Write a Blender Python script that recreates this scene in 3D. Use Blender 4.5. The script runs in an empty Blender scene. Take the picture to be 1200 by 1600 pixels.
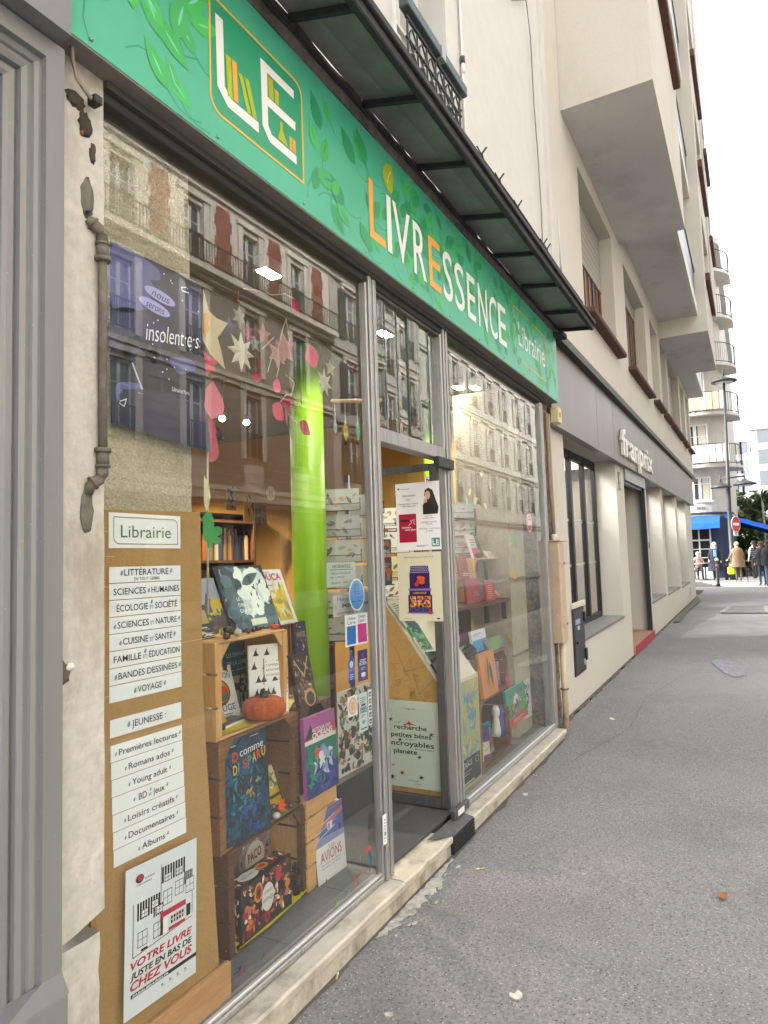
import bpy, math, random
from mathutils import Vector, Matrix
S = bpy.context.scene
COL = S.collection
rnd = random.Random(7)
PI = math.pi
# ---------------------------------------------------------------- camera
FPX, CW, CH = 1064.8, 1200.0, 1600.0
CP = Vector((0.0, -1.6, 1.585))
CR = Vector((0.47701390235589786, -0.8783037020379059, -0.032254363204185066))
CU = Vector((-0.05046173072617066, -0.06400746490554877, 0.9966727939341399))
CF = Vector((0.8774459246536606, 0.473799167815726, 0.07485317552253963))
cd = bpy.data.cameras.new('camera'); cam = bpy.data.objects.new('camera', cd); COL.objects.link(cam)
cam.matrix_world = Matrix(((CR.x, CU.x, -CF.x, CP.x), (CR.y, CU.y, -CF.y, CP.y), (CR.z, CU.z, -CF.z, CP.z), (0, 0, 0, 1)))
cd.sensor_fit = 'VERTICAL'; cd.sensor_height = 36.0; cd.lens = 36.0 * FPX / CH
cd.clip_start = 0.05; cd.clip_end = 2000
S.camera = cam
# ---------------------------------------------------------------- light
SUN_EL, SUN_AZ = math.radians(37), math.radians(112)   # azimuth of the sun's position, measured from +x counter-clockwise
w = bpy.data.worlds.new("World"); S.world = w; w.use_nodes = True
nt = w.node_tree; nt.nodes.clear()
sky = nt.nodes.new('ShaderNodeTexSky'); sky.sky_type = 'NISHITA'; sky.sun_disc = False
sky.sun_elevation = SUN_EL; sky.sun_rotation = math.radians(90) - SUN_AZ
sky.air_density = 1.0; sky.dust_density = 4.0; sky.ozone_density = 1.0
hs = nt.nodes.new('ShaderNodeHueSaturation'); hs.inputs['Saturation'].default_value = 0.16   # cloud cover takes the blue out
bg = nt.nodes.new('ShaderNodeBackground'); bg.inputs['Strength'].default_value = 0.15
wo = nt.nodes.new('ShaderNodeOutputWorld')
# overcast sky: brighter overhead than at the horizon
tcw = nt.nodes.new('ShaderNodeTexCoord'); sxw = nt.nodes.new('ShaderNodeSeparateXYZ'); mrw = nt.nodes.new('ShaderNodeMapRange')
mrw.inputs['From Min'].default_value = 0.0; mrw.inputs['From Max'].default_value = 1.0; mrw.inputs['To Min'].default_value = 0.62; mrw.inputs['To Max'].default_value = 2.0
vmw = nt.nodes.new('ShaderNodeVectorMath'); vmw.operation = 'SCALE'
nt.links.new(tcw.outputs['Generated'], sxw.inputs[0]); nt.links.new(sxw.outputs['Z'], mrw.inputs['Value']); nt.links.new(hs.outputs[0], vmw.inputs[0]); nt.links.new(mrw.outputs[0], vmw.inputs['Scale'])
nt.links.new(sky.outputs[0], hs.inputs['Color']); nt.links.new(vmw.outputs[0], bg.inputs['Color']); nt.links.new(bg.outputs[0], wo.inputs['Surface'])
sl = bpy.data.lights.new('sun', 'SUN'); sl.energy = 1.15; sl.angle = math.radians(25); sl.color = (1.0, 0.99, 0.975)
so = bpy.data.objects.new('sun', sl); COL.objects.link(so)
sd = Vector((math.cos(SUN_EL) * math.cos(SUN_AZ), math.cos(SUN_EL) * math.sin(SUN_AZ), math.sin(SUN_EL)))
so.rotation_euler = sd.to_track_quat('Z', 'Y').to_euler(); so.location = (0, -6, 30)
S.view_settings.view_transform = 'Standard'; S.view_settings.look = 'None'
S.view_settings.exposure = 2.32; S.view_settings.gamma = 1.0
S.render.engine = 'CYCLES'
cy = S.cycles
cy.max_bounces = 8; cy.diffuse_bounces = 4; cy.glossy_bounces = 4; cy.transparent_max_bounces = 24; cy.transmission_bounces = 4
cy.use_denoising = True; cy.sample_clamp_indirect = 6.0
cy.caustics_reflective = False; cy.caustics_refractive = False

# ---------------------------------------------------------------- helpers
def ray(px, py):
    return CF + CR * ((px - CW / 2) / FPX) - CU * ((py - CH / 2) / FPX)
def at(px, py, val, axis=1):
    v = ray(px, py); t = (val - CP[axis]) / v[axis]
    return CP + v * t
def hexc(h):
    h = h.lstrip('#'); o = []
    for i in (0, 2, 4):
        c = int(h[i:i + 2], 16) / 255.0
        o.append(c / 12.92 if c <= 0.04045 else ((c + 0.055) / 1.055) ** 2.4)
    return (o[0], o[1], o[2], 1.0)
MC = {}
def C(h, rough=0.55, metal=0.0, emit=0.0, spec=0.5):
    k = (h, rough, metal, emit, spec)
    if k in MC: return MC[k]
    m = bpy.data.materials.new('paint_' + h.strip('#')); m.use_nodes = True
    b = m.node_tree.nodes['Principled BSDF']
    b.inputs['Base Color'].default_value = hexc(h); b.inputs['Roughness'].default_value = rough; b.inputs['Metallic'].default_value = metal
    b.inputs['Specular IOR Level'].default_value = spec
    if emit:
        b.inputs['Emission Color'].default_value = hexc(h); b.inputs['Emission Strength'].default_value = emit
    MC[k] = m; return m
def PM(name, c1, c2, scale=20, blotch=None, rough=0.8, bump=None, stretch=(1, 1, 1), specks=None, rvar=0.1, metal=0.0, detail=6, spec=0.4):
    """procedural surface: fine two-colour noise, wear blotches [(colour, scale, lo, hi, strength)], bump (strength, scale, distance)"""
    m = bpy.data.materials.new(name); m.use_nodes = True; t = m.node_tree; N = t.nodes; L = t.links.new
    b = N['Principled BSDF']; b.inputs['Metallic'].default_value = metal; b.inputs['Specular IOR Level'].default_value = spec
    tc = N.new('ShaderNodeTexCoord'); mp = N.new('ShaderNodeMapping'); L(tc.outputs['Object'], mp.inputs['Vector']); mp.inputs['Scale'].default_value = stretch
    n = N.new('ShaderNodeTexNoise'); n.inputs['Scale'].default_value = scale; n.inputs['Detail'].default_value = detail; n.inputs['Roughness'].default_value = 0.65
    L(mp.outputs[0], n.inputs['Vector'])
    r = N.new('ShaderNodeValToRGB'); r.color_ramp.elements[0].position = 0.32; r.color_ramp.elements[1].position = 0.68
    r.color_ramp.elements[0].color = hexc(c1); r.color_ramp.elements[1].color = hexc(c2); L(n.outputs[0], r.inputs[0])
    col = r.outputs[0]
    for i, bl in enumerate(blotch or []):
        bn = N.new('ShaderNodeTexNoise'); bn.inputs['Scale'].default_value = bl[1]; bn.inputs['Detail'].default_value = 8; bn.inputs['Roughness'].default_value = 0.7
        bm = N.new('ShaderNodeMapping'); bm.inputs['Location'].default_value = (3.1 * i + 1.7, 5.3 * i, 1.3 * i)
        bm.inputs['Scale'].default_value = bl[5] if len(bl) > 5 else (1, 1, 1)
        L(tc.outputs['Object'], bm.inputs['Vector']); L(bm.outputs[0], bn.inputs['Vector'])
        br = N.new('ShaderNodeMapRange'); br.inputs['From Min'].default_value = bl[2]; br.inputs['From Max'].default_value = bl[3]; br.inputs['To Max'].default_value = bl[4]
        L(bn.outputs[0], br.inputs['Value'])
        mx = N.new('ShaderNodeMixRGB'); mx.inputs['Color2'].default_value = hexc(bl[0]); L(br.outputs[0], mx.inputs['Fac']); L(col, mx.inputs['Color1']); col = mx.outputs[0]
    for sp in specks or []:      # (colour, scale, radius, keep)
        v = N.new('ShaderNodeTexVoronoi'); v.inputs['Scale'].default_value = sp[1]; L(tc.outputs['Object'], v.inputs['Vector'])
        lt = N.new('ShaderNodeMath'); lt.operation = 'LESS_THAN'; lt.inputs[1].default_value = sp[2]; L(v.outputs['Distance'], lt.inputs[0])
        sx = N.new('ShaderNodeSeparateColor'); L(v.outputs['Color'], sx.inputs[0])
        l2 = N.new('ShaderNodeMath'); l2.operation = 'LESS_THAN'; l2.inputs[1].default_value = sp[3]; L(sx.outputs[0], l2.inputs[0])
        mu = N.new('ShaderNodeMath'); mu.operation = 'MULTIPLY'; L(lt.outputs[0], mu.inputs[0]); L(l2.outputs[0], mu.inputs[1])
        mx = N.new('ShaderNodeMixRGB'); mx.inputs['Color2'].default_value = hexc(sp[0]); L(mu.outputs[0], mx.inputs['Fac']); L(col, mx.inputs['Color1']); col = mx.outputs[0]
    L(col, b.inputs['Base Color'])
    rr = N.new('ShaderNodeMapRange'); rr.inputs['To Min'].default_value = max(0.02, rough - rvar); rr.inputs['To Max'].default_value = min(1, rough + rvar)
    L(n.outputs[0], rr.inputs['Value']); L(rr.outputs[0], b.inputs['Roughness'])
    if bump:
        n2 = N.new('ShaderNodeTexNoise'); n2.inputs['Scale'].default_value = bump[1]; n2.inputs['Detail'].default_value = 5; L(mp.outputs[0], n2.inputs['Vector'])
        bp = N.new('ShaderNodeBump'); bp.inputs['Strength'].default_value = bump[0]; bp.inputs['Distance'].default_value = bump[2]
        L(n2.outputs[0], bp.inputs['Height']); L(bp.outputs[0], b.inputs['Normal'])
    return m
def glass_mat(name, tint='#f4f8f6', ior=2.2, dirt=0.012, streak=True):
    m = bpy.data.materials.new(name); m.use_nodes = True; t = m.node_tree; N = t.nodes; L = t.links.new; N.clear()
    o = N.new('ShaderNodeOutputMaterial'); tr = N.new('ShaderNodeBsdfTransparent'); tr.inputs[0].default_value = hexc(tint)
    gl = N.new('ShaderNodeBsdfGlossy'); gl.inputs['Roughness'].default_value = 0.004; gl.inputs['Color'].default_value = (1, 1, 1, 1)
    fr = N.new('ShaderNodeFresnel'); fr.inputs['IOR'].default_value = ior
    mx = N.new('ShaderNodeMixShader'); L(fr.outputs[0], mx.inputs[0]); L(tr.outputs[0], mx.inputs[1]); L(gl.outputs[0], mx.inputs[2])
    # a little dust on the pane, in vertical streaks
    df = N.new('ShaderNodeBsdfDiffuse'); df.inputs[0].default_value = hexc('#c9c4b8')
    tc = N.new('ShaderNodeTexCoord'); mp = N.new('ShaderNodeMapping'); mp.inputs['Scale'].default_value = (18, 18, .8) if streak else (3, 3, 3)
    L(tc.outputs['Object'], mp.inputs[0]); n = N.new('ShaderNodeTexNoise'); n.inputs['Scale'].default_value = 1.0; n.inputs['Detail'].default_value = 5; L(mp.outputs[0], n.inputs['Vector'])
    mr = N.new('ShaderNodeMapRange'); mr.inputs['From Min'].default_value = 0.4; mr.inputs['From Max'].default_value = 0.8; mr.inputs['To Min'].default_value = dirt * 0.3; mr.inputs['To Max'].default_value = dirt * 2.5
    L(n.outputs[0], mr.inputs['Value'])
    m2 = N.new('ShaderNodeMixShader'); L(mr.outputs[0], m2.inputs[0]); L(mx.outputs[0], m2.inputs[1]); L(df.outputs[0], m2.inputs[2])
    ge = N.new('ShaderNodeNewGeometry'); m3 = N.new('ShaderNodeMixShader'); t2 = N.new('ShaderNodeBsdfTransparent')
    L(ge.outputs['Backfacing'], m3.inputs[0]); L(m2.outputs[0], m3.inputs[1]); L(t2.outputs[0], m3.inputs[2]); L(m3.outputs[0], o.inputs['Surface'])
    return m
# ---- text outlines from Blender's own built-in font, cached as flat triangles
TC = {}
def glyphs(s, bold, shear, sp):
    k = (s, bold, shear, sp)
    if k in TC: return TC[k]
    cu = bpy.data.curves.new('t', 'FONT'); cu.body = s; cu.offset = bold; cu.shear = shear; cu.space_character = sp; cu.resolution_u = 3; cu.fill_mode = 'FRONT'
    ob = bpy.data.objects.new('t', cu); me = ob.to_mesh()
    v = [(a.co.x, a.co.y) for a in me.vertices]; f = [tuple(p.vertices) for p in me.polygons]
    if v:
        x0 = min(a[0] for a in v); v = [(a[0] - x0, a[1]) for a in v]
    ob.to_mesh_clear(); bpy.data.objects.remove(ob); bpy.data.curves.remove(cu)
    TC[k] = (v, f); return TC[k]
CAPH = max(v[1] for v in glyphs('H', 0, 0, 1)[0])
WL = {}
LV = 0.0006
class PB:
    """collects shapes (world space through the frame M) and links them as one mesh object"""
    def __init__(s, M=None): s.v = []; s.f = []; s.mi = []; s.mats = []; s.M = M; s.sh = 0.0; s.sx = 0.0; s.sm = []; s.smooth = False
    def m(s, mat):
        if mat not in s.mats: s.mats.append(mat)
        return s.mats.index(mat)
    def add(s, vs, fs, mat, smooth=None):
        b = len(s.v)
        for p in vs:
            p = Vector(p)
            if s.M is not None: p = s.M @ p
            if s.sh: p = Vector((p.x, p.y, p.z + s.sh * (p.x - s.sx)))
            s.v.append(p)
        k = s.m(mat); sm = s.smooth if smooth is None else smooth
        for f in fs: s.f.append(tuple(b + i for i in f)); s.mi.append(k); s.sm.append(sm)
        return s
    def face(s, pts, mat): return s.add(pts, [tuple(range(len(pts)))], mat)
    def box(s, x0, x1, y0, y1, z0, z1, mat, bev=0.0):
        x0, x1 = min(x0, x1), max(x0, x1); y0, y1 = min(y0, y1), max(y0, y1); z0, z1 = min(z0, z1), max(z0, z1)
        b = min(bev, (x1 - x0) * .45, (y1 - y0) * .45, (z1 - z0) * .45)
        if b <= 0:
            v = [(x0, y0, z0), (x1, y0, z0), (x1, y1, z0), (x0, y1, z0), (x0, y0, z1), (x1, y0, z1), (x1, y1, z1), (x0, y1, z1)]
            return s.add(v, [(0, 3, 2, 1), (4, 5, 6, 7), (0, 1, 5, 4), (1, 2, 6, 5), (2, 3, 7, 6), (3, 0, 4, 7)], mat, False)
        v = []
        for zz, i in ((z0, b), (z0 + b, 0), (z1 - b, 0), (z1, b)):
            xa, xb, ya, yb = x0 + i, x1 - i, y0 + i, y1 - i
            c = b if i == 0 else b * .6
            v += [(xa + c, ya, zz), (xb - c, ya, zz), (xb, ya + c, zz), (xb, yb - c, zz), (xb - c, yb, zz), (xa + c, yb, zz), (xa, yb - c, zz), (xa, ya + c, zz)]
        f = [tuple(range(7, -1, -1)), tuple(range(24, 32))]
        for k in range(3):
            for i in range(8):
                j = (i + 1) % 8; f.append((k * 8 + i, k * 8 + j, k * 8 + 8 + j, k * 8 + 8 + i))
        return s.add(v, f, mat, False)
    def prism(s, pts, y0, y1, mat):      # outline in (x, z), extruded along y
        n = len(pts); a = sum(pts[i][0] * pts[(i + 1) % n][1] - pts[(i + 1) % n][0] * pts[i][1] for i in range(n))
        if a < 0: pts = pts[::-1]
        v = [(p[0], y0, p[1]) for p in pts] + [(p[0], y1, p[1]) for p in pts]
        f = [tuple(range(n)), tuple(range(2 * n - 1, n - 1, -1))] + [(i, i + n, (i + 1) % n + n, (i + 1) % n) for i in range(n)]
        return s.add(v, f, mat, False)
    def tube(s, pts, r, mat, n=8, r2=None, caps=True):
        pts = [Vector(p) for p in pts]; k = len(pts); v = []; f = []
        rs = r if isinstance(r, (list, tuple)) else [r + ((r2 if r2 is not None else r) - r) * i / max(1, k - 1) for i in range(k)]
        for i, p in enumerate(pts):
            d = (pts[min(i + 1, k - 1)] - pts[max(i - 1, 0)])
            d = d.normalized() if d.length > 1e-9 else Vector((0, 0, 1))
            u = d.cross(Vector((0, 0, 1)) if abs(d.z) < .9 else Vector((0, 1, 0))).normalized(); q = d.cross(u)
            for j in range(n):
                a = 2 * PI * j / n; v.append(p + (u * math.cos(a) + q * math.sin(a)) * rs[i])
        for i in range(k - 1):
            for j in range(n):
                f.append((i * n + j, i * n + (j + 1) % n, (i + 1) * n + (j + 1) % n, (i + 1) * n + j))
        if caps: f += [tuple(range(n - 1, -1, -1)), tuple(range((k - 1) * n, k * n))]
        return s.add(v, f, mat, n > 5)
    def lathe(s, c, prof, mat, n=20, sq=(1, 1)):      # profile (r, z) round a vertical axis at c
        v = []; f = []; c = Vector(c); k = len(prof)
        for r, z in prof:
            for j in range(n):
                a = 2 * PI * j / n; v.append((c.x + r * sq[0] * math.cos(a), c.y + r * sq[1] * math.sin(a), c.z + z))
        for i in range(k - 1):
            for j in range(n): f.append((i * n + j, i * n + (j + 1) % n, (i + 1) * n + (j + 1) % n, (i + 1) * n + j))
        f += [tuple(range(n - 1, -1, -1)), tuple(range((k - 1) * n, k * n))]
        return s.add(v, f, mat, True)
    def blob(s, c, rx, ry, rz, mat, n=10, m=6, jit=0.0, rg=rnd):
        v = []; f = []
        for i in range(m + 1):
            t = PI * i / m
            for j in range(n):
                a = 2 * PI * j / n; q = 1 + (rg.uniform(-jit, jit) if 0 < i < m else 0)
                v.append((c[0] + rx * q * math.sin(t) * math.cos(a), c[1] + ry * q * math.sin(t) * math.sin(a), c[2] - rz * q * math.cos(t)))
        for i in range(m):
            for j in range(n): f.append((i * n + j, i * n + (j + 1) % n, (i + 1) * n + (j + 1) % n, (i + 1) * n + j))
        return s.add(v, f, mat, True)
    # ---- flat printed shapes on the frame's local x/z plane, seen from -y; lv stacks the inks
    def poly2(s, pts, mat, lv=1):
        n = len(pts); a = sum(pts[i][0] * pts[(i + 1) % n][1] - pts[(i + 1) % n][0] * pts[i][1] for i in range(n))
        if a < 0: pts = pts[::-1]
        return s.add([(p[0], -lv * LV, p[1]) for p in pts], [tuple(range(n))], mat, False)
    def rect2(s, x0, z0, x1, z1, mat, lv=1): return s.poly2([(x0, z0), (x1, z0), (x1, z1), (x0, z1)], mat, lv)
    def ell2(s, x, z, rx, rz, mat, lv=1, n=20, rot=0):
        c, d = math.cos(rot), math.sin(rot)
        return s.poly2([(x + rx * math.cos(2 * PI * i / n) * c - rz * math.sin(2 * PI * i / n) * d, z + rx * math.cos(2 * PI * i / n) * d + rz * math.sin(2 * PI * i / n) * c) for i in range(n)], mat, lv)
    def line2(s, pts, wd, mat, lv=1, closed=False):
        k = len(pts); pts = [Vector(p) for p in pts]; vs = []; fs = []
        for i, p in enumerate(pts):
            a = pts[(i - 1) % k] if (closed or i > 0) else p; b = pts[(i + 1) % k] if (closed or i < k - 1) else p
            d1 = (p - a); d2 = (b - p)
            if d1.length < 1e-9: d1 = d2
            if d2.length < 1e-9: d2 = d1
            n1 = Vector((-d1.y, d1.x)).normalized(); n2 = Vector((-d2.y, d2.x)).normalized(); nn = n1 + n2
            nn = nn.normalized() if nn.length > 1e-6 else n1
            q = wd / 2 / max(.4, nn.dot(n1))
            vs += [p + nn * q, p - nn * q]
        for i in range(k if closed else k - 1):
            j = (i + 1) % k; fs.append((2 * i + 1, 2 * j + 1, 2 * j, 2 * i))
        return s.add([(v.x, -lv * LV, v.y) for v in vs], fs, mat, False)
    def leaf2(s, x, z, L, W, ang, mat, lv=1, n=6):
        c, d = math.cos(ang), math.sin(ang); pts = []
        for i in range(n + 1): t = i / n; pts.append((L * t, W * math.sin(PI * t ** .8) * .5))
        for i in range(n - 1, 0, -1): t = i / n; pts.append((L * t, -W * math.sin(PI * t ** .8) * .5))
        return s.poly2([(x + a * c - b * d, z + a * d + b * c) for a, b in pts], mat, lv)
    def text2(s, txt, x, z, h, mat, lv=2, align='L', width=None, sx=1.0, bold=0.0, shear=0.0, sp=1.0, rot=0.0):
        v, f = glyphs(txt, bold, shear, sp)
        if not v: return s
        k = h / CAPH; W = max(a[0] for a in v) * k * sx
        if width: sx *= width / W; W = width
        ox = {'L': 0, 'C': -W / 2, 'R': -W}[align]; c, d = math.cos(rot), math.sin(rot)
        return s.add([(x + (ox + a[0] * k * sx) * c - a[1] * k * d, -lv * LV, z + (ox + a[0] * k * sx) * d + a[1] * k * c) for a in v], f, mat, False)
    def build(s, name, parent=None, label=None, cat=None, group=None, kind=None, loc=None):
        if not s.v: raise ValueError('empty mesh ' + name)
        me = bpy.data.meshes.new(name)
        if parent is not None: o = WL[parent]
        elif loc is not None: o = Vector(loc)
        else:
            xs = [p.x for p in s.v]; ys = [p.y for p in s.v]; o = Vector(((min(xs) + max(xs)) / 2, (min(ys) + max(ys)) / 2, min(p.z for p in s.v)))
        me.from_pydata([p - o for p in s.v], [], s.f)
        for q in s.mats: me.materials.append(q)
        me.polygons.foreach_set('material_index', s.mi); me.polygons.foreach_set('use_smooth', s.sm); me.update()
        ob = bpy.data.objects.new(name, me); COL.objects.link(ob); WL[ob] = o
        if parent is not None: ob.parent = parent
        else: ob.location = o
        tag(ob, label, cat, group, kind)
        return ob
def tag(o, label=None, cat=None, group=None, kind=None):
    for k, v in (('label', label), ('category', cat), ('group', group), ('kind', kind)):
        if v: o[k] = v
def E(name, label, cat, loc, group=None, kind=None):
    o = bpy.data.objects.new(name, None); o.empty_display_size = .1; COL.objects.link(o); o.location = loc; WL[o] = Vector(loc); tag(o, label, cat, group, kind); return o
def dup(o, loc=None, label=None, parent=None, rotz=None, scale=None):
    c = o.copy(); COL.objects.link(c)
    if parent is not None: c.parent = parent
    if loc is not None: c.location = loc
    if rotz is not None: c.rotation_euler.z = rotz
    if scale is not None: c.scale = scale
    if label: c['label'] = label
    WL[c] = Vector(c.location)
    for ch in list(o.children): dup(ch, parent=c)
    return c
def frame(p, yaw=0.0, lean=0.0, roll=0.0):
    """local x right along the face, z up it, -y out of it; lean tips the top back"""
    return Matrix.Translation(Vector(p)) @ Matrix.Rotation(yaw, 4, 'Z') @ Matrix.Rotation(-lean, 4, 'X') @ Matrix.Rotation(roll, 4, 'Y')
def loc2(M, px, py):
    """where the sight line of a photo pixel meets the frame's plane, in the frame's own x/z"""
    o = M.translation; n = (M.to_3x3() @ Vector((0, 1, 0))); v = ray(px, py); t = (o - CP).dot(n) / v.dot(n)
    q = M.inverted() @ (CP + v * t); return q.x, q.z
def sheet(bl, br, tl, y, yaw=0.0, lean=0.0, roll=0.0, axis=1):
    M = frame(at(bl[0], bl[1], y, axis), yaw, lean, roll)
    return M, loc2(M, *br)[0], loc2(M, *tl)[1]
def gz(x):
    return 0.03 + 0.0115 * (min(x, 36) - 2)
def holes_wall(pb, y, x0, x1, z0, z1, holes, mat, depth=0.0, rmat=None, out=-1):
    """vertical wall at y from x0..x1, z0..z1 with rectangular openings (x0,x1,z0,z1) and their reveals"""
    xs = sorted({x0, x1, *[h[0] for h in holes], *[h[1] for h in holes]}); zs = sorted({z0, z1, *[h[2] for h in holes], *[h[3] for h in holes]})
    for i in range(len(xs) - 1):
        for j in range(len(zs) - 1):
            cx, cz = (xs[i] + xs[i + 1]) / 2, (zs[j] + zs[j + 1]) / 2
            if any(h[0] < cx < h[1] and h[2] < cz < h[3] for h in holes): continue
            q = [(xs[i], y, zs[j]), (xs[i + 1], y, zs[j]), (xs[i + 1], y, zs[j + 1]), (xs[i], y, zs[j + 1])]
            pb.face(q if out < 0 else q[::-1], mat)
    if depth:
        rm = rmat or mat; d = y + depth
        for a, b, c, e in holes:
            for q in ([(a, y, c), (a, d, c), (a, d, e), (a, y, e)], [(b, y, c), (b, y, e), (b, d, e), (b, d, c)], [(a, y, e), (a, d, e), (b, d, e), (b, y, e)], [(a, y, c), (b, y, c), (b, d, c), (a, d, c)]):
                pb.face(q, rm)
# ================================================================ materials of the setting
ASPH = PM('asphalt', '#605f5e', '#8b8988', 75, [('#5d5a58', 0.9, .5, .72, .5), ('#98948f', 1.7, .56, .75, .35), ('#56524e', 6, .6, .75, .35)], .88, (.7, 110, .006), specks=[('#aeaba5', 85, .23, .26), ('#454341', 70, .26, .26), ('#9d9993', 5.5, .07, .12)])
ROAD = PM('road_asphalt', '#444343', '#555352', 120, [('#454443', .6, .5, .7, .6)], .85, (.4, 150, .004))
KERB = PM('kerb_granite', '#8b8781', '#a5a199', 60, [('#6f6a63', 3, .5, .7, .5)], .8, (.3, 90, .003))
GREYW = PM('grey_paintwork', '#717171', '#787878', 6, [('#7c7c7c', 2.2, .55, .8, .35), ('#4f4f50', 9, .66, .8, .35)], .42, (.06, 60, .002), stretch=(1, 1, .25), specks=[('#8d8d8c', 60, .10, .12)])
PLAST = PM('old_plaster', '#a9a59d', '#bcb9b1', 30, [('#8d8475', 3.2, .48, .64, .8, (1, 1, .35)), ('#d9d5ca', 5, .55, .72, .7), ('#5f5548', 9, .66, .76, .7), ('#4c6b50', 30, .72, .8, .5)], .85, (.3, 70, .0025), specks=[('#3f3830', 22, .09, .12)])
STONE = PM('rough_pier_stone', '#9a8f78', '#c2b79e', 130, [('#81755f', 4, .5, .7, .6), ('#cbc3ae', 7, .58, .75, .4)], .95, (1.0, 110, .012), stretch=(1, 1, 1.3))
MARB = PM('step_marble', '#aaa395', '#c2bcae', 14, [('#7d7567', 5, .50, .66, .75), ('#6f675b', 18, .62, .75, .5), ('#c9b98e', 2.4, .55, .7, .4)], .5, (.15, 50, .003), stretch=(.6, 1, 1))
RISER = PM('step_riser', '#a39c8e', '#bdb6a6', 25, [('#756c60', 6, .5, .66, .8, (1, 1, .4)), ('#5d564d', 20, .6, .72, .5)], .8, (.4, 60, .004))
WHITEW = PM('white_render', '#bcb9b4', '#c4c1bc', 5, [('#b6b2aa', 1.3, .55, .8, .4, (1, 1, .4)), ('#c5c3be', 2, .55, .7, .5), ('#8b857b', 5, .7, .8, .4, (3, 3, .3))], .85, (.08, 40, .003))
BEIGE = PM('beige_render', '#bbb6ab', '#c3beb4', 60, [('#8d867a', 2.5, .60, .82, .4, (4, 4, .10)), ('#948d80', 1.1, .55, .8, .4, (1, 1, .4)), ('#b5afa2', 2.5, .55, .75, .4), ('#7d7466', 4, .68, .82, .45, (4, 4, .25))], .9, (.35, 120, .005))
SOFF = PM('grey_soffit', '#c4c2bf', '#cecccA', 50, [('#7a7876', 3, .6, .75, .35), ('#7e7b78', 1.0, .5, .75, .4)], .9, (.25, 110, .004))
ALU = PM('weathered_aluminium', '#8a8988', '#a09f9d', 26, [('#5b5a58', 3, .55, .72, .6, (6, 6, .3)), ('#c9c8c6', 4, .6, .75, .5, (8, 8, .3))], .42, (.06, 60, .002), stretch=(4, 4, .3), metal=.35)
ALUD = PM('dark_aluminium', '#4d4e4f', '#5f6061', 26, [('#2d2d2e', 3, .5, .72, .6)], .45, None, stretch=(4, 4, .3), metal=.3)
FASC = PM('fascia_panel', '#756f68', '#7f7972', 12, [('#5c564f', 3, .55, .72, .6, (.5, 1, 1)), ('#4b4640', 9, .64, .76, .5)], .7, (.1, 40, .003))
IRON = PM('rusty_iron', '#26272a', '#37383b', 30, [('#4a4038', 7, .56, .7, .6), ('#1c1c1e', 20, .55, .7, .5)], .75, (.4, 60, .004))
BEAM = PM('grimy_concrete', '#4b4743', '#6a6560', 22, [('#2c2927', 5, .5, .66, .8, (.5, 1, 1)), ('#857d72', 8, .6, .72, .6), ('#1f1d1c', 26, .6, .72, .6)], .95, (.8, 50, .01))
CGLASS = PM('dirty_wired_glass', '#7e7b79', '#918d8b', 9, [('#4f5855', 3, .5, .75, .6), ('#4a4f4b', 28, .62, .74, .5)], .35, None)
RUST = PM('old_pipe_paint', '#57524a', '#726c61', 24, [('#3d3a35', 6, .52, .64, .9, (1, 1, .4)), ('#b0a894', 7, .58, .66, .8, (1, 1, .4)), ('#6a4a36', 16, .62, .74, .6)], .7, (.5, 50, .005))
PINE = PM('pine_wood', '#b98a52', '#d1a56c', 8, [('#8f6335', 4, .58, .72, .5, (1, 8, 8))], .6, (.15, 30, .002), stretch=(1.2, 14, 14))
PINEV = PM('pine_wood_upright', '#b98a52', '#d1a56c', 8, [('#8f6335', 4, .58, .72, .5, (8, 8, 1))], .6, (.15, 30, .002), stretch=(14, 14, 1.2))
DWOOD = PM('dark_stained_wood', '#4a2f1d', '#664429', 8, [('#2f1c10', 4, .55, .72, .6, (1, 8, 8))], .6, (.15, 30, .002), stretch=(1.2, 14, 14))
MWOOD = PM('brown_stained_wood', '#6f4a2b', '#8b6038', 8, [('#4d301a', 4, .55, .72, .5, (1, 8, 8))], .6, (.15, 30, .002), stretch=(1.2, 14, 14))
CARD = PM('brown_hardboard', '#997545', '#a88452', 220, [('#99723a', 1.5, .5, .75, .4), ('#c09a60', 6, .62, .75, .25)], .75, (.08, 300, .001))
LAMIN = PM('oak_laminate', '#a97a4c', '#bd8f60', 5, [('#93663b', 3, .55, .7, .4, (1, 1, 7))], .5, None, stretch=(1.2, 1, 14))
KRAFT = PM('kraft_paper', '#b48d55', '#c29c64', 60, [('#a07a45', 2.5, .5, .7, .4)], .8, (.1, 40, .002))
TILE = PM('grey_floor_tile', '#5d5f60', '#6f7172', 30, [('#4f5051', 2, .5, .7, .4)], .5, (.1, 60, .002))
OCHRE = PM('ochre_wall', '#ad8547', '#b99152', 4, None, .9)
DARKI = PM('dim_plaster', '#8f8273', '#9c8f80', 4, None, .9)
LIME = PM('lime_green_paint', '#84b41e', '#8fbe26', 5, [('#98c836', 2, .55, .75, .5, (1, 1, .3))], .45, (.03, 20, .002))
GLASS = glass_mat('shop_glass', ior=1.8, dirt=.006)
GLASSD = glass_mat('dark_window_glass', ior=1.7, dirt=.02, streak=False)
BLACK = C('#17181a', .5); DK = C('#26272a', .6); WHITE = C('#e4e4e0', .5); PAPER = C('#dfe1e3', .45)

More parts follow.
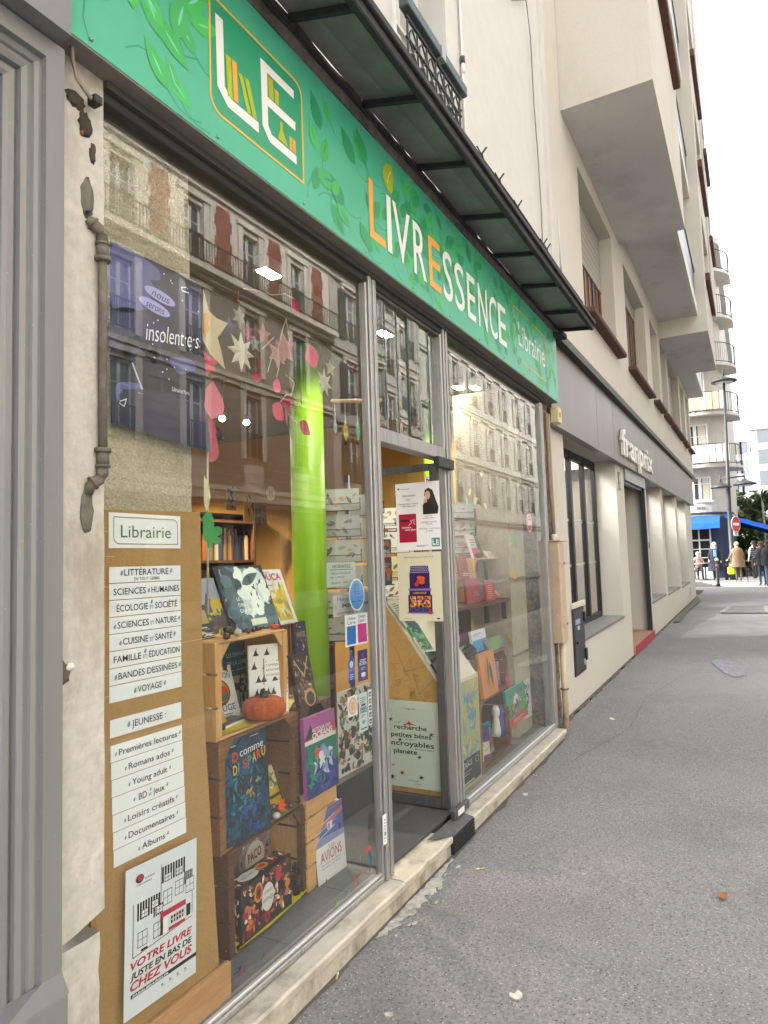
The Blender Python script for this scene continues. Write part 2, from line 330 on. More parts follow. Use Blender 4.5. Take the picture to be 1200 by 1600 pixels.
# ================================================================ ground
def prof_sheet(pb, y0, y1, dz, mat, xs=(-160, 2, 20, 36, 420)):
    xs = list(xs)
    for a, b in zip(xs, xs[1:]):
        pb.face([(a, y0, gz(a) + dz), (b, y0, gz(b) + dz), (b, y1, gz(b) + dz), (a, y1, gz(a) + dz)], mat)
g = PB(); prof_sheet(g, -420, 420, -.13, ROAD); g.build('road', kind='structure', loc=(0, 0, 0))
g = PB(); xs = (-160, 2, 20, 27.6)
def slab(g, xs, y0, y1, mat):
    prof_sheet(g, y0, y1, 0, mat, xs)
    for yy, fl in ((y0, 1), (y1, 0)):
        for a, b in zip(xs, xs[1:]):
            q = [(a, yy, gz(a) - .13), (b, yy, gz(b) - .13), (b, yy, gz(b)), (a, yy, gz(a))]; g.face(q if fl else q[::-1], mat)
    for xx, fl in ((xs[0], 0), (xs[-1], 1)):
        q = [(xx, y0, gz(xx) - .13), (xx, y1, gz(xx) - .13), (xx, y1, gz(xx)), (xx, y0, gz(xx))]; g.face(q if fl else q[::-1], mat)
slab(g, xs, -3.3, .0, ASPH); g.build('pavement', kind='structure', loc=(0, 0, 0))
g = PB(); slab(g, (-160, 2, 20, 27.6), -3.6, -3.304, KERB)
g.box(27.604, 27.9, -3.6, 9, gz(27.6) - .13, gz(27.6) + .002, KERB); g.build('kerb', kind='structure', loc=(0, 0, 0))
g = PB(); slab(g, (-160, 2, 36, 160), -15.0, -11.2, ASPH); g.build('far_pavement', kind='structure', loc=(0, 0, 0))
g = PB(); slab(g, (32.3, 36, 160), -5.5, 12, ASPH); g.build('corner_pavement', kind='structure', loc=(0, 0, 0))
g = PB(); slab(g, (32.0, 32.296), -5.5, 12, KERB); g.build('corner_kerb', kind='structure', loc=(0, 0, 0))
g = PB(); slab(g, (26, 27.6), .004, 9, ASPH); g.build('side_pavement', kind='structure', loc=(0, 0, 0))
g = PB(); slab(g, (27.904, 31.996), -5.6, 9, ROAD); [v.__setattr__('z', v.z - .03) for v in g.v]; g.build('raised_crossing', kind='structure', loc=(0, 0, 0)); g = PB()
WP = PM('road_paint', '#b8b8b4', '#d0d0cc', 30, [('#8a8a88', 6, .6, .75, .6)], .7)
for k in range(5):
    x = 28.15 + k * .78; g.box(x, x + .45, -5.2, -.5 + .22 * k, gz(x) - .026, gz(x) - .022, WP)
tag(g.build('zebra_crossing', loc=(0, 0, 0)), kind='structure')
# ================================================================ neighbour's grey shopfront
nb = E('neighbouring_shopfront', 'grey painted wooden shopfront with moulded pilaster at the left edge', 'shopfront', (1.0, -.1, .03))
def sweep(pb, prof, xo, zo, zb, xl, mat):
    """moulding profile [(offset from the opening, y)] run up the jamb at xo and back left over the head at zo"""
    for (a, ya), (b, yb) in zip(prof, prof[1:]):
        pb.face([(xo + a, ya, zb), (xo + b, yb, zb), (xo + b, yb, zo + b), (xo + a, ya, zo + a)], mat)
        pb.face([(xo + a, ya, zo + a), (xo + b, yb, zo + b), (xl, yb, zo + b), (xl, ya, zo + a)], mat)
XO, ZO = .945, 2.79
pr = [(0, .12), (0, -.005), (.012, -.02), (.020, -.022), (.026, -.03), (.026, -.048), (.036, -.055), (.050, -.057), (.060, -.05), (.062, -.066), (.074, -.072), (.086, -.070), (.089, -.078), (.098, -.083), (.105, -.083), (.107, -.1), (.159, -.1), (.159, .2)]
p = PB(); sweep(p, pr, XO, ZO, .60, -.8, GREYW); p.build('moulded_frame', nb)
p = PB(); p.box(XO - .01, 1.112, -.115, .2, .03, .6, GREYW, .004)
p.face([(XO - .01, -.115, .6), (1.112, -.115, .6), (1.104, -.1, .648), (XO + .107, -.1, .648)], GREYW)
p.face([(XO - .01, -.115, .6), (XO + .107, -.1, .648), (XO + .05, -.05, .62), (XO - .01, -.02, .61)], GREYW)
p.box(XO - .3, XO - .011, -.02, .2, .03, .62, GREYW); p.build('plinth', nb)
p = PB(); z0 = 2.955
for (ya, za), (yb, zb) in zip([(.2, z0), (-.15, z0), (-.15, z0 + .10), (-.17, z0 + .12), (-.17, z0 + .75), (.2, z0 + .75)], [(-.15, z0), (-.15, z0 + .10), (-.17, z0 + .12), (-.17, z0 + .75), (.2, z0 + .75)]):
    p.face([(-.8, ya, za), (1.085, ya, za), (1.085, yb, zb), (-.8, yb, zb)], GREYW)
p.face([(1.085, .2, z0), (1.085, -.15, z0), (1.085, -.15, z0 + .1), (1.085, -.17, z0 + .12), (1.085, -.17, z0 + .75), (1.085, .2, z0 + .75)], GREYW)
p.build('fascia_board', nb)
p = PB(); p.box(-.8, XO + .0, .10, .12, .1, ZO, C('#3a3b3d', .5)); p.box(-.8, XO - .05, .06, .1, .5, ZO - .1, C('#2b2c2e', .4)); p.build('door_leaf', nb)

# ================================================================ the bookshop's building
bs = E('bookshop_building', 'off-white rendered building with the bookshop on its ground floor', 'building', (1.1, 0, .03))
ST = .15                     # top of the step, and the shop floor
# plastered jamb at the left, with a broken lower block
p = PB(); rg = random.Random(3)
def rough_block(p, x0, x1, yf, yb, z0, z1, mat, nx=4, nz=24, j=.0012, slope=0.0):
    vs = []; fs = []
    for i in range(nz + 1):
        for k in range(nx + 1):
            u = k / nx; z = z0 + (z1 - z0) * i / nz + slope * u * (1 - i / nz)
            e = .5 if k in (0, nx) else 1
            vs.append((x0 + (x1 - x0) * u + (rg.uniform(-j, j) if k == nx else 0), yf + rg.uniform(-j, j) * e, z + (rg.uniform(-j, j) * 2 if i == 0 else 0)))
    n = nx + 1
    for i in range(nz):
        for k in range(nx): fs.append((i * n + k, i * n + k + 1, (i + 1) * n + k + 1, (i + 1) * n + k))
    p.add(vs, fs, mat)
    for i in range(nz):
        a, b = vs[i * n + nx], vs[(i + 1) * n + nx]; p.face([a, (a[0], yb, a[2]), (b[0], yb, b[2]), b], mat)
        a, b = vs[i * n], vs[(i + 1) * n]; p.face([b, (b[0], yb, b[2]), (a[0], yb, a[2]), a], mat)
    for k in range(nx):
        a, b = vs[k], vs[k + 1]; p.face([a, (a[0], yb, a[2]), (b[0], yb, b[2]), b], mat)
rough_block(p, 1.105, 1.278, -.035, .3, .655, 3.0, PLAST, slope=.045); p.build('plastered_jamb', bs)
p = PB(); rough_block(p, 1.105, 1.268, -.025, .3, .0, .645, PLAST, nz=14, j=.004, slope=.0); p.build('broken_plinth_block', bs)
for cx_, cz_, rx_, rz_, mm in ((1.215, 2.83, .022, .035, '#3a332c'), (1.185, 2.885, .03, .022, '#453d35'), (1.24, 2.76, .010, .028, '#4a4138'), (1.205, 2.80, .006, .008, '#7a5138'), (1.14, 1.33, .032, .03, '#5b5046'), (1.172, 1.345, .012, .01, '#d8d2c6')):
    p = PB(); p.blob((cx_, -.036, cz_), rx_, .006 if mm != '#8a5a3c' else .012, rz_, C(mm, .95), 16, 10, .28, rg=rg); p.build('chipped_patch', bs)
# pier behind the glass at the left, and the one at the right end
p = PB(); rough_block(p, 1.28, 1.70, .05, .5, ST, 3.0, STONE, nx=14, nz=70, j=.0022); p.build('stone_pier', bs)
p = PB(); rough_block(p, 5.38, 5.80, .16, .6, ST, 3.0, STONE, nx=14, nz=60, j=.004)
p.box(5.37, 5.81, .13, .17, 1.42, 1.435, C('#6d6456', .9)); p.box(5.37, 5.81, .13, .17, .80, .812, C('#6d6456', .9)); p.build('stone_pier', bs)
# upper wall with its window
U0, U1 = 3.252, 4.062
p = PB(); holes_wall(p, 0.0, -.6, 6.72, 3.70, 21.0, [(U0, U1, 4.30, 6.6), (.4, 1.2, 4.3, 6.6), (U0, U1, 7.6, 9.6), (U0, U1, 10.6, 12.6), (.4, 1.2, 7.6, 9.6)], WHITEW, .26)
p.face([(6.72, 0, 3.0), (6.72, .6, 3.0), (6.72, .6, 21), (6.72, 0, 21)], WHITEW)
p.box(4.30, 4.36, -.012, 0.0, 3.7, 21, WHITEW); p.box(6.60, 6.72, -.03, 0.0, 3.7, 21, WHITEW)
p.build('upper_wall', bs)
def casement(par, x0, x1, z0, z1, y, fm, name='window', bars=1, gm=None, cur=None, fw=.05):
    p = PB(); p.box(x0, x0 + fw, y - .04, y, z0, z1, fm); p.box(x1 - fw, x1, y - .04, y, z0, z1, fm); p.box(x0 + fw, x1 - fw, y - .04, y, z1 - fw, z1, fm); p.box(x0 + fw, x1 - fw, y - .04, y, z0, z0 + fw, fm)
    xm = (x0 + x1) / 2; p.box(xm - fw * .8, xm + fw * .8, y - .05, y, z0 + fw, z1 - fw, fm)
    for b in range(1, bars + 1):
        zz = z0 + (z1 - z0) * b / (bars + 1); p.box(x0 + fw, xm - fw * .8, y - .03, y - .002, zz - .014, zz + .014, fm); p.box(xm + fw * .8, x1 - fw, y - .03, y - .002, zz - .014, zz + .014, fm)
    f = p.build(name, par)
    q = PB(); q.box(x0 + fw * .5, x1 - fw * .5, y - .014, y - .006, z0 + fw * .5, z1 - fw * .5, gm or GLASSD); q.build('pane', f)
    q = PB(); q.box(x0, x1, y + .10, y + .12, z0, z1, cur or C('#5f5d58', .9)); q.build('net_curtain', f)
    return f
CW1 = PM('white_joinery', '#b9b9b6', '#cbcbc8', 12, [('#9b9a96', 4, .6, .75, .4)], .5)
casement(bs, U0, U1, 4.30, 6.6, .24, CW1, bars=2, cur=C('#b9bab8', .9)); casement(bs, U0, U1, 7.6, 9.6, .24, CW1, bars=2); casement(bs, U0, U1, 10.6, 12.6, .24, CW1, bars=2); casement(bs, .4, 1.2, 4.3, 6.6, .24, CW1, bars=2); casement(bs, .4, 1.2, 7.6, 9.6, .24, CW1, bars=2)
p = PB(); RA = C('#39464a', .5)
p.box(U0 - .03, U1 + .05, -.115, -.055, 4.66, 4.73, RA, .006); rl = p.build('window_guard', bs)
p = PB(); BI = C('#1a1b1e', .5)
p.box(U0, U1, -.09, -.075, 4.30, 4.315, BI); p.box(U0, U1, -.09, -.075, 4.62, 4.635, BI); p.box(U0, U1, -.09, -.075, 4.50, 4.51, BI)
for k in range(7):
    x = U0 + .02 + (U1 - U0 - .04) * k / 6; p.tube([(x, -.082, 4.3), (x, -.082, 4.66)], .007, BI, 5)
    if k < 6:
        xm = x + (U1 - U0 - .04) / 12
        for sg in (-1, 1):
            p.tube([(xm + sg * .045 * math.sin(t / 8 * 2 * PI), -.082, 4.33 + .27 * t / 8) for t in range(9)], .006, BI, 5)
        p.lathe((xm, -.082, 4.44), [(.002, -.02), (.014, 0), (.002, .02)], BI, 8)
p.build('scrollwork', rl)
p = PB(); p.box(3.68, 3.74, -.12, -.05, 4.655, 4.735, C('#8e9291', .4)); p.build('clamp', rl)
# inside of the shop
p = PB(); p.box(1.285, 6.4, .02, 7.0, ST - .05, ST, TILE)
for k in range(1, 12): p.box(1.285 + k * .45, 1.287 + k * .45, .02, 2.5, ST, ST + .0008, C('#45464a', .8))
for k in range(6): p.box(1.285, 6.4, .45 + k * .45, .452 + k * .45, ST, ST + .0007, C('#45464a', .8))
p.build('shop_floor', bs)
p = PB(); p.box(1.15, 6.5, .05, 7.1, 3.12, 3.2, C('#6a655e', .9)); p.build('ceiling', bs)
p = PB(); p.box(1.2, 6.5, 7.0, 7.1, ST, 3.12, OCHRE); p.box(6.4, 6.5, .62, 7.0, ST, 3.12, OCHRE); p.box(1.2, 1.284, .5, 7.0, ST, 3.12, DARKI); p.box(1.284, 2.9, 4.2, 4.26, ST, 3.12, OCHRE); p.build('interior_wall', bs)
p = PB(); p.lathe((3.90, 1.1, ST), [(.118, 0), (.118, 2.97)], LIME, 40); p.build('green_pillar', bs)
p = PB(); p.lathe((5.95, 1.05, ST), [(.10, 0), (.10, 2.97)], LIME, 32); p.build('green_pillar', bs)
# doorstep
p = PB()
def step(x0, x1, n, chip=.004):
    vs = []; k = n + 1
    ys = [-.118 + rg.uniform(-chip, chip) for _ in range(k)]
    for i in range(k):
        x = x0 + (x1 - x0) * i / n; vs += [(x, .03, ST - .004), (x, ys[i] + .008, ST - .004), (x, ys[i], ST - .012), (x, ys[i] + .002, ST - .036), (x, ys[i] + .02, ST - .04)]
    fs = []
    for i in range(n):
        for q in range(4): a = i * 5 + q; fs.append((a, a + 1, a + 6, a + 5))
    fs += [(4, 3, 2, 1, 0), tuple(n * 5 + q for q in range(5))]
    p.add(vs, fs, MARB)
for a, b in ((1.0, 2.83), (2.838, 3.39)): step(a, b, int((b - a) * 14), .003 if a < 2 else .007)
step(3.70, 5.10, 20, .004); step(5.106, 5.85, 12, .003); p.build('marble_sill', bs)
p = PB()
for a, b in ((1.0, 3.395), (3.70, 5.84)):
    p.face([(a, -.10, gz(a)), (b, -.10, gz(b)), (b, -.10, ST - .04), (a, -.10, ST - .04)], RISER); p.face([(b, -.10, gz(b)), (b, .03, gz(b)), (b, .03, ST - .04), (b, -.10, ST - .04)], RISER)
p.build('step_riser', bs)
p = PB(); rg2 = random.Random(5)      # smear of cement at the foot of the step
CEM = PM('cement_smear', '#8f8c86', '#bcb9b1', 26, [('#77746f', 12, .5, .66, .8)], .95, (.4, 60, .004))
up = []; lo = []
for k in range(41):
    t = k / 40; x = 2.55 + .80 * t; up.append((x, -.112 - .01 * rg2.random() - .02 * max(0, t - .8))); lo.append((x + .03 * (rg2.random() - .5), -.125 - (.085 * math.sin(PI * min(1, t * 1.1)) ** .6 if t < .9 else .02) * rg2.uniform(.35, 1)))
for k in range(40): a_, b_, c_, d_ = up[k], up[k + 1], lo[k + 1], lo[k]; p.face([(v[0], v[1], gz(v[0]) + .003) for v in (d_, c_, b_, a_)], CEM)
for k in range(12):
    t = rg2.random(); x = 2.6 + .7 * t; y = -.16 - rg2.random() * .07; r = rg2.uniform(.004, .012); p.face([(x + r * rg2.uniform(.6, 1.3) * 1.8 * math.cos(a * PI / 4), y + r * rg2.uniform(.5, 1.2) * math.sin(a * PI / 4), gz(x) + .0035) for a in range(8)], CEM)
p.build('cement_smear', kind='structure')
DIRT = PM('wall_foot_dirt', '#4d4944', '#625d57', 50, [('#37342f', 9, .5, .7, .6)], .95, (.5, 120, .004)); p = PB(); up = []; lo = []
for k in range(160):
    x = 1.0 + 21.8 * k / 159; yw = -.101 if x < 3.39 or 3.70 < x < 5.84 else (-.116 if x < 5.84 else .045); up.append((x, yw)); lo.append((x, yw - .012 - .035 * rg2.random() ** 2 - (.05 * rg2.random() if x > 6 else 0)))
for k in range(159): p.face([(v[0], v[1], gz(v[0]) + .0018) for v in (lo[k], lo[k + 1], up[k + 1], up[k])], DIRT)
p.build('dirt_line', kind='structure')
p = PB(); PT = PM('asphalt_repair', '#7b7a79', '#92908f', 120, [('#64625f', 2, .5, .7, .5)], .9, (.5, 200, .004)); o = []
for k in range(24): t = k / 23; o.append((12.6 + 5.4 * t, -.35 - .5 * t + rg2.uniform(-.05, .05)))
for k in range(24): t = k / 23; o.append((17.6 - 4.2 * t, -2.3 + .2 * t + rg2.uniform(-.05, .05)))
p.face([(a_, b_, gz(a_) + .0022) for a_, b_ in o[::-1]], PT); p.build('asphalt_patch', kind='structure')
p = PB(); CRK = C('#3c3a38', .95)
for pts_ in (((5.2, -.3), (6.4, -.55), (7.6, -.5), (9.3, -.8)), ((6.0, -1.9), (8.2, -1.75), (9.5, -2.0), (12, -1.95))):
    q_ = []
    for (xa, ya_), (xb, yb_) in zip(pts_, pts_[1:]):
        for t in range(8): q_.append((xa + (xb - xa) * t / 8, ya_ + (yb_ - ya_) * t / 8 + rg2.uniform(-.012, .012)))
    for k in range(len(q_) - 1):
        a_, b_ = q_[k], q_[k + 1]; w_ = .0014; p.face([(a_[0], a_[1] - w_, gz(a_[0]) + .0026), (b_[0], b_[1] - w_, gz(b_[0]) + .0026), (b_[0], b_[1] + w_, gz(b_[0]) + .0026), (a_[0], a_[1] + w_, gz(a_[0]) + .0026)], CRK)
p.build('asphalt_crack', kind='structure')
# ================================================================ glazed shopfront
sf = E('glazed_shopfront', 'aluminium framed glass shop front with open door under the green sign', 'shopfront', (3.4, 0, ST))
p = PB()
p.box(2.793, 2.885, -.03, .012, ST, 2.99, ALU, .006); p.box(2.80, 2.83, -.045, -.031, ST, 2.99, ALU, .004); p.box(2.848, 2.878, -.042, -.031, ST, 2.99, ALU, .004)
p.build('mullion', sf)
p = PB(); p.box(3.69, 3.775, -.03, .05, ST, 2.99, ALU, .006); p.box(3.70, 3.722, -.042, -.031, ST, 2.99, ALU, .003); p.box(3.745, 3.768, -.04, -.031, ST, 2.99, ALU, .003); p.build('mullion', sf)
p = PB(); p.box(5.845, 5.93, -.03, .06, ST, 2.99, ALU, .006); p.build('end_post', sf)
p = PB(); p.box(2.886, 3.689, -.035, .04, 2.178, 2.25, ALU, .005); p.build('transom', sf)
for a, b in ((1.285, 2.792), (3.776, 5.844)):
    p = PB(); p.box(a, b, -.035, .03, ST, ST + .022, ALU, .004); p.box(a, b, -.026, -.008, ST + .0225, ST + .036, C('#c8c9c8', .3, .6), .003); p.build('bottom_rail', sf)
p = PB(); p.box(1.279, 5.93, -.03, .06, 2.945, 2.998, C('#2d2c2b', .6), .004); p.box(1.279, 5.93, -.05, -.03, 2.975, 2.998, C('#413f3c', .6)); p.build('head_rail', sf)
p = PB(); p.box(1.279, 2.792, -.006, .002, ST + .03, 2.95, GLASS); p.build('left_pane', sf)
p = PB(); p.box(3.776, 5.844, -.006, .002, ST + .03, 2.95, GLASS); p.build('right_pane', sf)
for k in range(6):
    x0 = 2.886 + k * .1338; p = PB(); p.M = frame((x0, -.004, 2.25), math.radians(2.2 * (k % 3 - 1) + 1.0))
    p.box(.003, .131, -.003, .003, 0, .70, GLASS); p.box(-.002, .003, -.004, .008, 0, .70, C('#2c4a40', .3)); o = p.build('louvre_glass', sf)
p = PB(); p.box(2.886, 3.689, -.02, .03, 2.93, 2.945, ALUD); p.build('louvre_track', sf)
# the door leaf, swung in square to the street
DX = 3.70
dr = PB(); dr.box(DX - .022, DX + .022, .02, .075, ST + .02, 2.17, ALUD, .004); dr.box(DX - .02, DX + .02, .0755, .42, 2.13, 2.17, ALUD); dr.box(DX - .02, DX + .02, .0755, .42, ST + .02, ST + .07, ALUD); d0 = dr.build('door', sf)
q = PB(); q.box(DX - .004, DX + .004, .06, .43, ST + .06, 2.14, glass_mat('door_glass', ior=1.5, dirt=.005)); q.build('pane', d0)
q = PB(); q.box(3.50, 3.72, -.075, -.036, 2.118, 2.178, C('#2f2f2d', .6), .004); q.build('door_closer', d0)
q = PB(); q.box(3.56, 3.775, -.062, -.032, ST + .012, ST + .062, ALUD, .004); q.box(3.60, 3.69, -.0638, -.0622, ST + .022, ST + .052, C('#dedddb', .4)); q.build('floor_closer', d0)
p = PB(); p.box(2.886, 3.68, .004, 2.2, ST + .0012, ST + .012, PM('door_mat', '#3a3b3c', '#525354', 200, None, .95, (.5, 200, .003))); tag(p.build('door_mat'), 'dark grey floor mat lying in the open doorway', 'mat')
p = PB(); R = C('#2c2d2e', .5)
p.face([(3.25, -.03, ST + .012), (3.395, -.118, ST - .006), (3.70, -.118, ST - .006), (3.70, -.03, ST + .012)], PM('ramp_top', '#444546', '#5d5e5f', 30, [('#888887', 7, .6, .7, .5)], .55))
p.box(3.396, 3.698, -.112, .0, gz(3.5), ST - .008, C('#1b1c1d', .7))
for k in range(6): zz = gz(3.5) + .008 + k * .015; p.box(3.398, 3.697, -.121, -.1142, zz, zz + .007, R)
tag(p.build('threshold_ramp'), 'black ribbed rubber ramp in front of the shop door', 'ramp')
# soffit box behind the sign
p = PB(); p.box(1.11, 6.2, -.104, .06, 2.999, 3.02, FASC); p.box(1.109, 6.22, -.098, .0, 3.021, 3.70, FASC); p.build('fascia_box', bs)
# ================================================================ sign
SG = E('shop_sign', 'long green shop sign reading LIVRESSENCE with leaf pattern', 'sign', (3.66, -.105, 3.0))
SM = frame((1.109, -.1065, 3.005)); SW, SH = 5.11, .637
GRN = PM('sign_green', '#429f80', '#4ba98a', 1.5, [('#3b9878', .8, .5, .75, .4)], .42, None)
p = PB(SM); p.box(0, SW, 0, .006, 0, SH, GRN); p.build('sign_panel', SG)
p = PB(SM); rl = random.Random(11); LG = [C('#3fae57', .45), C('#37a452', .45), C('#3ba35e', .45)]; LD = [C('#26885c', .45), C('#2a9058', .45)]; VE = C('#278866', .45); HL = C('#66c29c', .45)
for k in range(260):
    x = rl.uniform(.03, SW - .1); z = rl.uniform(.01, SH - .03); L = rl.uniform(.09, .17)
    if .50 < x < 1.10: continue
    an = rl.choice([.9, 1.2, 1.9, 2.3, -.7, .4]) + rl.uniform(-.2, .2); lx, lz = x + L * math.cos(an), z + L * math.sin(an)
    if not (.01 < lx < SW - .01 and .005 < lz < SH - .005): continue
    big = x < .6
    p.leaf2(x, z, L * (1.15 if big else 1), L * .52, an, rl.choice(LG if (big or rl.random() < .35) else LD), 1 + k * .012)
    p.leaf2(x + .3 * L * math.cos(an) , z + .3 * L * math.sin(an), L * .55, L * .07, an, HL if big else VE, 3 + k * .004)
    if rl.random() < .5:
        pts = [(x - t * .05 * math.cos(an + t * .25), z - t * .05 * math.sin(an + t * .25)) for t in range(4)]
        if all(.005 < a < SW - .005 and .005 < b < SH - .005 for a, b in pts): p.line2(pts, .005, VE, .4 + k * .003)
p.build('leaf_print', SG)
YL, WT, OR, LI = C('#d9a83a', .45), C('#d7dad8', .45), C('#dc9a3c', .45), C('#9fae1d', .45)
p = PB(SM)
def rrect(x0, z0, x1, z1, r, sq=()):      # corners listed in sq stay square
    o = []
    for i, (cx, cz, a0) in enumerate(((x1, z1, 0), (x0, z1, 90), (x0, z0, 180), (x1, z0, 270))):
        if i in sq: o.append((cx, cz)); continue
        ox, oz = cx + (-r if cx == x1 else r), cz + (-r if cz == z1 else r)
        for t in range(7):
            a = math.radians(a0 + 15 * t); o.append((ox + r * math.cos(a), oz + r * math.sin(a)))
    return o
p.poly2(rrect(.54, .112, 1.062, .51, .05, (1, 3)), C('#27906a', .45), 2)
p.line2(rrect(.535, .108, 1.066, .515, .055, (1, 3)), .009, YL, 3, True); p.build('gold_border', SG); p = PB(SM)
p.line2(rrect(3.832, .102, 4.75, .506, .06, (1, 3)), .008, YL, 3, True)
p.build('gold_border', SG)
p = PB(SM)
p.poly2([(.562, .462), (.600, .462), (.605, .225), (.635, .198), (.786, .199), (.786, .160), (.62, .160), (.568, .205)], WT, 4)
p.poly2([(.803, .462), (1.011, .462), (1.011, .428), (.842, .428), (.842, .334), (1.017, .334), (1.017, .298), (.842, .298), (.842, .225), (.862, .196), (1.02, .196), (1.02, .161), (.85, .161), (.808, .205)], WT, 4)
for pts, m in ((((.611, .349), (.639, .349), (.645, .2), (.619, .2)), LI), (((.643, .35), (.668, .35), (.674, .204), (.650, .204)), OR), (((.676, .323), (.698, .326), (.743, .204), (.722, .2)), LI), (((.708, .328), (.733, .328), (.777, .204), (.754, .2)), LI),
               (((.846, .41), (.876, .41), (.879, .337), (.849, .337)), LI), (((.846, .418), (.876, .418), (.876, .408), (.846, .408)), OR), (((.885, .38), (.91, .38), (.91, .337), (.887, .337)), LI), (((.885, .392), (.91, .392), (.91, .38), (.885, .38)), OR),
               (((.918, .283), (.931, .283), (.933, .25), (.964, .203), (.9, .203), (.917, .25)), LI), (((.974, .255), (.992, .255), (.993, .2), (.975, .2)), OR), (((.996, .255), (1.014, .255), (1.015, .2), (.997, .2)), OR)):
    p.poly2(list(pts), m, 5)
for a in (.974, .996): p.rect2(a, .232, a + .019, .238, LI, 6)
p.leaf2(.868, .2, .001, .001, 0, LI, 5); p.build('shop_emblem', SG)
p = PB(SM)
for ch, a, b, m in (('L', 1.603, 1.762, OR), ('I', 1.782, 1.828, WT), ('V', 1.845, 2.042, WT), ('R', 2.08, 2.237, WT), ('E', 2.275, 2.437, OR), ('S', 2.472, 2.614, WT), ('S', 2.65, 2.803, WT), ('E', 2.854, 2.996, WT), ('N', 3.05, 3.222, WT), ('C', 3.262, 3.42, WT), ('E', 3.452, 3.622, WT)):
    p.text2(ch, a, .116, .288, m, 4, width=b - a, bold=.004)
p.build('lettering', SG); p = PB(SM); p.text2('Librairie', 3.925, .222, .185, WT, 4, width=.745, bold=-.004)
p.build('lettering', SG)
p = PB(SM); p.poly2([(1.858, .588), (1.80, .575), (1.757, .53), (1.752, .49), (1.79, .44), (1.833, .424), (1.858, .46), (1.868, .52)], C('#94a824', .45), 4); p.line2([(1.80, .47), (1.812, .51), (1.84, .55)], .006, C('#d7dfa6', .45), 5); p.build('leaf_emblem', SG)
for k in range(11):
    x = .07 + k * .497
    for z in (.022, SH - .022):
        p = PB(SM); p.lathe((x, -.001, z), [(.002, -.005), (.006, -.003), (.007, 0), (.006, .003), (.002, .005)], C('#9fa6a2', .3, .8), 8); p.build('screw', SG)
# ================================================================ canopy
cn = E('glass_canopy', 'narrow dark iron and dirty glass canopy above the green sign', 'canopy', (4.0, -.2, 3.66))
p = PB(); rc = random.Random(2); vs = []; n = 90
for i in range(n + 1):
    x = .2 + 6.05 * i / n; zt = 3.80 - .075 * i / n; j = lambda: rc.uniform(-.006, .006)
    vs += [(x, -.02, 3.648), (x, -.105 + j(), 3.648 + j() * .6), (x, -.112 + j(), 3.69 + j()), (x, -.108 + j(), zt + j()), (x, -.02, zt + .04)]
p.add(vs, [(i * 5 + q, i * 5 + q + 1, i * 5 + q + 6, i * 5 + q + 5) for i in range(n) for q in range(4)], BEAM); p.add(vs[-5:], [(0, 1, 2, 3, 4)], BEAM); p.build('concrete_beam', cn)
def cz(x, y):
    zi = 3.80 - .075 * (x - .2) / 6.05; t = (-.1 - y) / .30; return zi + (3.69 - zi) * t
p = PB(); xa, xb = .2, 6.31
p.face([(xa, -.11, cz(xa, -.11)), (xb, -.11, cz(xb, -.11)), (xb, -.41, cz(xb, -.41)), (xa, -.41, cz(xa, -.41))], CGLASS); p.face([(xa, -.11, cz(xa, -.11) + .008), (xa, -.41, cz(xa, -.41) + .008), (xb, -.41, cz(xb, -.41) + .008), (xb, -.11, cz(xb, -.11) + .008)], CGLASS); p.build('glass_panel', cn)
raf = [.75, 1.4, 2.1] + [at(a, b, -.14).x for a, b in ((576, 155), (660, 255), (727, 330), (777, 392), (818, 440), (853, 480))] + [6.30]
for x in raf:
    p = PB(); p.add([(x - .012, -.11, cz(x, -.11) - .003), (x + .012, -.11, cz(x, -.11) - .003), (x + .012, -.41, cz(x, -.41) - .003), (x - .012, -.41, cz(x, -.41) - .003), (x - .012, -.11, cz(x, -.11) - .03), (x + .012, -.11, cz(x, -.11) - .03), (x + .012, -.41, cz(x, -.41) - .03), (x - .012, -.41, cz(x, -.41) - .03)],
            [(0, 1, 2, 3), (7, 6, 5, 4), (0, 4, 5, 1), (1, 5, 6, 2), (2, 6, 7, 3), (3, 7, 4, 0)], IRON); p.build('rafter', cn)
p = PB(); p.box(.2, 6.325, -.435, -.40, 3.655, 3.72, IRON, .006); p.box(.2, 6.325, -.455, -.436, 3.70, 3.735, IRON, .004); p.build('front_rail', cn)
p = PB(); p.box(.2, 6.31, -.125, -.112, 3.70, 3.715, IRON); p.build('wall_rail', cn)
for px, py in ((705, 188), (745, 243), (773, 280), (802, 320), (843, 382), (849, 402)):
    q = at(px, py, -.40); p = PB(); x = q.x
    p.tube([(x, -.44, 3.73), (x, -.43, 3.80), (x + .02, -.45, 3.84)], .006, IRON, 6); p.tube([(x, -.43, 3.79), (x - .05, -.42, 3.82)], .004, IRON, 5); p.build('bird_spike', cn)
p = PB(); p.tube([(3.0, -.43, 3.76), (4.0, -.435, 3.775), (5.2, -.43, 3.77), (5.9, -.43, 3.775)], .009, IRON, 6); p.build('bird_wire', cn)
p = PB(); p.box(6.12, 6.28, -.2, -.1, 3.60, 3.645, IRON, .004); p.build('end_bracket', cn)
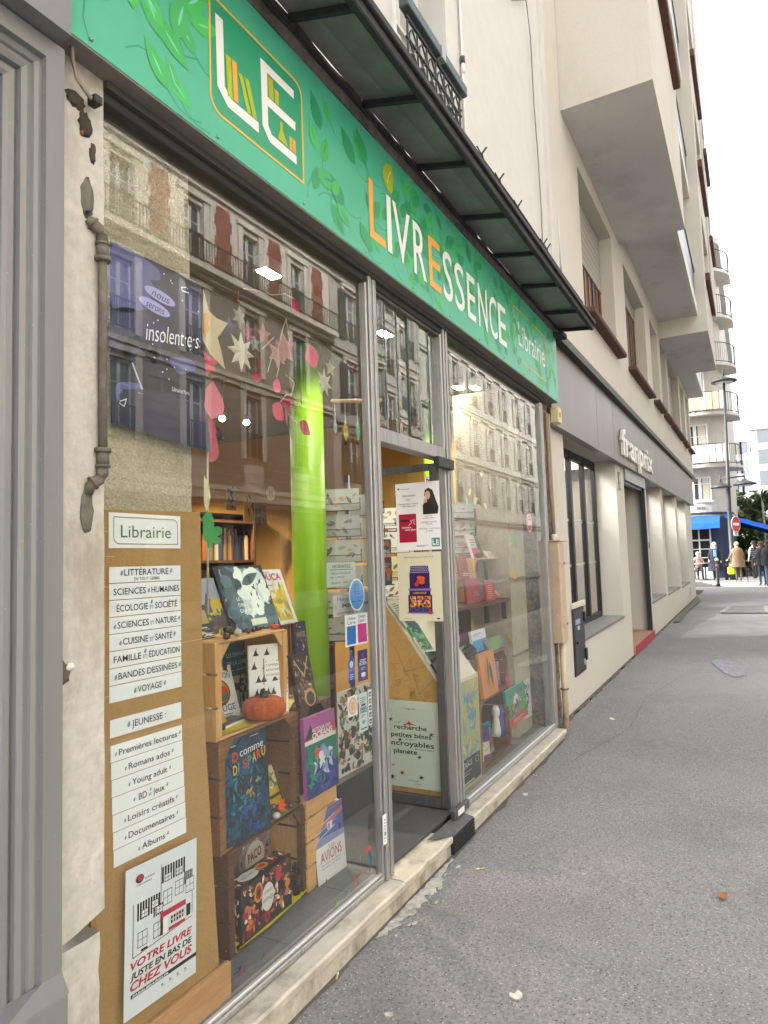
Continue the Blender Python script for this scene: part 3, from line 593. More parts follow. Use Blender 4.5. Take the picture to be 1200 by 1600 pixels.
# ================================================================ pipes, cables and boxes on the walls
gp = E('old_gas_pipe', 'peeling grey old gas pipe with elbows on the plastered jamb', 'pipe', (1.25, -.05, 1.6))
a = at(151, 395, -.07); b = at(153, 700, -.07)
p = PB(); p.tube([(1.262, -.05, b.z), (1.262, -.05, a.z)], .012, RUST, 12); p.build('pipe', gp)
def elbow(zs, s):
    X_, Y_ = 1.262, -.05; p = PB(); p.tube([(X_, Y_, zs), (X_, Y_, zs + s * .045)], [.017, .017], RUST, 16); p.tube([(X_, Y_, zs - s * .006), (X_, Y_, zs + s * .006)], .022, RUST, 16); p.tube([(X_, Y_, zs + s * .04), (X_, Y_, zs + s * .048)], .020, RUST, 16)
    p.tube([(X_, Y_, zs + s * .045), (X_ - .002, Y_, zs + s * .066), (X_ - .012, Y_, zs + s * .082), (X_ - .026, Y_ + .002, zs + s * .09), (X_ - .034, Y_ + .008, zs + s * .10), (X_ - .036, Y_ + .016, zs + s * .12)], [.015, .016, .016, .016, .015, .014], RUST, 16)
    p.tube([(X_ - .027, Y_ + .002, zs + s * .0905), (X_ - .031, Y_ + .004, zs + s * .094)], .020, RUST, 16); p.build('elbow_joint', gp)
    p = PB(); p.blob((X_ - .04, -.036, zs + s * .165), .020, .004, .06, RUST, 16, 10, .15, rg); p.build('wall_patch', gp)
elbow(a.z, 1); elbow(b.z, -1)
p = PB(); pts = [at(112, 65, -.07), at(113, 95, -.07), at(120, 122, -.07), at(132, 140, -.07), at(141, 152, -.07), at(147, 158, -.065)]
p.tube(pts, .006, C('#8b7f72', .7), 7); p.box(pts[-1].x - .012, pts[-1].x + .014, -.085, -.05, pts[-1].z - .014, pts[-1].z + .012, C('#222222', .6), .003); tag(p.build('loose_cable'), 'loose beige cable with black connector hanging under the left end of the sign', 'cable')
p = PB(); pts = [at(*q, -.03) for q in ((800, 0), (822, 0), (829, 60), (834, 160), (840, 235), (846, 330), (848, 395))]
p.tube(pts, .006, C('#77746e', .7), 6); tag(p.build('wall_cable'), 'thin sagging cable running down the white wall above the canopy', 'cable')
p = PB(); a = at(712, -10, -.02); b = at(722, 100, -.02); c2 = at(727, 215, -.02)
p.tube([(b.x, -.022, 12), (b.x, -.022, b.z - .1), (b.x, -.022, 3.8)], .008, C('#d6d4cf', .6), 6); p.tube([(b.x, -.025, b.z), (b.x, -.025, b.z + .05)], .018, C('#3b3936', .6), 8); p.tube([(b.x, -.025, b.z - .07), (b.x, -.025, b.z)], .014, C('#dddbd6', .6), 8)
tag(p.build('white_conduit'), 'thin white conduit with dark coupling on the white upper wall', 'conduit')
p = PB(); q = at(877, 430, -.06); p.tube([(q.x - .04, .0, q.z - .08), (q.x - .03, -.05, q.z - .06), (q.x, -.06, q.z)], .012, C('#55555a', .5), 7); p.tube([(q.x, -.06, q.z), (q.x, -.06, q.z + .09)], .011, C('#7d7f86', .4), 7); p.tube([(q.x, -.06, q.z + .09), (q.x, -.06, at(875, 342, -.06).z)], .008, C('#b9bcc6', .4), 7)
tag(p.build('antenna_rod'), 'thin pale antenna rod on a bent bracket beyond the canopy end', 'antenna')
jb = at(869, 650, -.06); p = PB(); p.box(jb.x - .07, jb.x + .05, -.10, -.02, jb.z - .075, jb.z + .075, C('#c3b68c', .5), .008); p.box(jb.x - .04, jb.x - .01, -.105, -.101, jb.z - .02, jb.z + .02, C('#57523f', .5)); tag(p.build('junction_box'), 'small yellowed junction box under the right end of the sign', 'junction box')
JX0, JX1 = 5.94, 6.23
p = PB(); rough_block(p, 5.93, 6.26, .02, .3, gz(6), 3.0, PM('crumbling_mortar', '#6f5f51', '#99897a', 40, [('#3a302a', 7, .5, .64, .8), ('#b39c8b', 9, .58, .7, .7)], .95, (.9, 50, .012)), nx=8, nz=50, j=.012); p.build('crumbling_joint', bs)
cb = E('conduit_casing', 'beige metal conduit casing on the wall right of the shop window', 'casing', (6.1, -.08, .7))
z1, z0 = at(860, 845, -.1).z, at(862, 1016, -.1).z
CBM = PM('beige_enamel', '#ad9880', '#b8a48c', 12, [('#9a7b5b', 4, .58, .72, .5, (1, 1, .4)), ('#7b6a58', 14, .66, .76, .6)], .5, (.05, 40, .002))
p = PB(); p.box(5.985, 6.105, -.10, .02, z0, z1, CBM, .01); p.build('casing_body', cb); p = PB(); p.box(6.108, 6.225, -.085, .02, z0 - .005, z1 - .005, CBM, .02); p.build('casing_body', cb)
p = PB(); p.box(5.975, 6.235, -.11, .02, z1, z1 + .012, CBM, .003); p.build('casing_cap', cb)
for zz in (z0 + .16, z1 - .2): p = PB(); p.box(5.98, 6.23, -.105, -.1005, zz, zz + .012, CBM); p.tube([(6.107, -.112, zz + .006), (6.107, -.1, zz + .006)], .01, C('#7a6a55', .5), 8); p.build('strap', cb)
p = PB(); BP = PM('beige_pipe', '#b7a489', '#c8b79d', 14, [('#8a7860', 5, .56, .7, .6)], .6, None)
p.tube([(6.12, -.05, gz(6.1)), (6.115, -.05, z0 - .005)], .028, BP, 12); p.tube([(6.12, -.05, .42), (6.12, -.05, .435)], .036, RUST, 10); tag(p.build('beige_pipe'), 'beige pipe running from the conduit casing down to the pavement', 'pipe')
p = PB(); p.tube([(6.14, -.02, z1 + .012), (6.13, -.02, 2.0), (6.10, -.015, 2.25), (6.10, -.015, 2.9)], .016, PM('brown_pipe', '#7d6a58', '#8f7d69', 14, None, .7), 8); p.tube([(6.17, -.02, z1 + .012), (6.17, -.02, 2.9)], .010, C('#a39483', .6), 6)
p.tube([(6.14, -.02, z1), (6.14, -.02, z1 + .07)], .03, C('#c9beb0', .6), 10); tag(p.build('brown_riser_pipe'), 'thin brown pipes rising from the conduit casing to the sign', 'pipe')
# ================================================================ the supermarket building next door
sm = E('supermarket_building', 'beige rendered building with taupe shop fascia and projecting grey bays', 'building', (15, .05, .2))
SHR, SX0 = .0135, 6.9
def SB():
    p = PB(); p.sh = SHR; p.sx = SX0; return p
YW, RD = .05, .34
lows = [(6.96, 9.95, .71, 2.88), (10.62, 12.72, .0, 2.88), (12.98, 15.15, .66, 2.88), (15.55, 18.1, .63, 2.88), (18.6, 20.9, .60, 2.88)]
ups = [(8.45, 10.75, 4.62, 6.46), (11.85, 14.35, 4.66, 6.46), (15.15, 16.4, 4.70, 6.46), (16.9, 18.15, 4.70, 6.46), (18.5, 21.3, 4.70, 6.46), (21.75, 23.1, 4.70, 6.46), (23.7, 24.8, 4.7, 6.46)]
p = SB(); holes_wall(p, YW, 6.265, 22.9, -.1, 2.9, lows, BEIGE, RD)
p.face([(22.9, YW, -.1), (22.9, 9, -.1), (22.9, 9, 2.9), (22.9, YW, 2.9)], BEIGE); p.build('ground_floor_wall', sm)
p = SB(); holes_wall(p, YW, 6.3, 25.2, 3.68, 6.9, ups, BEIGE, .24)
p.face([(25.2, YW, 2.95), (25.2, 9, 2.95), (25.2, 9, 21), (25.2, YW, 21)], BEIGE)
p.face([(6.3, YW, 6.9), (25.2, YW, 6.9), (25.2, YW, 20.5), (6.3, YW, 20.5)], BEIGE)
p.face([(22.9, YW, 2.95), (22.9, 9, 2.95), (25.2, 9, 2.95), (25.2, YW, 2.95)][::-1], BEIGE); p.build('upper_wall', sm)
TAUP = PM('taupe_fascia', '#5c5350', '#6b615d', 3, [('#4b4442', .8, .5, .75, .5, (1, 1, .3)), ('#8b827d', 1.6, .58, .75, .4, (1, 1, .3))], .38, None, stretch=(1, 1, .25), metal=.2)
fs = None
for k, (a, b) in enumerate(((6.25, 8.4), (8.41, 9.5), (9.51, 14.1), (14.11, 17.0), (17.01, 20.1), (20.11, 23.25))):
    p = SB(); p.box(a, b, -.03, .06, 2.84, 3.66, TAUP); f = p.build('fascia_panel', sm); fs = fs or f
p = SB(); p.box(6.25, 24.2, -.10, .052, 3.67, 3.73, C('#3a3634', .6)); p.box(6.25, 24.2, -.07, .052, 3.731, 3.80, C('#4a4441', .6)); p.build('fascia_flashing', sm)
# raised white shop name
M = frame((9.93, -.05, 2.965 + SHR * 3.0)); x1 = loc2(M, 1018, 735)[0]
p = PB(M); v, fcs = glyphs('franprix', .012, 0, 1.0); k = .33 / CAPH; W_ = max(a[0] for a in v) * k; sxx = (x1) / W_
for dy, lay in ((-.025, 1), (.015, 0)):
    p.add([(a[0] * k * sxx, dy, a[1] * k * 1.12 + SHR * a[0] * k * sxx) for a in v], fcs if lay else [tuple(reversed(q)) for q in fcs], C('#dcdad6', .5))
nv = len(v); ec = {}
for q in fcs:
    for i in range(len(q)): e = (q[i], q[(i + 1) % len(q)]); ec[e] = 1
rim = [e for e in ec if (e[1], e[0]) not in ec]
p.add([(a[0] * k * sxx, dy, a[1] * k * 1.12 + SHR * a[0] * k * sxx) for dy in (-.025, .015) for a in v], [(e[0], e[0] + nv, e[1] + nv, e[1]) for e in rim], C('#c9c6c0', .5)); p.build('raised_lettering', sm)
# shop windows
for i, (a, b, c0, c1) in enumerate(lows):
    y = YW + RD
    if i == 1: continue
    p = SB(); FRM = C('#1d1d1f', .45); n = 4 if i == 0 else 2
    for k in range(n + 1):
        x = a + (b - a) * k / n; p.box(max(a, x - .04), min(b, x + .04), y - .06, y - .005, c0, c1, FRM)
    p.box(a, b, y - .055, y - .006, c0, c0 + .07, FRM); p.box(a, b, y - .055, y - .006, c1 - .1, c1, FRM)
    f = p.build('window', sm)
    p = SB(); p.box(a, b, y - .03, y - .02, c0, c1, GLASSD); p.build('pane', f)
    p = SB(); p.box(a + .05, b - .05, y - .018, y - .016, 2.0, 2.035, C('#b9bcba', .5)); p.box(a + .05, b - .05, y - .018, y - .016, 1.45, 1.48, C('#b9bcba', .5)); p.build('painted_reflection', f)  # pale bars paint a reflection onto the window glass
    p = SB(); p.box(a - .02, b + .02, y + .9, y + .95, c0, c1, C('#33312f', .9)); p.box(a, b, y, y + .9, c0 - .02, c0 - .002, C('#44413d', .9)); p.build('display_back', f)
    p = SB(); p.box(a - .0, b + .0, YW - .012, y - .061, c0 - .03, c0 + .004, PM('slate_sill', '#6d6b68', '#827f7b', 30, [('#545250', 5, .55, .7, .5)], .8)); p.build('sill', f)
p = SB(); a, b = 10.62, 12.72
p.box(a, b, 1.3, 1.35, .1, 2.88, C('#1b1a1a', .7)); p.box(a, b, YW + .02, 1.3, 2.70, 2.88, C('#141414', .7)); p.box(b - .012, b - .002, YW + .34, 1.3, .2, 2.7, C('#7d6c5e', .8)); p.box(a + .002, a + .012, YW + .34, 1.3, .2, 2.7, C('#5d5148', .8)); dd = p.build('doorway', sm)
p = SB(); p.box(a, b, YW - .03, 1.3, .0, .2, C('#a5806a', .6)); p.box(b - .03, b - .013, YW + .34, 1.29, .2, .48, C('#8a6549', .6)); p.box(a + .02, b + .02, YW - .045, YW - .031, -.08, .2, PM('red_step_paint', '#8e2a34', '#a2343e', 14, [('#6b2429', 3, .55, .7, .5)], .5)); p.build('red_step', dd)
p = SB(); p.box(a, b, YW - .03, YW + .16, 2.66, 2.87, C('#8d8f91', .4, .5)); p.box(a + .03, b - .03, YW + .02, YW + .05, 2.62, 2.66, C('#5c5e60', .4, .5)); p.build('shutter_box', dd)
p = SB(); p.box(b - .02, b + .06, YW - .025, YW + .03, .2, 2.66, C('#c4c2bd', .5)); p.box(b - .10, b - .021, YW - .02, YW + .05, .2, 2.66, C('#2a2a2b', .5)); p.box(b + .0, b + .05, YW - .045, YW - .026, 1.62, 1.72, C('#6f7072', .4)); p.build('shutter_rail', dd)
p = SB(); p.box(10.12, 10.28, YW - .012, YW - .001, 2.48, 2.74, C('#6d6d66', .6)); p.box(10.15, 10.25, YW - .014, YW - .0122, 2.60, 2.70, C('#a3a49a', .6)); p.box(10.15, 10.25, YW - .014, YW - .0122, 2.51, 2.57, C('#a3a49a', .6)); p.build('wall_plaque', sm)
p = SB(); p.box(20.55, 21.05, YW - .012, YW - .001, .24, .50, C('#d0ccc2', .7))
for k in range(6): p.box(20.65, 20.95, YW - .016, YW - .0122, .27 + k * .036, .285 + k * .036, C('#1b1b1b', .8))
p.build('vent_grille', sm)
ec_ = E('electricity_cabinet', 'narrow black electricity cabinet in the beige wall below the first shop window', 'cabinet', (7.17, YW, .4))
p = SB(); p.box(6.93, 7.42, YW - .016, YW - .001, .39, 1.06, C('#202124', .45), .006); p.build('cabinet_body', ec_)
p = SB(); p.box(6.96, 7.39, YW - .020, YW - .0165, .42, 1.03, C('#2a2b2e', .4), .002); b_ = p.build('cabinet_door', ec_)
p = SB(); p.box(7.0, 7.2, YW - .0225, YW - .0205, .90, .95, C('#8d9bb8', .5)); p.box(7.08, 7.16, YW - .0225, YW - .0205, .84, .88, C('#c3c6cc', .5)); p.box(7.30, 7.36, YW - .0225, YW - .0205, .46, .52, C('#9fa1a3', .5)); p.build('sticker', b_)
p = SB(); p.box(7.36, 7.43, YW - .035, YW - .021, .90, 1.0, BLACK); p.box(7.36, 7.43, YW - .035, YW - .021, .5, .62, BLACK); p.lathe((7.02, YW - .024, .72), [(.012, -.012), (.012, .012)], BLACK, 8); p.build('hinge', b_)
p = SB(); p.box(6.90, 7.46, YW - .03, YW - .001, 1.065, 1.12, C('#c3bdae', .7), .006); p.build('cabinet_hood', ec_)
# upper windows: roller shutter boxes, timber below, brick sills
TIMB = PM('varnished_timber', '#6a4125', '#8a5a36', 6, None, .5, None, stretch=(12, 12, 1)); BRK = PM('brick_sill', '#4d322a', '#63433a', 14, [('#3a2723', 4, .5, .7, .5)], .8, (.3, 60, .004))
for i, (a, b, c0, c1) in enumerate(ups):
    y = YW + .24; p = SB(); p.box(a, b, y - .03, y, c0, c1, C('#3b302a', .6)); f = p.build('window', sm)
    p = SB(); cs = 5.58 if i == 0 else (c0 + .35 if i > 1 else c0 + 1.5); p.box(a + .03, b - .03, y - .06, y - .031, cs, c1 - .02, C('#99968f', .7))
    for k in range(8): zz = cs + (c1 - cs) * k / 8; p.box(a + .03, b - .03, y - .062, y - .0602, zz, zz + .006, C('#7f7c76', .7))
    p.build('roller_shutter', f)
    p = SB()
    for k in range(9): x = a + .04 + (b - a - .08) * k / 8; p.box(x - .05, x + .03, y - .045, y - .031, c0 + .02, cs, TIMB if k % 3 else C('#17120f', .4))
    p.build('timber_slats', f)
    p = SB(); p.box(a - .06, b + .06, YW - .13, y - .04, c0 - .075, c0 - .002, BRK, .012); p.build('sill', f)
# projecting bays and balcony slabs above
def bay(x0, x1, yo, z0, z1, wins):
    p = PB(); p.face([(x0, yo, z0), (x0, yo, z1), (x0, YW - .002, z1), (x0, YW - .002, z0)], BEIGE); p.face([(x1, yo, z0), (x1, YW - .002, z0), (x1, YW - .002, z1), (x1, yo, z1)], BEIGE)
    holes_wall(p, yo, x0, x1, z0, z1, wins, BEIGE, .2); p.face([(x0, yo, z1), (x1, yo, z1), (x1, YW, z1), (x0, YW, z1)], BEIGE)
    q = p.build('projecting_bay', sm)
    r = PB(); r.face([(x0, YW - .002, z0), (x1, YW - .002, z0), (x1, yo, z0), (x0, yo, z0)], SOFF); r.build('soffit', q)
    for a, b, c0, c1 in wins:
        r = PB(); r.box(a, b, yo + .17, yo + .199, c0, c1, C('#3f4042', .4)); r.box(a + .05, b - .05, yo + .15, yo + .169, c0 + (c1 - c0) * .5, c1, C('#9c988f', .7)); f = r.build('bay_window', q)
        r = PB(); r.box(a - .1, b + .1, yo - .10, yo - .001, c0 - .2, c0 - .01, BRK, .01); r.build('sill', q)
bay(7.66, 11.6, -.955, 6.74, 18.6, [(8.6, 11.0, 8.95, 10.5), (8.6, 11.0, 11.75, 13.3), (8.6, 11.0, 14.5, 16.0)])
bay(16.9, 20.75, -.99, 6.62, 18.6, [(17.6, 20.2, 8.2, 9.7), (17.6, 20.2, 11.0, 12.6), (17.6, 20.2, 13.8, 15.4)])
bay(22.2, 25.25, -.99, 9.4, 19.4, [(22.8, 24.8, 11.3, 12.8), (22.8, 24.8, 14.1, 15.6)])
def balc(x0, x1, yo, z):
    p = PB(); p.box(x0, x1, yo + .06, YW - .002, z, z + .14, SOFF); p.box(x0, x1, yo, yo + .06, z - .004, z + .28, C('#cfccc5', .7)); q = p.build('balcony_slab', sm)
    r = PB(); r.box(x0, x1, yo + .02, yo + .04, z + .32, z + 1.0, C('#3d4a5c', .3)); r.box(x0, x1, yo, yo + .05, z + 1.0, z + 1.04, C('#2a2b2d', .5)); r.build('balcony_screen', q)
for k in range(4): balc(11.604, 16.896, -.80, 7.02 + 2.8 * k)
balc(20.754, 25.2, -.42, 6.85); balc(20.754, 22.19, -.86, 9.5); balc(20.754, 22.19, -.86, 12.3)
p = PB(); p.box(6.3, 25.2, YW, 9, 20.5, 20.8, BEIGE); p.build('roof_parapet', sm)
# ================================================================ café corner building
CX = 35.0
cf = E('corner_cafe_building', 'white rounded corner building with iron balconies and a blue café below', 'building', (CX, .5, .4))
WB = PM('white_facade', '#b9b6b0', '#c6c3bd', 2, [('#a5a29c', .5, .5, .75, .4)], .85)
def rcorner(x0, y0, R, off=0, n=8):      # street-front line then round the corner, then away along +x
    pts = [(x0 - off, 9.0)]
    for k in range(n + 1):
        a = PI / 2 * k / n; pts.append((x0 + R - (R + off) * math.cos(a), y0 + R - (R + off) * math.sin(a)))
    pts.append((x0 + 26, y0 - off)); return pts
def wallstrip(p, pts, z0, z1, mat):
    for a, b in zip(pts, pts[1:]): p.face([(a[0], a[1], z0), (b[0], b[1], z0), (b[0], b[1], z1), (a[0], a[1], z1)], mat)
Y0 = -.78; zg = gz(CX)
p = PB(); wallstrip(p, rcorner(CX, Y0, 1.3), 3.25, 16.4, WB); wallstrip(p, rcorner(CX, Y0, 1.3, .25), 16.4, 16.7, WB)
pt = rcorner(CX, Y0, 1.3, .25); p.face([(a, b, 16.4) for a, b in pt] + [(CX + 26, 9, 16.4)], WB); p.face([(a, b, 16.7) for a, b in pt] + [(CX + 26, 9, 16.7)], WB); wallstrip(p, rcorner(CX + .3, Y0 + .4, 1.3), 16.7, 17.6, PM('zinc_roof', '#6d7276', '#7d8286', 8)); p.build('upper_wall', cf)
slz = [at(1100, y, CX, 0).z for y in (729, 648, 571, 496, 424)]
RAIL = C('#4b4642', .6)
for k, z in enumerate(slz):
    p = PB(); o = rcorner(CX, Y0, 1.3, .62)[:-1]; o.append((CX + 2.2, Y0 - .62)); i_ = [(CX - .001, 9.0)] + rcorner(CX, Y0, 1.3, .001)[1:-1] + [(CX + 2.2, Y0 - .001)]
    wallstrip(p, o, z - .10, z + .02, WB); n = len(o)
    for a in range(n - 1):
        p.face([(*o[a], z + .02), (*o[a + 1], z + .02), (*i_[a + 1], z + .02), (*i_[a], z + .02)], WB); p.face([(*i_[a], z - .1), (*i_[a + 1], z - .1), (*o[a + 1], z - .1), (*o[a], z - .1)], WB)
    p.face([(*o[-1], z - .1), (*i_[-1], z - .1), (*i_[-1], z + .02), (*o[-1], z + .02)], WB); b_ = p.build('balcony', cf)
    q = PB(); o = rcorner(CX, Y0, 1.3, .58)[:-1] + [(CX + 2.15, Y0 - .58)]
    for zz in (z + .1, z + .98): q.tube([(a, b, zz) for a, b in o], .022, RAIL, 5)
    dl = 0.0
    for a, b in zip(o, o[1:]):
        L_ = math.hypot(b[0] - a[0], b[1] - a[1]); n = max(1, int(L_ / .12))
        for t in range(n):
            x, y = a[0] + (b[0] - a[0]) * t / n, a[1] + (b[1] - a[1]) * t / n; q.box(x - .009, x + .009, y - .009, y + .009, z + .1, z + .98, RAIL)
    q.build('railing', b_)
    if k in (0, 1):
        r = PB(); r.M = frame((CX - .60, 9, z + .12), -PI / 2)
        for t in range(9): r.box(9 - 1.6 + t * .28, 9 - 1.36 + t * .28, 0, .012, 0, .8, C(('#c9a58c', '#b99a86', '#d3c4b6')[t % 3] if k else '#c7c3bb', .8))
        r.build('balcony_screen', b_)
def cwin(yc, w, z0, z1):
    p = PB(); M_ = frame((CX - .012, yc + w / 2, z0), -PI / 2); p.M = M_; W_, H_ = w, z1 - z0; f = .07
    p.box(-.08, W_ + .08, -.03, .01, -.07, 0, WB); p.box(0, f, -.03, .01, 0, H_, CW1); p.box(W_ - f, W_, -.03, .01, 0, H_, CW1); p.box(f, W_ - f, -.03, .01, H_ - f, H_, CW1); p.box(f, W_ - f, -.03, .01, 0, f, CW1); p.box(W_ / 2 - f, W_ / 2 + f, -.035, .01, f, H_ - f, CW1); p.box(f, W_ - f, -.028, .009, H_ * .7, H_ * .7 + .03, CW1)
    o = p.build('window', cf); q = PB(M_); q.box(f, W_ - f, -.016, -.008, f, H_ - f, C('#3d4143', .12)); q.box(f + .04, W_ * .4, -.0158, -.0155, f, H_ - f, C('#b2aea2', .9)); q.box(W_ * .62, W_ - f - .02, -.0185, -.0165, f, H_ - f, C('#a9a596', .9)); q.build('pane', o)
zc = lambda y: at(1092, y, CX, 0).z
cwin(at(1094, 765, CX, 0).y, .95, zc(783), zc(746))
for k, z in enumerate(slz): cwin(at(1090, 690, CX, 0).y + .1, 1.1, z + .05, z + 2.0); cwin(3.6, 1.1, z + .05, z + 2.0)
# small ventilators, corner cornice lamp
p = PB(); M_ = frame((CX - .012, at(1089, 794, CX, 0).y, zc(796)), -PI / 2); p.M = M_; p.box(0, .16, -.01, .01, 0, .12, C('#6d6a66', .8)); p.box(.2, .36, -.01, .01, 0, .12, C('#6d6a66', .8)); p.build('wall_vent', cf)
# ground floor
NAVY = C('#1b2a4a', .45); p = PB(); wallstrip(p, rcorner(CX + .02, Y0 + .02, .6), gz(CX), 3.25, NAVY); p.build('shopfront_wall', cf)
ya = at(1112, 850, CX, 0).y; yb = 4.2
p = PB(); M_ = frame((CX - .03, yb, gz(CX)), -PI / 2); p.M = M_; W_ = yb - ya; H_ = 2.35; f = .09
p.box(0, W_, -.03, .04, H_ - f, H_, CW1); p.box(0, W_, -.03, .04, 0, .5, CW1); p.box(0, W_, -.028, .04, H_ - .62, H_ - .55, CW1)
nn = 8
for k in range(nn + 1):
    x = W_ * k / nn; wd = .07 if (nn - k) % 2 == 0 else .03; p.box(max(0, x - wd), min(W_, x + wd), -.032, .039, .5, H_ - f, CW1)
for zz in (.95, 1.35): p.box(W_ * .5, W_, -.026, .038, zz - .02, zz + .02, CW1)
o = p.build('cafe_window', cf); q = PB(M_); q.box(0, W_, .0, .01, .5, H_ - f, C('#1d2226', .08)); q.build('pane', o)
BLU = [PM('blue_canvas', '#14489f', '#1a55b4', 4, None, .75), PM('blue_canvas_light', '#1d66c6', '#2775d4', 4, None, .7)]
def awning(name, a, b, drop, wall, fr):      # a, b ground-plan ends of the wall edge; wall height; fr front vector
    p = PB(); ax, ay = a; bx, by = b; fx, fy = fr
    q1, q2, q3, q4 = (ax, ay, wall), (bx, by, wall), (bx + fx, by + fy, wall - drop), (ax + fx, ay + fy, wall - drop)
    p.face([q1, q2, q3, q4], BLU[0]); t = .025; p.face([(v[0], v[1], v[2] - t) for v in (q4, q3, q2, q1)], BLU[0])
    p.face([q4, q3, (q3[0], q3[1], q3[2] - .26), (q4[0], q4[1], q4[2] - .26)], BLU[1]); p.face([(q4[0], q4[1], q4[2] - .26), (q3[0], q3[1], q3[2] - .26), (q3[0] * .9996, q3[1], q3[2] - t), (q4[0] * .9996, q4[1], q4[2] - t)], BLU[1])
    p.face([q1, q4, (q4[0], q4[1], q4[2] - .2), (q1[0], q1[1], q1[2] - .2)], BLU[0]); p.face([q2, (q2[0], q2[1], q2[2] - .2), (q3[0], q3[1], q3[2] - .2), q3], BLU[0])
    return p.build(name, cf)
zt = at(1100, 806, CX, 0).z
awning('awning', (CX - .02, 5), (CX - .02, at(1125, 810, CX, 0).y), .36, zt, (-.75, 0))
awning('awning', (CX + .1, Y0 + .3), (CX + 3.6, Y0 + .0), .62, zt + .05, (0.25, -1.75)); awning('awning', (CX + 3.9, Y0 - .02), (CX + 9, Y0 - .02), .62, zt + .05, (0, -1.6))
p = PB(); wallstrip(p, rcorner(CX, Y0, 1.3, .08), zt + .05, zt + .16, C('#2a2f38', .6)); p.build('shopfront_cornice', cf)
# further houses of the street, in white
def far_block(name, label, x, y0, y1, d, h, mat, cols, rows, seed, ww=1.1, wh=1.5, side=0):
    t = E(name, label, 'building', (x, (y0 + y1) / 2, .3)); r = random.Random(seed)
    p = PB(); p.box(x, x + d, y0, y1, -.2, h, mat); p.box(x - .12, x + d, y0 - .12, y1 + .1, h, h + .25, mat); p.box(x + .8, x + d, y0 + .9, y1, h + .25, h + 2.6, mat); p.build('wall', t)
    for i in range(rows):
        for k in range(cols):
            z = 4.2 + (h - 5.4) * i / max(1, rows - 1) - .3; y = y0 + (y1 - y0) * (k + .5) / cols
            q = PB(); q.box(x - .03, x - .004, y - ww / 2, y + ww / 2, z, z + wh, CW1); q.box(x - .05, x - .031, y - ww / 2 + .07, y + ww / 2 - .07, z + .07, z + wh - .07, C(r.choice(['#6d7377', '#7a8082', '#83867f']), .2)); q.build('window', t)
            if side:
                xx = x + d * (k + .5) / cols; q = PB(); q.box(xx - ww / 2, xx + ww / 2, y0 - .03, y0 - .004, z, z + wh, CW1); q.box(xx - ww / 2 + .08, xx + ww / 2 - .08, y0 - .05, y0 - .031, z + .07, z + wh - .07, C('#6d7275', .2)); q.build('window', t)
    return t
WB2 = PM('pale_facade', '#9c9a96', '#a5a39f', 1, [('#8f8d89', .3, .5, .75, .4)], .85)
q = at(1178, 750, 82, 0); zt2 = at(1178, 672, 82, 0).z
far_block('white_apartment_block', 'white modern apartment block far down the street on the right', 82, q.y - 16, q.y, 18, zt2, WB2, 7, 5, 4, 1.3, 1.7)
q2 = at(1152, 700, 96, 0)
far_block('stepped_white_house', 'white stepped house in the distance behind the street lamp', 96, q.y + .5, q2.y + 1.5, 14, at(1165, 690, 96, 0).z, WB2, 4, 5, 6, 1.0, 1.7)
# ================================================================ opposite side of the street (seen mirrored in the glass)
YO = -15.0
STN = PM('opposite_stone', '#c3bcae', '#d3ccbf', 8, [('#a39c8e', .8, .5, .72, .5, (1, 1, .4)), ('#dad5c9', 1.6, .58, .75, .4)], .9, (.3, 40, .01)); BRC = PM('opposite_brick', '#7d4a3b', '#955c49', 30, [('#5b372d', 1.4, .5, .7, .5)], .9, (.3, 60, .006), stretch=(1, 1, 4))
STG = PM('opposite_grey_stone', '#a09d96', '#b0ada6', 8, [('#7b766c', .8, .5, .72, .5, (1, 1, .4))], .9, (.3, 40, .01)); OI = C('#202124', .5)
oa = E('brick_and_stone_building', 'brick and stone apartment house across the street, mirrored in the left window', 'building', (16, YO, .1))
XA0, XA1 = 5.0, 26.0; cols = [8.02 + 3.09 * k for k in range(6)]; flo = [(5.7, 8.1), (9.0, 11.3), (12.45, 14.5), (15.9, 17.7)]
hol = [(x - .48, x + .48, a, b) for x in cols for a, b in flo] + [(6 + 3.3 * k, 8.7 + 3.3 * k, .5, 3.5) for k in range(6)]
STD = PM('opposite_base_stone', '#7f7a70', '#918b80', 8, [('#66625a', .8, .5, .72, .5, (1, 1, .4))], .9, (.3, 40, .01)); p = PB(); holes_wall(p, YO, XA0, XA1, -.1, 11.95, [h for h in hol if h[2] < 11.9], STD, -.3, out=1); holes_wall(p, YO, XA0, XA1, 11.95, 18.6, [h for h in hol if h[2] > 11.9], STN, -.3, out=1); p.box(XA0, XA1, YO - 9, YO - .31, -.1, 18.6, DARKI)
for k in range(12): zz = 4.4 + k * .36; p.box(XA0, XA1, YO + .001, YO + .012, zz, zz + .33, STN) if zz < 5.2 or 8.2 < zz < 8.9 else None
p.build('wall', oa)
p = PB()
for z, d, h in ((4.0, .35, .25), (8.55, .18, .16), (11.95, .5, .22), (15.3, .2, .16), (18.3, .6, .35)): p.box(XA0, XA1, YO + .001, YO + d, z, z + h, STN); p.box(XA0, XA1, YO + .001, YO + d * .55, z - .18, z - .002, STN)
p.build('cornice', oa)
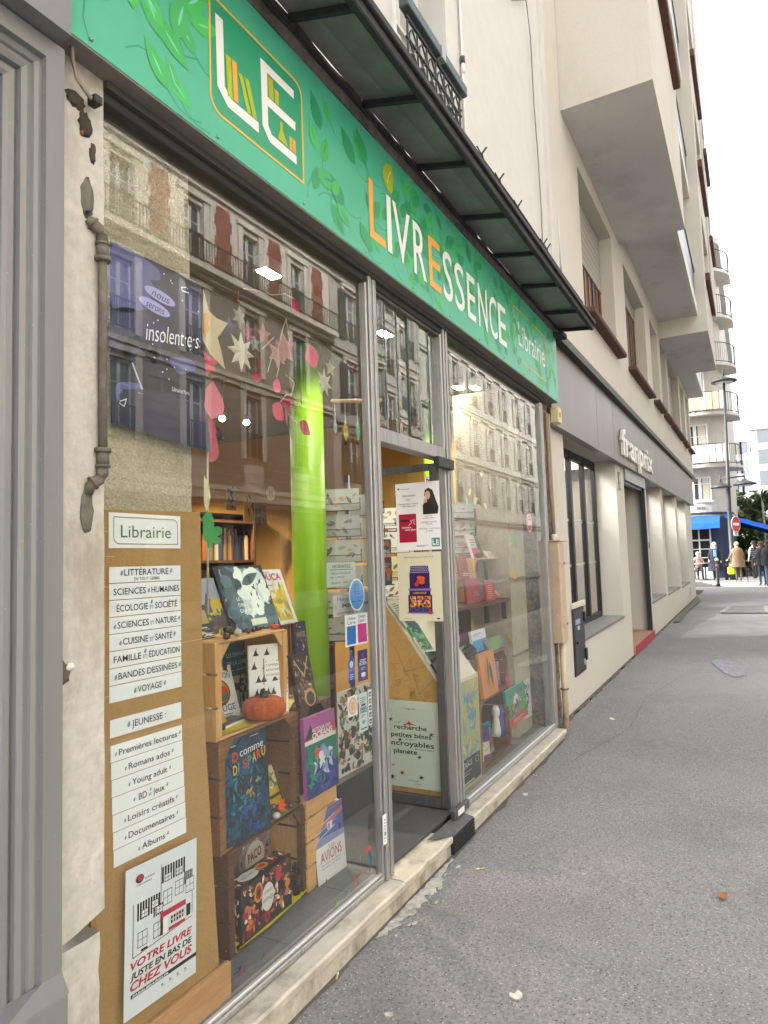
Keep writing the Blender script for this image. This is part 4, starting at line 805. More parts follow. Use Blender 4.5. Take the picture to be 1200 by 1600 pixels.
for k in range(7):
    x = cols[0] - 1.545 + 3.09 * k
    for a, b in ((12.5, 14.95), (15.75, 18.0)):
        p = PB(); p.box(x - .48, x + .48, YO + .001, YO + .01, a, b, BRC)
        for t in range(6): zz = a + (b - a) * t / 6; e = .09 if t % 2 else 0; p.box(x - .70, x - .48 + e, YO + .011, YO + .022, zz, zz + (b - a) / 6 - .01, STN); p.box(x + .48 - e, x + .70, YO + .011, YO + .022, zz, zz + (b - a) / 6 - .01, STN)
        p.build('brick_panel', oa)
    p = PB()
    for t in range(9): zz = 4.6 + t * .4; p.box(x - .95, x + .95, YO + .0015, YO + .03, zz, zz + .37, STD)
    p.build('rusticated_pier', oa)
def owin(par, x, a, b, w, yy, shutters=None, rail=True, tall=False):
    p = PB(); y = yy - .22; f = .07
    p.box(x - w, x - w + f, y, y + .06, a, b, CW1); p.box(x + w - f, x + w, y, y + .06, a, b, CW1); p.box(x - f, x + f, y, y + .065, a, b, CW1); p.box(x - w + f, x + w - f, y, y + .058, b - f, b, CW1); p.box(x - w + f, x + w - f, y, y + .058, a, a + f, CW1); p.box(x - w + f, x + w - f, y, y + .05, a + (b - a) * .68, a + (b - a) * .68 + .05, CW1)
    o = p.build('window', par)
    q = PB(); q.box(x - w + f, x + w - f, y + .02, y + .03, a + f, b - f, C(rnd.choice(['#4a5056', '#59626a', '#6b7278']), .08)); q.build('pane', o)
    q = PB(); q.box(x - w - .26, x - w, yy + .001, yy + .07, a - .05, b + .2, STN); q.box(x + w, x + w + .26, yy + .001, yy + .07, a - .05, b + .2, STN); q.box(x - w - .32, x + w + .32, yy + .001, yy + .12, b + .201, b + .38, STN); q.build('surround', o)
    if rail:
        q = PB(); q.box(x - w, x + w, yy + .03, yy + .06, a + .92, a + .97, OI); q.box(x - w, x + w, yy + .03, yy + .06, a + .05, a + .09, OI)
        for t in range(9): xx = x - w + .05 + (2 * w - .1) * t / 8; q.box(xx - .012, xx + .012, yy + .035, yy + .055, a + .09, a + .92, OI)
        q.build('railing', o)
    if shutters:
        for sg in (-1, 1):
            q = PB(); xc = x + sg * (w + .30); q.box(xc - .27, xc + .27, yy + .08, yy + .12, a, b, C(shutters, .6))
            for t in range(16): zz = a + .08 + (b - a - .16) * t / 16; q.box(xc - .21, xc + .21, yy + .1201, yy + .132, zz, zz + .06, C('#7d7d78' if shutters != '#3d4349' else '#2b3036', .6))
            q.build('shutter', o)
for x in cols:
    for i, (a, b) in enumerate(flo): owin(oa, x, a, b, .48, YO)
for k in range(6):
    x = 6 + 3.3 * k; p = PB(); p.box(x, x + 2.7, YO - .3, YO - .25, .5, 3.5, C('#2a2c2e', .15)); p.box(x, x + 2.7, YO - .24, YO + .02, 3.0, 3.5, C(('#241a17', '#18212a', '#26241f')[k % 3], .5)); o = p.build('shop_window', oa)
p = PB(); p.box(XA0, XA1, YO - 6, YO - .5, 18.66, 21.5, PM('slate_mansard', '#4a4d52', '#5a5d62', 20, None, .6)); p.build('roof', oa)
p = PB(); p.box(XA0, XA1, YO + .505, YO + .54, 12.95, 13.0, OI); p.box(XA0, XA1, YO + .505, YO + .54, 12.2, 12.24, OI)
for t in range(150): x = XA0 + .1 + t * (XA1 - XA0 - .2) / 149; p.box(x - .012, x + .012, YO + .512, YO + .533, 12.24, 12.95, OI)
p.build('long_balcony_railing', oa)
ob = E('shuttered_grey_building', 'grey apartment house with pale shutters across the street, mirrored in the right window', 'building', (41, YO, .2))
XB0, XB1 = 26.0, 66.0; colb = [27.9 + 3.3 * k for k in range(11)]; flb = [(5.4, 7.6), (8.75, 11.1), (12.3, 14.7), (15.9, 18.1)]
hol = [(x - .58, x + .58, a, b) for x in colb for a, b in flb]
p = PB(); holes_wall(p, YO, XB0 + .002, XB1, -.1, 19.6, hol, STG, -.3, out=1); p.box(XB0 + .01, XB1, YO - 9, YO - .31, -.1, 19.6, DARKI); p.box(XB0 + .002, XB0 + .35, YO + .001, YO + .06, 0, 19.6, STG); p.build('wall', ob)
p = PB()
for z, d, h in ((4.3, .3, .25), (8.1, .3, .18), (11.65, .22, .16), (15.25, .22, .16), (19.3, .6, .35)): p.box(XB0, XB1, YO + .061, YO + d, z, z + h, STG); p.box(XB0, XB1, YO + .061, YO + .061 + d * .4, z - .2, z - .002, STG)
p.build('cornice', ob)
for i, x in enumerate(colb):
    for a, b in flb: owin(ob, x, a, b, .58, YO, '#3d4349' if i == 0 else '#b5b2a8')
p = PB(); p.box(XB0 + .01, XB1, YO - 6, YO - .5, 19.66, 22.5, C('#54575c', .6)); p.build('roof', ob)
oc = E('plain_stone_house', 'plain stone house across the street behind the photographer', 'building', (-8, YO, .1))
p = PB(); p.box(-22, 4.99, YO - 9, YO, -.1, 17, STN); p.box(-22, 4.99, YO + .001, YO + .4, 16.6, 17.2, STN); p.build('wall', oc)
# ================================================================ street lamp, signs, bollards
sl_ = E('street_lamp', 'tall dark street lamp with disc heads at the street corner', 'street lamp', (30.2, -.83, gz(30)))
LX = 33.0; b0 = at(1147, 905, LX, 0); t0 = at(1131, 596, LX, 0); LM = C('#3a3c3e', .5, .3)
p = PB(); b0.z = gz(33)
p.tube([b0, b0 + Vector((0, 0, 1.1)), b0 + Vector((0, 0, 1.15)), (b0.x, b0.y, b0.z + 3.0), (t0.x, t0.y, t0.z)], [.15, .15, .11, .09, .05], LM, 14); p.tube([(b0.x, b0.y, b0.z + .6), (b0.x, b0.y, b0.z + .68)], .16, C('#b9b9b6', .5), 14); p.build('post', sl_)
def head(z, y, r):
    p = PB(); p.lathe((LX, y, z), [(.03, .24), (.08, .22), (.12, .16), (.22, .12), (r, .02), (r, -.03), (r * .8, -.04), (.02, -.05)], LM, 20); p.tube([(LX, y, z + .2), (LX, y, z + .55)], .03, LM, 6); h = p.build('lamp_head', sl_)
    p = PB(); p.lathe((LX, y, z - .07), [(.02, -.01), (r * .6, -.01), (r * .7, .02)], C('#c4c4be', .3), 16); p.build('diffuser', h)
head(t0.z, t0.y, .52); zl = at(1143, 756, LX, 0).z; head(zl - .05, t0.y - .52, .45); head(zl - .12, t0.y + .40, .42)
p = PB(); p.tube([(LX, t0.y + .40, zl + .25), (LX, t0.y - .52, zl + .3)], .035, LM, 8); p.build('side_arm', sl_)
ns = E('no_entry_sign', 'round red no entry sign with white bar on the lamp post', 'traffic sign', (LX - .2, -1.0, 2.5))
c0 = at(1150, 819, LX - .25, 0); SY = -PI / 2 + 1.08; p = PB(); p.M = frame(c0, SY)
n = 28; R_ = .34
p.prism([(R_ * math.cos(2 * PI * i / n), R_ * math.sin(2 * PI * i / n)) for i in range(n)], .0, .02, C('#c9c9c6', .4)); p.build('sign_plate', ns)
p = PB(); p.M = frame(c0, SY); p.ell2(0, 0, .32, .32, C('#b3121f', .4), 2, 28); p.rect2(-.23, -.055, .23, .055, C('#dcdcda', .4), 4); p.build('red_disc', ns)
c1 = at(1150, 833, LX - .25, 0); p = PB(); p.M = frame(c1, SY); p.box(-.17, .17, 0, .015, -.12, .12, C('#c6c8c8', .4)); p.rect2(-.03, -.07, .03, .07, C('#41597c', .5), 3); p.build('small_plate', ns)
p = PB(); p.box(LX - .23, LX - .1, c0.y - .02, c0.y + .02, c0.z - .02, c0.z + .02, LM); p.box(LX - .23, LX - .1, c1.y - .02, c1.y + .02, c1.z - .02, c1.z + .02, LM); p.build('bracket', ns)
def bollard(px, py, lab, h=1.05, cap=False):
    q = at(px, py, gz(28.5), 2); t = E('bollard', lab, 'bollard', (q.x, q.y, gz(q.x)), 'bollards at the street corner')
    B_ = C('#1d1b1c', .5); p = PB(); p.lathe((q.x, q.y, gz(q.x)), [(.07, 0), (.07, .1), (.055, .12), (.05, h - .12)], B_, 14); p.build('post', t)
    p = PB(); p.lathe((q.x, q.y, gz(q.x) + h - .119), [(.052, 0), (.062, .02), (.06, .1), (.03, .13)], C('#d2d5d8', .4) if cap else B_, 14); p.build('cap', t)
    p = PB(); p.lathe((q.x, q.y, gz(q.x) + h - .36), [(.0535, 0), (.0535, .12)], C('#9e5b4c', .5), 14); p.build('band', t)
bollard(1122.5, 916, 'nearest black bollard with pale cap beside the zebra crossing', cap=True)
bollard(1136, 908, 'dark bollard between the lamp post and the woman in a dark coat', h=.95)
l2 = E('curved_street_lamp', 'pale curved arm street lamp far off at the right edge', 'street lamp', (48, -2.2, .4)); a = at(1197, 860, 48, 0); b = at(1176, 768, 48, 0)
p = PB(); p.tube([(48, a.y, gz(48)), (48, a.y, b.z - .8), (48, a.y + .1, b.z - .25), (48, a.y + .45, b.z), (48, b.y, b.z + .03)], .06, C('#8c8f92', .5), 8); p.build('post', l2); p = PB(); p.box(47.9, 48.1, b.y - .3, b.y + .2, b.z - .02, b.z + .06, C('#77797c', .5), .02); p.build('lamp_head', l2)
# ================================================================ trees
def tree(name, label, px, X, base, H, R, seed, cols, n=1500, lf=.22):
    r = random.Random(seed); q = at(px, 850, X, 0); x, y, z = X, q.y, gz(X)
    t = E(name, label, 'tree', (x, y, z)); BK = PM('bark', '#4a4138', '#5d5348', 12, None, .9)
    p = PB(); p.tube([(x, y, z), (x + .05, y, z + base), (x, y + .05, z + H * .8)], [.16, .12, .03], BK, 8); tips = []
    for k in range(11):
        a = r.uniform(0, 2 * PI); h = r.uniform(base * .8, H * .75); L = R * r.uniform(.5, .95); e = Vector((x + L * math.cos(a), y + L * math.sin(a), z + h + L * r.uniform(.3, .8)))
        p.tube([(x, y, z + h), ((x + e.x) / 2, (y + e.y) / 2, (z + h + e.z) / 2 + .1), e], [.05, .03, .012], BK, 5); tips.append(e)
        tips.append(Vector((x, y, z + h)).lerp(e, .55))
    p.build('trunk', t); p = PB()
    cl = [(e + Vector((r.uniform(-.3, .3),) * 3) * .5, R * r.uniform(.25, .5)) for e in tips]
    for k in range(n):
        c, rr = r.choice(cl); d = Vector((r.gauss(0, 1), r.gauss(0, 1), r.gauss(0, .7))); d = d.normalized() * rr * r.random() ** .4; q = c + d
        a = Vector((r.uniform(-1, 1), r.uniform(-1, 1), r.uniform(-.6, .8))).normalized(); b = a.cross(Vector((r.random(), r.random(), r.random()))).normalized(); s = lf * r.uniform(.6, 1.3)
        p.face([q - a * s, q + b * s * .42, q + a * s, q - b * s * .42], C(r.choice(cols), .7))
    p.build('crown', t)
tree('street_tree', 'spiky dark green tree rising above the blue awning', 1172, 52, 2.2, 5.6, 1.9, 5, ['#3a4a2a', '#46572e', '#54673a', '#6a7d4c'], 1500, .26)
tree('street_tree', 'second dark tree behind the street lamp, farther along', 1154, 60, 2.4, 6.2, 1.3, 6, ['#3f4f30', '#52633c', '#62744a'], 1100, .26)
tree('leafy_shrub', 'bright green leafy shrub under the blue awning beside the terrace', 1161, 44, .5, 2.5, 1.1, 8, ['#4a6a1c', '#5a7d26', '#3b561a', '#6d8f34'], 1300, .15)
tree('street_tree', 'pale green tree at the right edge beyond the people', 1204, 66, 2.2, 4.6, 1.5, 9, ['#4c5c3a', '#5d6d47', '#3f4f2f'], 1000, .28)
# ================================================================ brown board with its paper strips, behind the glass at the left
YB = .036
def XZ(px, py, y=YB): q = at(px, py, y); return (q.x, q.z)
p = PB(); p.prism([XZ(151.5, 796), XZ(313, 800), XZ(317, 1080), XZ(330, 1300), XZ(343, 1520), (XZ(343, 1520)[0], ST + .01), (1.283, ST + .01)], YB, YB + .006, CARD)
for a, b in (((152, 830), (200, 832)), ((152, 868), (178, 870)), ((152, 915), (172, 918)), ((152, 1060), (200, 1048)), ((285, 1004), (345, 992)), ((152, 1098), (172, 1086))):
    A_, B_ = XZ(*a), XZ(*b); p.M = Matrix.Translation((0, YB - .0004, 0)); p.line2([A_, B_], .0016, C('#c9ab79', .3), 1); p.M = None
tag(p.build('hardboard_panel'), 'tall brown hardboard panel standing behind the glass, covered with white paper strips', 'board')
p = PB(); a = XZ(244, 1561); b = XZ(354, 1499); p.box(1.40, b[0], YB - .02, YB - .0025, ST + .001, b[1], LAMIN, .002); tag(p.build('laminate_plank'), 'light oak laminate plank standing on edge below the brown panel', 'plank')
LFG = C('#5d8f86', .5); INK = C('#1b1b1d', .5)
def drop2(p, x, z, s, lv=3, m=LFG): p.poly2([(x + .30 * s, z + .62 * s), (x - .05 * s, z + .48 * s), (x - .28 * s, z + .18 * s), (x - .30 * s, z - .2 * s), (x - .12 * s, z - .42 * s), (x + .12 * s, z - .38 * s), (x + .28 * s, z - .1 * s), (x + .32 * s, z + .25 * s)], m, lv); p.line2([(x - .1 * s, z - .3 * s), (x + .02 * s, z + .1 * s), (x + .2 * s, z + .4 * s)], .07 * s, C('#b9d2cc', .5), lv + 1)
grpS = 'white paper strips on the brown board'
def strip(tl, tr, bl, lab, draw, group=grpS, name='paper_strip', mat=PAPER):
    y = YB - .0022; M, w, h = sheet(bl, tr, tl, y)
    t = E(name, lab, 'paper sign', M.translation, group); p = PB(M); p.box(0, w, 0, .0008, .0012, h - .0012, mat); p.build('paper', t)
    q = PB(M); draw(q, w, h); q.build('lettering', t); return t
def d_lib(q, w, h): q.line2(rrect(.06 * w, .13 * h, .955 * w, .87 * h, .02, (1, 3)), .0028, C('#a58a5e', .5), 2, True); q.text2('Librairie', w / 2, .31 * h, .34 * h, C('#55704f', .5), 2, 'C', width=.70 * w)
strip((170, 799.5), (281.5, 805), (170, 857), 'framed white label reading Librairie in green, topmost on the brown board', d_lib)
T8 = [('LITTÉRATURE', None), ('SCIENCES', 'HUMAINES'), ('ÉCOLOGIE', 'SOCIÉTÉ'), ('SCIENCES', 'NATURE'), ('CUISINE', 'SANTÉ'), ('FAMILLE', 'ÉDUCATION'), ('BANDES DESSINÉES', None), ('VOYAGE', None)]
LW = {0: (.19, .81), 6: (.11, .93), 7: (.36, .70)}
L2 = {1: (.05, .48, .56, .97, 0), 2: (.09, .51, .61, .94, 2), 3: (.10, .52, .62, .93, 1), 4: (.17, .51, .61, .86, 1), 5: (.05, .41, .52, .97, 2)}
z0, z1 = XZ(170, 885.5)[1], XZ(170, 1100)[1]; xa_, xb_ = XZ(170, 990)[0], XZ(282, 980)[0]
for k, (a, b) in enumerate(T8):
    zt_ = z0 + (z1 - z0) * k / 8; zb_ = z0 + (z1 - z0) * (k + 1) / 8
    t = E('paper_strip', 'white paper strip reading %s on the brown board' % (a if not b else a + (' ET ' if L2[k][4] else ' ') + b), 'paper sign', (xa_, YB - .002, zb_), grpS)
    M = frame((xa_, YB - .0022, zb_)); w_, h_ = xb_ - xa_, zt_ - zb_
    p = PB(M); p.box(0, w_, 0, .0008, .0012, h_ - .0012, PAPER); p.build('paper', t); q = PB(M); zz = .30 * h_ if k else .44 * h_
    if not b:
        x0, x1 = LW[k]; q.text2(a, x0 * w_, zz, .38 * h_, INK, 2, 'L', width=(x1 - x0) * w_, bold=.006)
        if k == 0: q.text2('EN TOUT GENRE', .5 * w_, .12 * h_, .19 * h_, INK, 2, 'C', width=.36 * w_)
        drop2(q, (x0 - .035) * w_, zz + .13 * h_, .30 * h_); drop2(q, (x1 + .04) * w_, zz + .2 * h_, .30 * h_)
    else:
        x0, x1, x2, x3, md = L2[k]; q.text2(a, x0 * w_, zz, .38 * h_, INK, 2, 'L', width=(x1 - x0) * w_, bold=.006); q.text2(b, x2 * w_, zz, .38 * h_, INK, 2, 'L', width=(x3 - x2) * w_, bold=.006)
        if md: q.text2('ET', (x1 + x2) / 2 * w_, zz, .22 * h_, C('#5c5d5f', .5), 2, 'C', width=.05 * w_)
        if md == 2: drop2(q, (x1 + x2) / 2 * w_, zz + .42 * h_, .28 * h_)
        elif md == 0: drop2(q, (x1 + x2) / 2 * w_, zz + .14 * h_, .28 * h_)
        else: drop2(q, (x0 - .035) * w_, zz + .1 * h_, .28 * h_); drop2(q, (x3 + .035) * w_, zz + .22 * h_, .28 * h_)
    q.build('lettering', t)
def d_jeu(q, w, h): q.text2('JEUNESSE :', .28 * w, .32 * h, .36 * h, INK, 2, 'L', width=.48 * w, bold=.006); drop2(q, .235 * w, .5 * h, .3 * h)
strip((171.3, 1125.5), (283, 1098), (172, 1154.8), 'white paper strip reading JEUNESSE : on the brown board', d_jeu)
z0, z1 = XZ(172, 1165.5)[1], XZ(177, 1357)[1]
for k, (a, f0, f1) in enumerate((('Premières lectures', .10, .92), ('Romans ados', .22, .80), ('Young adult', .26, .75), ('BD et jeux', .32, .70), ('Loisirs créatifs', .19, .83), ('Documentaires', .19, .83), ('Albums', .36, .68))):
    zt_ = z0 + (z1 - z0) * k / 7; zb_ = z0 + (z1 - z0) * (k + 1) / 7; xl_ = XZ(172 + 5 * (k + .5) / 7, 1260)[0]; xr_ = XZ(283.8 + 6 * (k + .5) / 7, 1220)[0]
    t = E('paper_strip', 'white paper strip reading %s on the brown board' % a, 'paper sign', (xl_, YB - .002, zb_), grpS); M = frame((xl_, YB - .0022, zb_)); w_, h_ = xr_ - xl_, zt_ - zb_
    p = PB(M); p.box(0, w_, 0, .0008, .001, h_ - .001, PAPER); p.build('paper', t); q = PB(M)
    if k == 3: q.text2('BD', .34 * w_, .3 * h_, .38 * h_, INK, 2, width=.11 * w_, bold=.006); q.text2('et', .475 * w_, .3 * h_, .24 * h_, INK, 2, width=.04 * w_); q.text2('jeux', .54 * w_, .3 * h_, .38 * h_, INK, 2, width=.16 * w_, bold=.006); drop2(q, .5 * w_, .66 * h_, .2 * h_)
    else: q.text2(a, f0 * w_, .32 * h_, .36 * h_, INK, 2, width=(f1 - f0) * w_, bold=.005)
    drop2(q, (f0 - .04) * w_, .42 * h_, .22 * h_); drop2(q, (f1 + .04) * w_, .55 * h_, .22 * h_); q.build('lettering', t)
# poster below
M, w_, h_ = sheet((193, 1600), (306, 1525), (179, 1370), YB - .0265, roll=math.radians(1.4))
t = E('bookshop_poster', 'white poster of a drawn house reading VOTRE LIVRE JUSTE EN BAS DE CHEZ VOUS', 'poster', M.translation)
p = PB(M); p.box(0, w_, 0, .0008, 0, h_, C('#d3d6da', .4)); p.build('paper', t)
RD_, K_ = C('#b3183d', .5), C('#161617', .5); q = PB(M)
def hatch(x0, z0, x1, z1, n=9):
    for k in range(n):
        x = x0 + (x1 - x0) * (k + .3) / n; q.poly2([(x, z0), (x + (x1 - x0) / n * .62, z0), (x + (x1 - x0) / n * .62, z1), (x, z1)], K_, 2)
def winq(x, z, w, h, lv=3): q.rect2(x, z, x + w, z + h, C('#d3d6da', .4), lv); q.line2([(x, z), (x + w, z), (x + w, z + h), (x, z + h)], .0016, K_, lv + 1, True); q.line2([(x + w / 2, z), (x + w / 2, z + h)], .0013, K_, lv + 1); q.line2([(x, z + h * .5), (x + w, z + h * .5)], .0013, K_, lv + 1)
W_, H_ = w_, h_
hatch(.14 * W_, .62 * H_, .46 * W_, .74 * H_); hatch(.36 * W_, .585 * H_, .50 * W_, .66 * H_, 5); hatch(.47 * W_, .79 * H_, .82 * W_, .905 * H_); hatch(.80 * W_, .70 * H_, .92 * W_, .79 * H_, 4)
for x, z in ((.2, .63), (.34, .655), (.40, .60), (.52, .795), (.68, .80)): winq(x * W_, z * H_, .09 * W_, .05 * H_)
for x, z in ((.16, .44), (.37, .44), (.50, .63), (.67, .655), (.83, .63)): winq(x * W_, z * H_, .12 * W_, .10 * H_)
q.line2([(.10 * W_, .39 * H_), (.10 * W_, .75 * H_)], .002, K_, 2); q.line2([(.47 * W_, .57 * H_), (.47 * W_, .93 * H_)], .002, K_, 2); q.line2([(.93 * W_, .46 * H_), (.93 * W_, .79 * H_)], .002, K_, 2); q.line2([(.10 * W_, .39 * H_), (.93 * W_, .44 * H_)], .002, K_, 2)
q.rect2(.46 * W_, .55 * H_, .83 * W_, .59 * H_, RD_, 3); q.rect2(.46 * W_, .43 * H_, .50 * W_, .55 * H_, RD_, 3); q.rect2(.50 * W_, .44 * H_, .57 * W_, .53 * H_, PAPER, 3); q.rect2(.58 * W_, .43 * H_, .82 * W_, .455 * H_, RD_, 3); q.rect2(.84 * W_, .46 * H_, .90 * W_, .545 * H_, K_, 3)
for k in range(10): q.rect2((.61 + .04 * (k % 5)) * W_, (.475 + .03 * (k // 5)) * H_, (.635 + .04 * (k % 5)) * W_, (.497 + .03 * (k // 5)) * H_, (K_, RD_)[k % 3 == 1], 4)
q.rect2(.2 * W_, .405 * H_, .29 * W_, .42 * H_, K_, 3)
q.ell2(.18 * W_, .905 * H_, .055 * W_, .03 * H_, K_, 2); q.ell2(.19 * W_, .91 * H_, .04 * W_, .024 * H_, RD_, 3); q.text2('PARIS', .25 * W_, .885 * H_, .011 * H_, K_, 2, width=.13 * W_); q.text2('LIBRAIRIES', .14 * W_, .858 * H_, .011 * H_, K_, 2, width=.2 * W_)
for tx, z, m, x0, x1, hh in (('VOTRE LIVRE', .315, RD_, .07, .93, .048), ('JUSTE EN BAS DE', .250, K_, .07, .93, .040), ('CHEZ VOUS', .175, RD_, .07, .93, .056)): q.text2(tx, x0 * W_, z * H_, hh * H_, m, 2, width=(x1 - x0) * W_, bold=.03, shear=.18)
q.rect2(.08 * W_, .125 * H_, W_, .152 * H_, K_, 2); q.text2('PARISLIBRAIRIES.FR', .10 * W_, .131 * H_, .015 * H_, C('#e6e6e6', .5), 4, width=.48 * W_, bold=.02, shear=.15)
for k in range(4): q.ell2((.5 + .11 * k) * W_, .085 * H_, .014 * W_, .008 * H_, C('#6c6d70', .5), 2); q.rect2((.48 + .11 * k) * W_, .068 * H_, (.54 + .11 * k) * W_, .072 * H_, C('#8d8e90', .5), 2)
q.build('print', t)
# violet poster taped inside the glass, its foot curling
y_ = .018; M, w_, h_ = sheet((173, 652), (318, 648), (169, 374), y_)
vp = E('violet_poster', 'curling violet night scene poster with handwritten word insolent·e·s inside the glass', 'poster', M.translation)
VB, VL, VM = C('#1d1d2b', .35), C('#504e80', .35), C('#323056', .35)
p = PB(M); vs = []; n = 22
for i in range(n + 1):
    z = h_ - (h_ + .015) * i / n; b = max(0, .12 - z); y = -.018 * math.sin(min(b / .10, 1) * PI * .5) + .10 * max(0, .02 - z) ** 1.2
    for k in range(7): vs.append((-.0 + w_ * k / 6 + (.012 * b / .1 if k == 6 else 0), y * (k / 6) ** .7, z - .03 * (k / 6) * max(0, b / .1)))
p.add(vs, [(i * 7 + k, (i + 1) * 7 + k, (i + 1) * 7 + k + 1, i * 7 + k + 1) for i in range(n) for k in range(6)], C('#26253c', .3), True); p.build('paper', vp)
q = PB(M); W_, H_ = w_, h_; rv = random.Random(4)
def blobp(pts, m, lv):
    o = []; k = len(pts)
    for i in range(k):
        a, b, c_, d_ = pts[i - 1], pts[i], pts[(i + 1) % k], pts[(i + 2) % k]
        for t in (0, .25, .5, .75):
            o.append(tuple(.5 * ((2 * b[j]) + (c_[j] - a[j]) * t + (2 * a[j] - 5 * b[j] + 4 * c_[j] - d_[j]) * t * t + (3 * b[j] - a[j] - 3 * c_[j] + d_[j]) * t ** 3) * (W_, H_)[j] for j in (0, 1)))
    q.poly2(o, m, lv)
q.rect2(.0, .30, W_, .55 * H_, VB, 1) if False else None
blobp([(.02, .98), (.45, .97), (.50, .90), (.40, .87), (.55, .80), (.40, .79), (.38, .70), (.02, .62)], VL, 1); blobp([(.02, .60), (.30, .66), (.7, .58), (.85, .50), (.6, .44), (.3, .42), (.02, .36)], VM, 1)
blobp([(.02, .36), (.35, .40), (.5, .28), (.45, .12), (.1, .14), (.02, .2)], VB, 2); blobp([(.55, .56), (.98, .60), (.98, .14), (.6, .14), (.52, .3)], VB, 2); blobp([(.72, .92), (.98, .90), (.98, .78), (.8, .76)], VM, 2); blobp([(.60, .44), (.85, .47), (.9, .42), (.7, .36)], VL, 3); blobp([(.06, .2), (.3, .22), (.32, .1), (.08, .09)], VL, 3)
for k in range(26): q.leaf2(rv.uniform(.03, .5) * W_, rv.uniform(.33, .47) * H_, .05, .018, rv.uniform(.3, 2.8), C('#1c2233', .4), 3)
for k in range(5): q.rect2((.25 + .14 * k) * W_, .13 * H_, (.35 + .14 * k) * W_, (.2 + .02 * (k % 2)) * H_, C('#262a3d', .4), 4); [q.line2([((.26 + .14 * k) * W_, (.142 + .016 * j) * H_), ((.34 + .14 * k) * W_, (.142 + .016 * j) * H_)], .0018, C('#b9b9d6', .5), 5) for j in range(3)]
for (bx, bz, tx) in ((.42, .80, 'nous'), (.36, .72, 'serons')): q.ell2(bx * W_ + .03, bz * H_, .17 * W_, .036 * H_, C('#9a97cf', .4), 4, rot=-.12); q.text2(tx, bx * W_ + .03, bz * H_ - .012, .024, C('#23233a', .5), 6, 'C', width=.2 * W_, shear=.35, rot=-.1)
q.text2('insolent·e·s', .34 * W_, .50 * H_, .055, C('#e9e9f2', .5), 6, width=.62 * W_, shear=.4, rot=.14, bold=-.008)
for k in range(22): x, z = rv.uniform(.4, .96) * W_, rv.uniform(.3, .95) * H_; q.ell2(x, z, .0026, .0026, C('#d8d8ea', .5), 6, 6)
q.line2([(.2 * W_, .34 * H_), (.3 * W_, .2 * H_)], .006, C('#a9a7c6', .5), 5); q.line2([(.8 * W_, .93 * H_), (.74 * W_, .915 * H_), (.75 * W_, .895 * H_), (.83 * W_, .90 * H_)], .004, C('#d8d8ea', .5), 5)
q.text2('Librairie Paris', .62 * W_, .24 * H_, .014, C('#c9c9de', .5), 6, width=.2 * W_); q.line2([(.08 * W_, .1 * H_), (.14 * W_, .12 * H_), (.12 * W_, .075 * H_), (.07 * W_, .09 * H_)], .003, C('#c9c9de', .5), 6)
q.build('print', vp)
# ================================================================ books
def art(q, w, h, seed, cols, n=40, s=.12, lv=2, kind='leaf', box=(.05, .05, .95, .95)):
    r = random.Random(seed)
    for k in range(n):
        x, z = r.uniform(box[0], box[2]) * w, r.uniform(box[1], box[3]) * h; L = w * s * r.uniform(.5, 1.3); m = C(r.choice(cols), .5); an = r.uniform(0, 2 * PI); l_ = lv + 1.5 * k / n
        ex, ez = x + L * math.cos(an), z + L * math.sin(an)
        if kind == 'leaf' and 0 < ex < w and 0 < ez < h: q.leaf2(x, z, L, L * .38, an, m, l_)
        elif kind == 'dot': L = min(L * .5, x - .002, w - .002 - x, z - .002, h - .002 - z); q.ell2(x, z, max(.001, L), max(.001, L * r.uniform(.6, 1)) , m, l_, 10)
        elif kind == 'bar': q.rect2(x, z, min(w * .97, x + L), min(h * .98, z + L * .12), m, l_)
PAGES = PM('page_block', '#cdc6b3', '#dad4c4', 400, None, .9, stretch=(1, 1, .02))
def solve(z, bl, br, tl, yaw=None, lean=None, yb=None):
    P = at(bl[0], bl[1], z, 2); Q = at(br[0], br[1], z, 2)
    if yb is not None: P = Vector((at(bl[0], bl[1], yb).x, yb, z)); yaw = yaw or CY
    a = math.atan2(Q.y - P.y, Q.x - P.x) if yaw is None else yaw
    if yaw is None: a = max(-.45, min(.5, a))
    ux = Vector((math.cos(a), math.sin(a), 0)); v = ray(*tl); t = (P - CP).dot(ux) / v.dot(ux); R_ = CP + v * t - P
    dp = R_.dot(Vector((-math.sin(a), math.cos(a), 0))); le = math.atan2(dp, R_.z) if lean is None else lean
    le = max(0.0, min(.62, le)); M = frame(P, a, le); w_ = loc2(M, *br)[0]; h_ = max(.04, loc2(M, *tl)[1]); return M, w_, h_
def book(lab, M, w, h, t, cover, draw=None, name='book', spine=None, group=None, pages=True):
    r = E(name, lab, 'book', M.translation, group); cm = C(cover, .35); p = PB(M)
    p.box(0, w, 0, .003, 0, h, cm); p.box(0, w, t - .003, t, 0, h, cm); p.box(-.001, .003, .003, t - .003, 0, h, C(spine or cover, .35))
    if draw: draw(p, w, h)
    p.build('cover', r)
    if pages: q = PB(M); q.box(.003, w - .004, .003, t - .003, .004, h - .004, PAGES); q.build('pages', r)
    return r
def bpx(lab, z, bl, br, tl, t, cover, draw=None, **k):
    kw = {a: k.pop(a) for a in ('yaw', 'lean', 'yb') if a in k}; M, w, h = solve(z, bl, br, tl, **kw); return book(lab, M, w, h, t, cover, draw, **k)
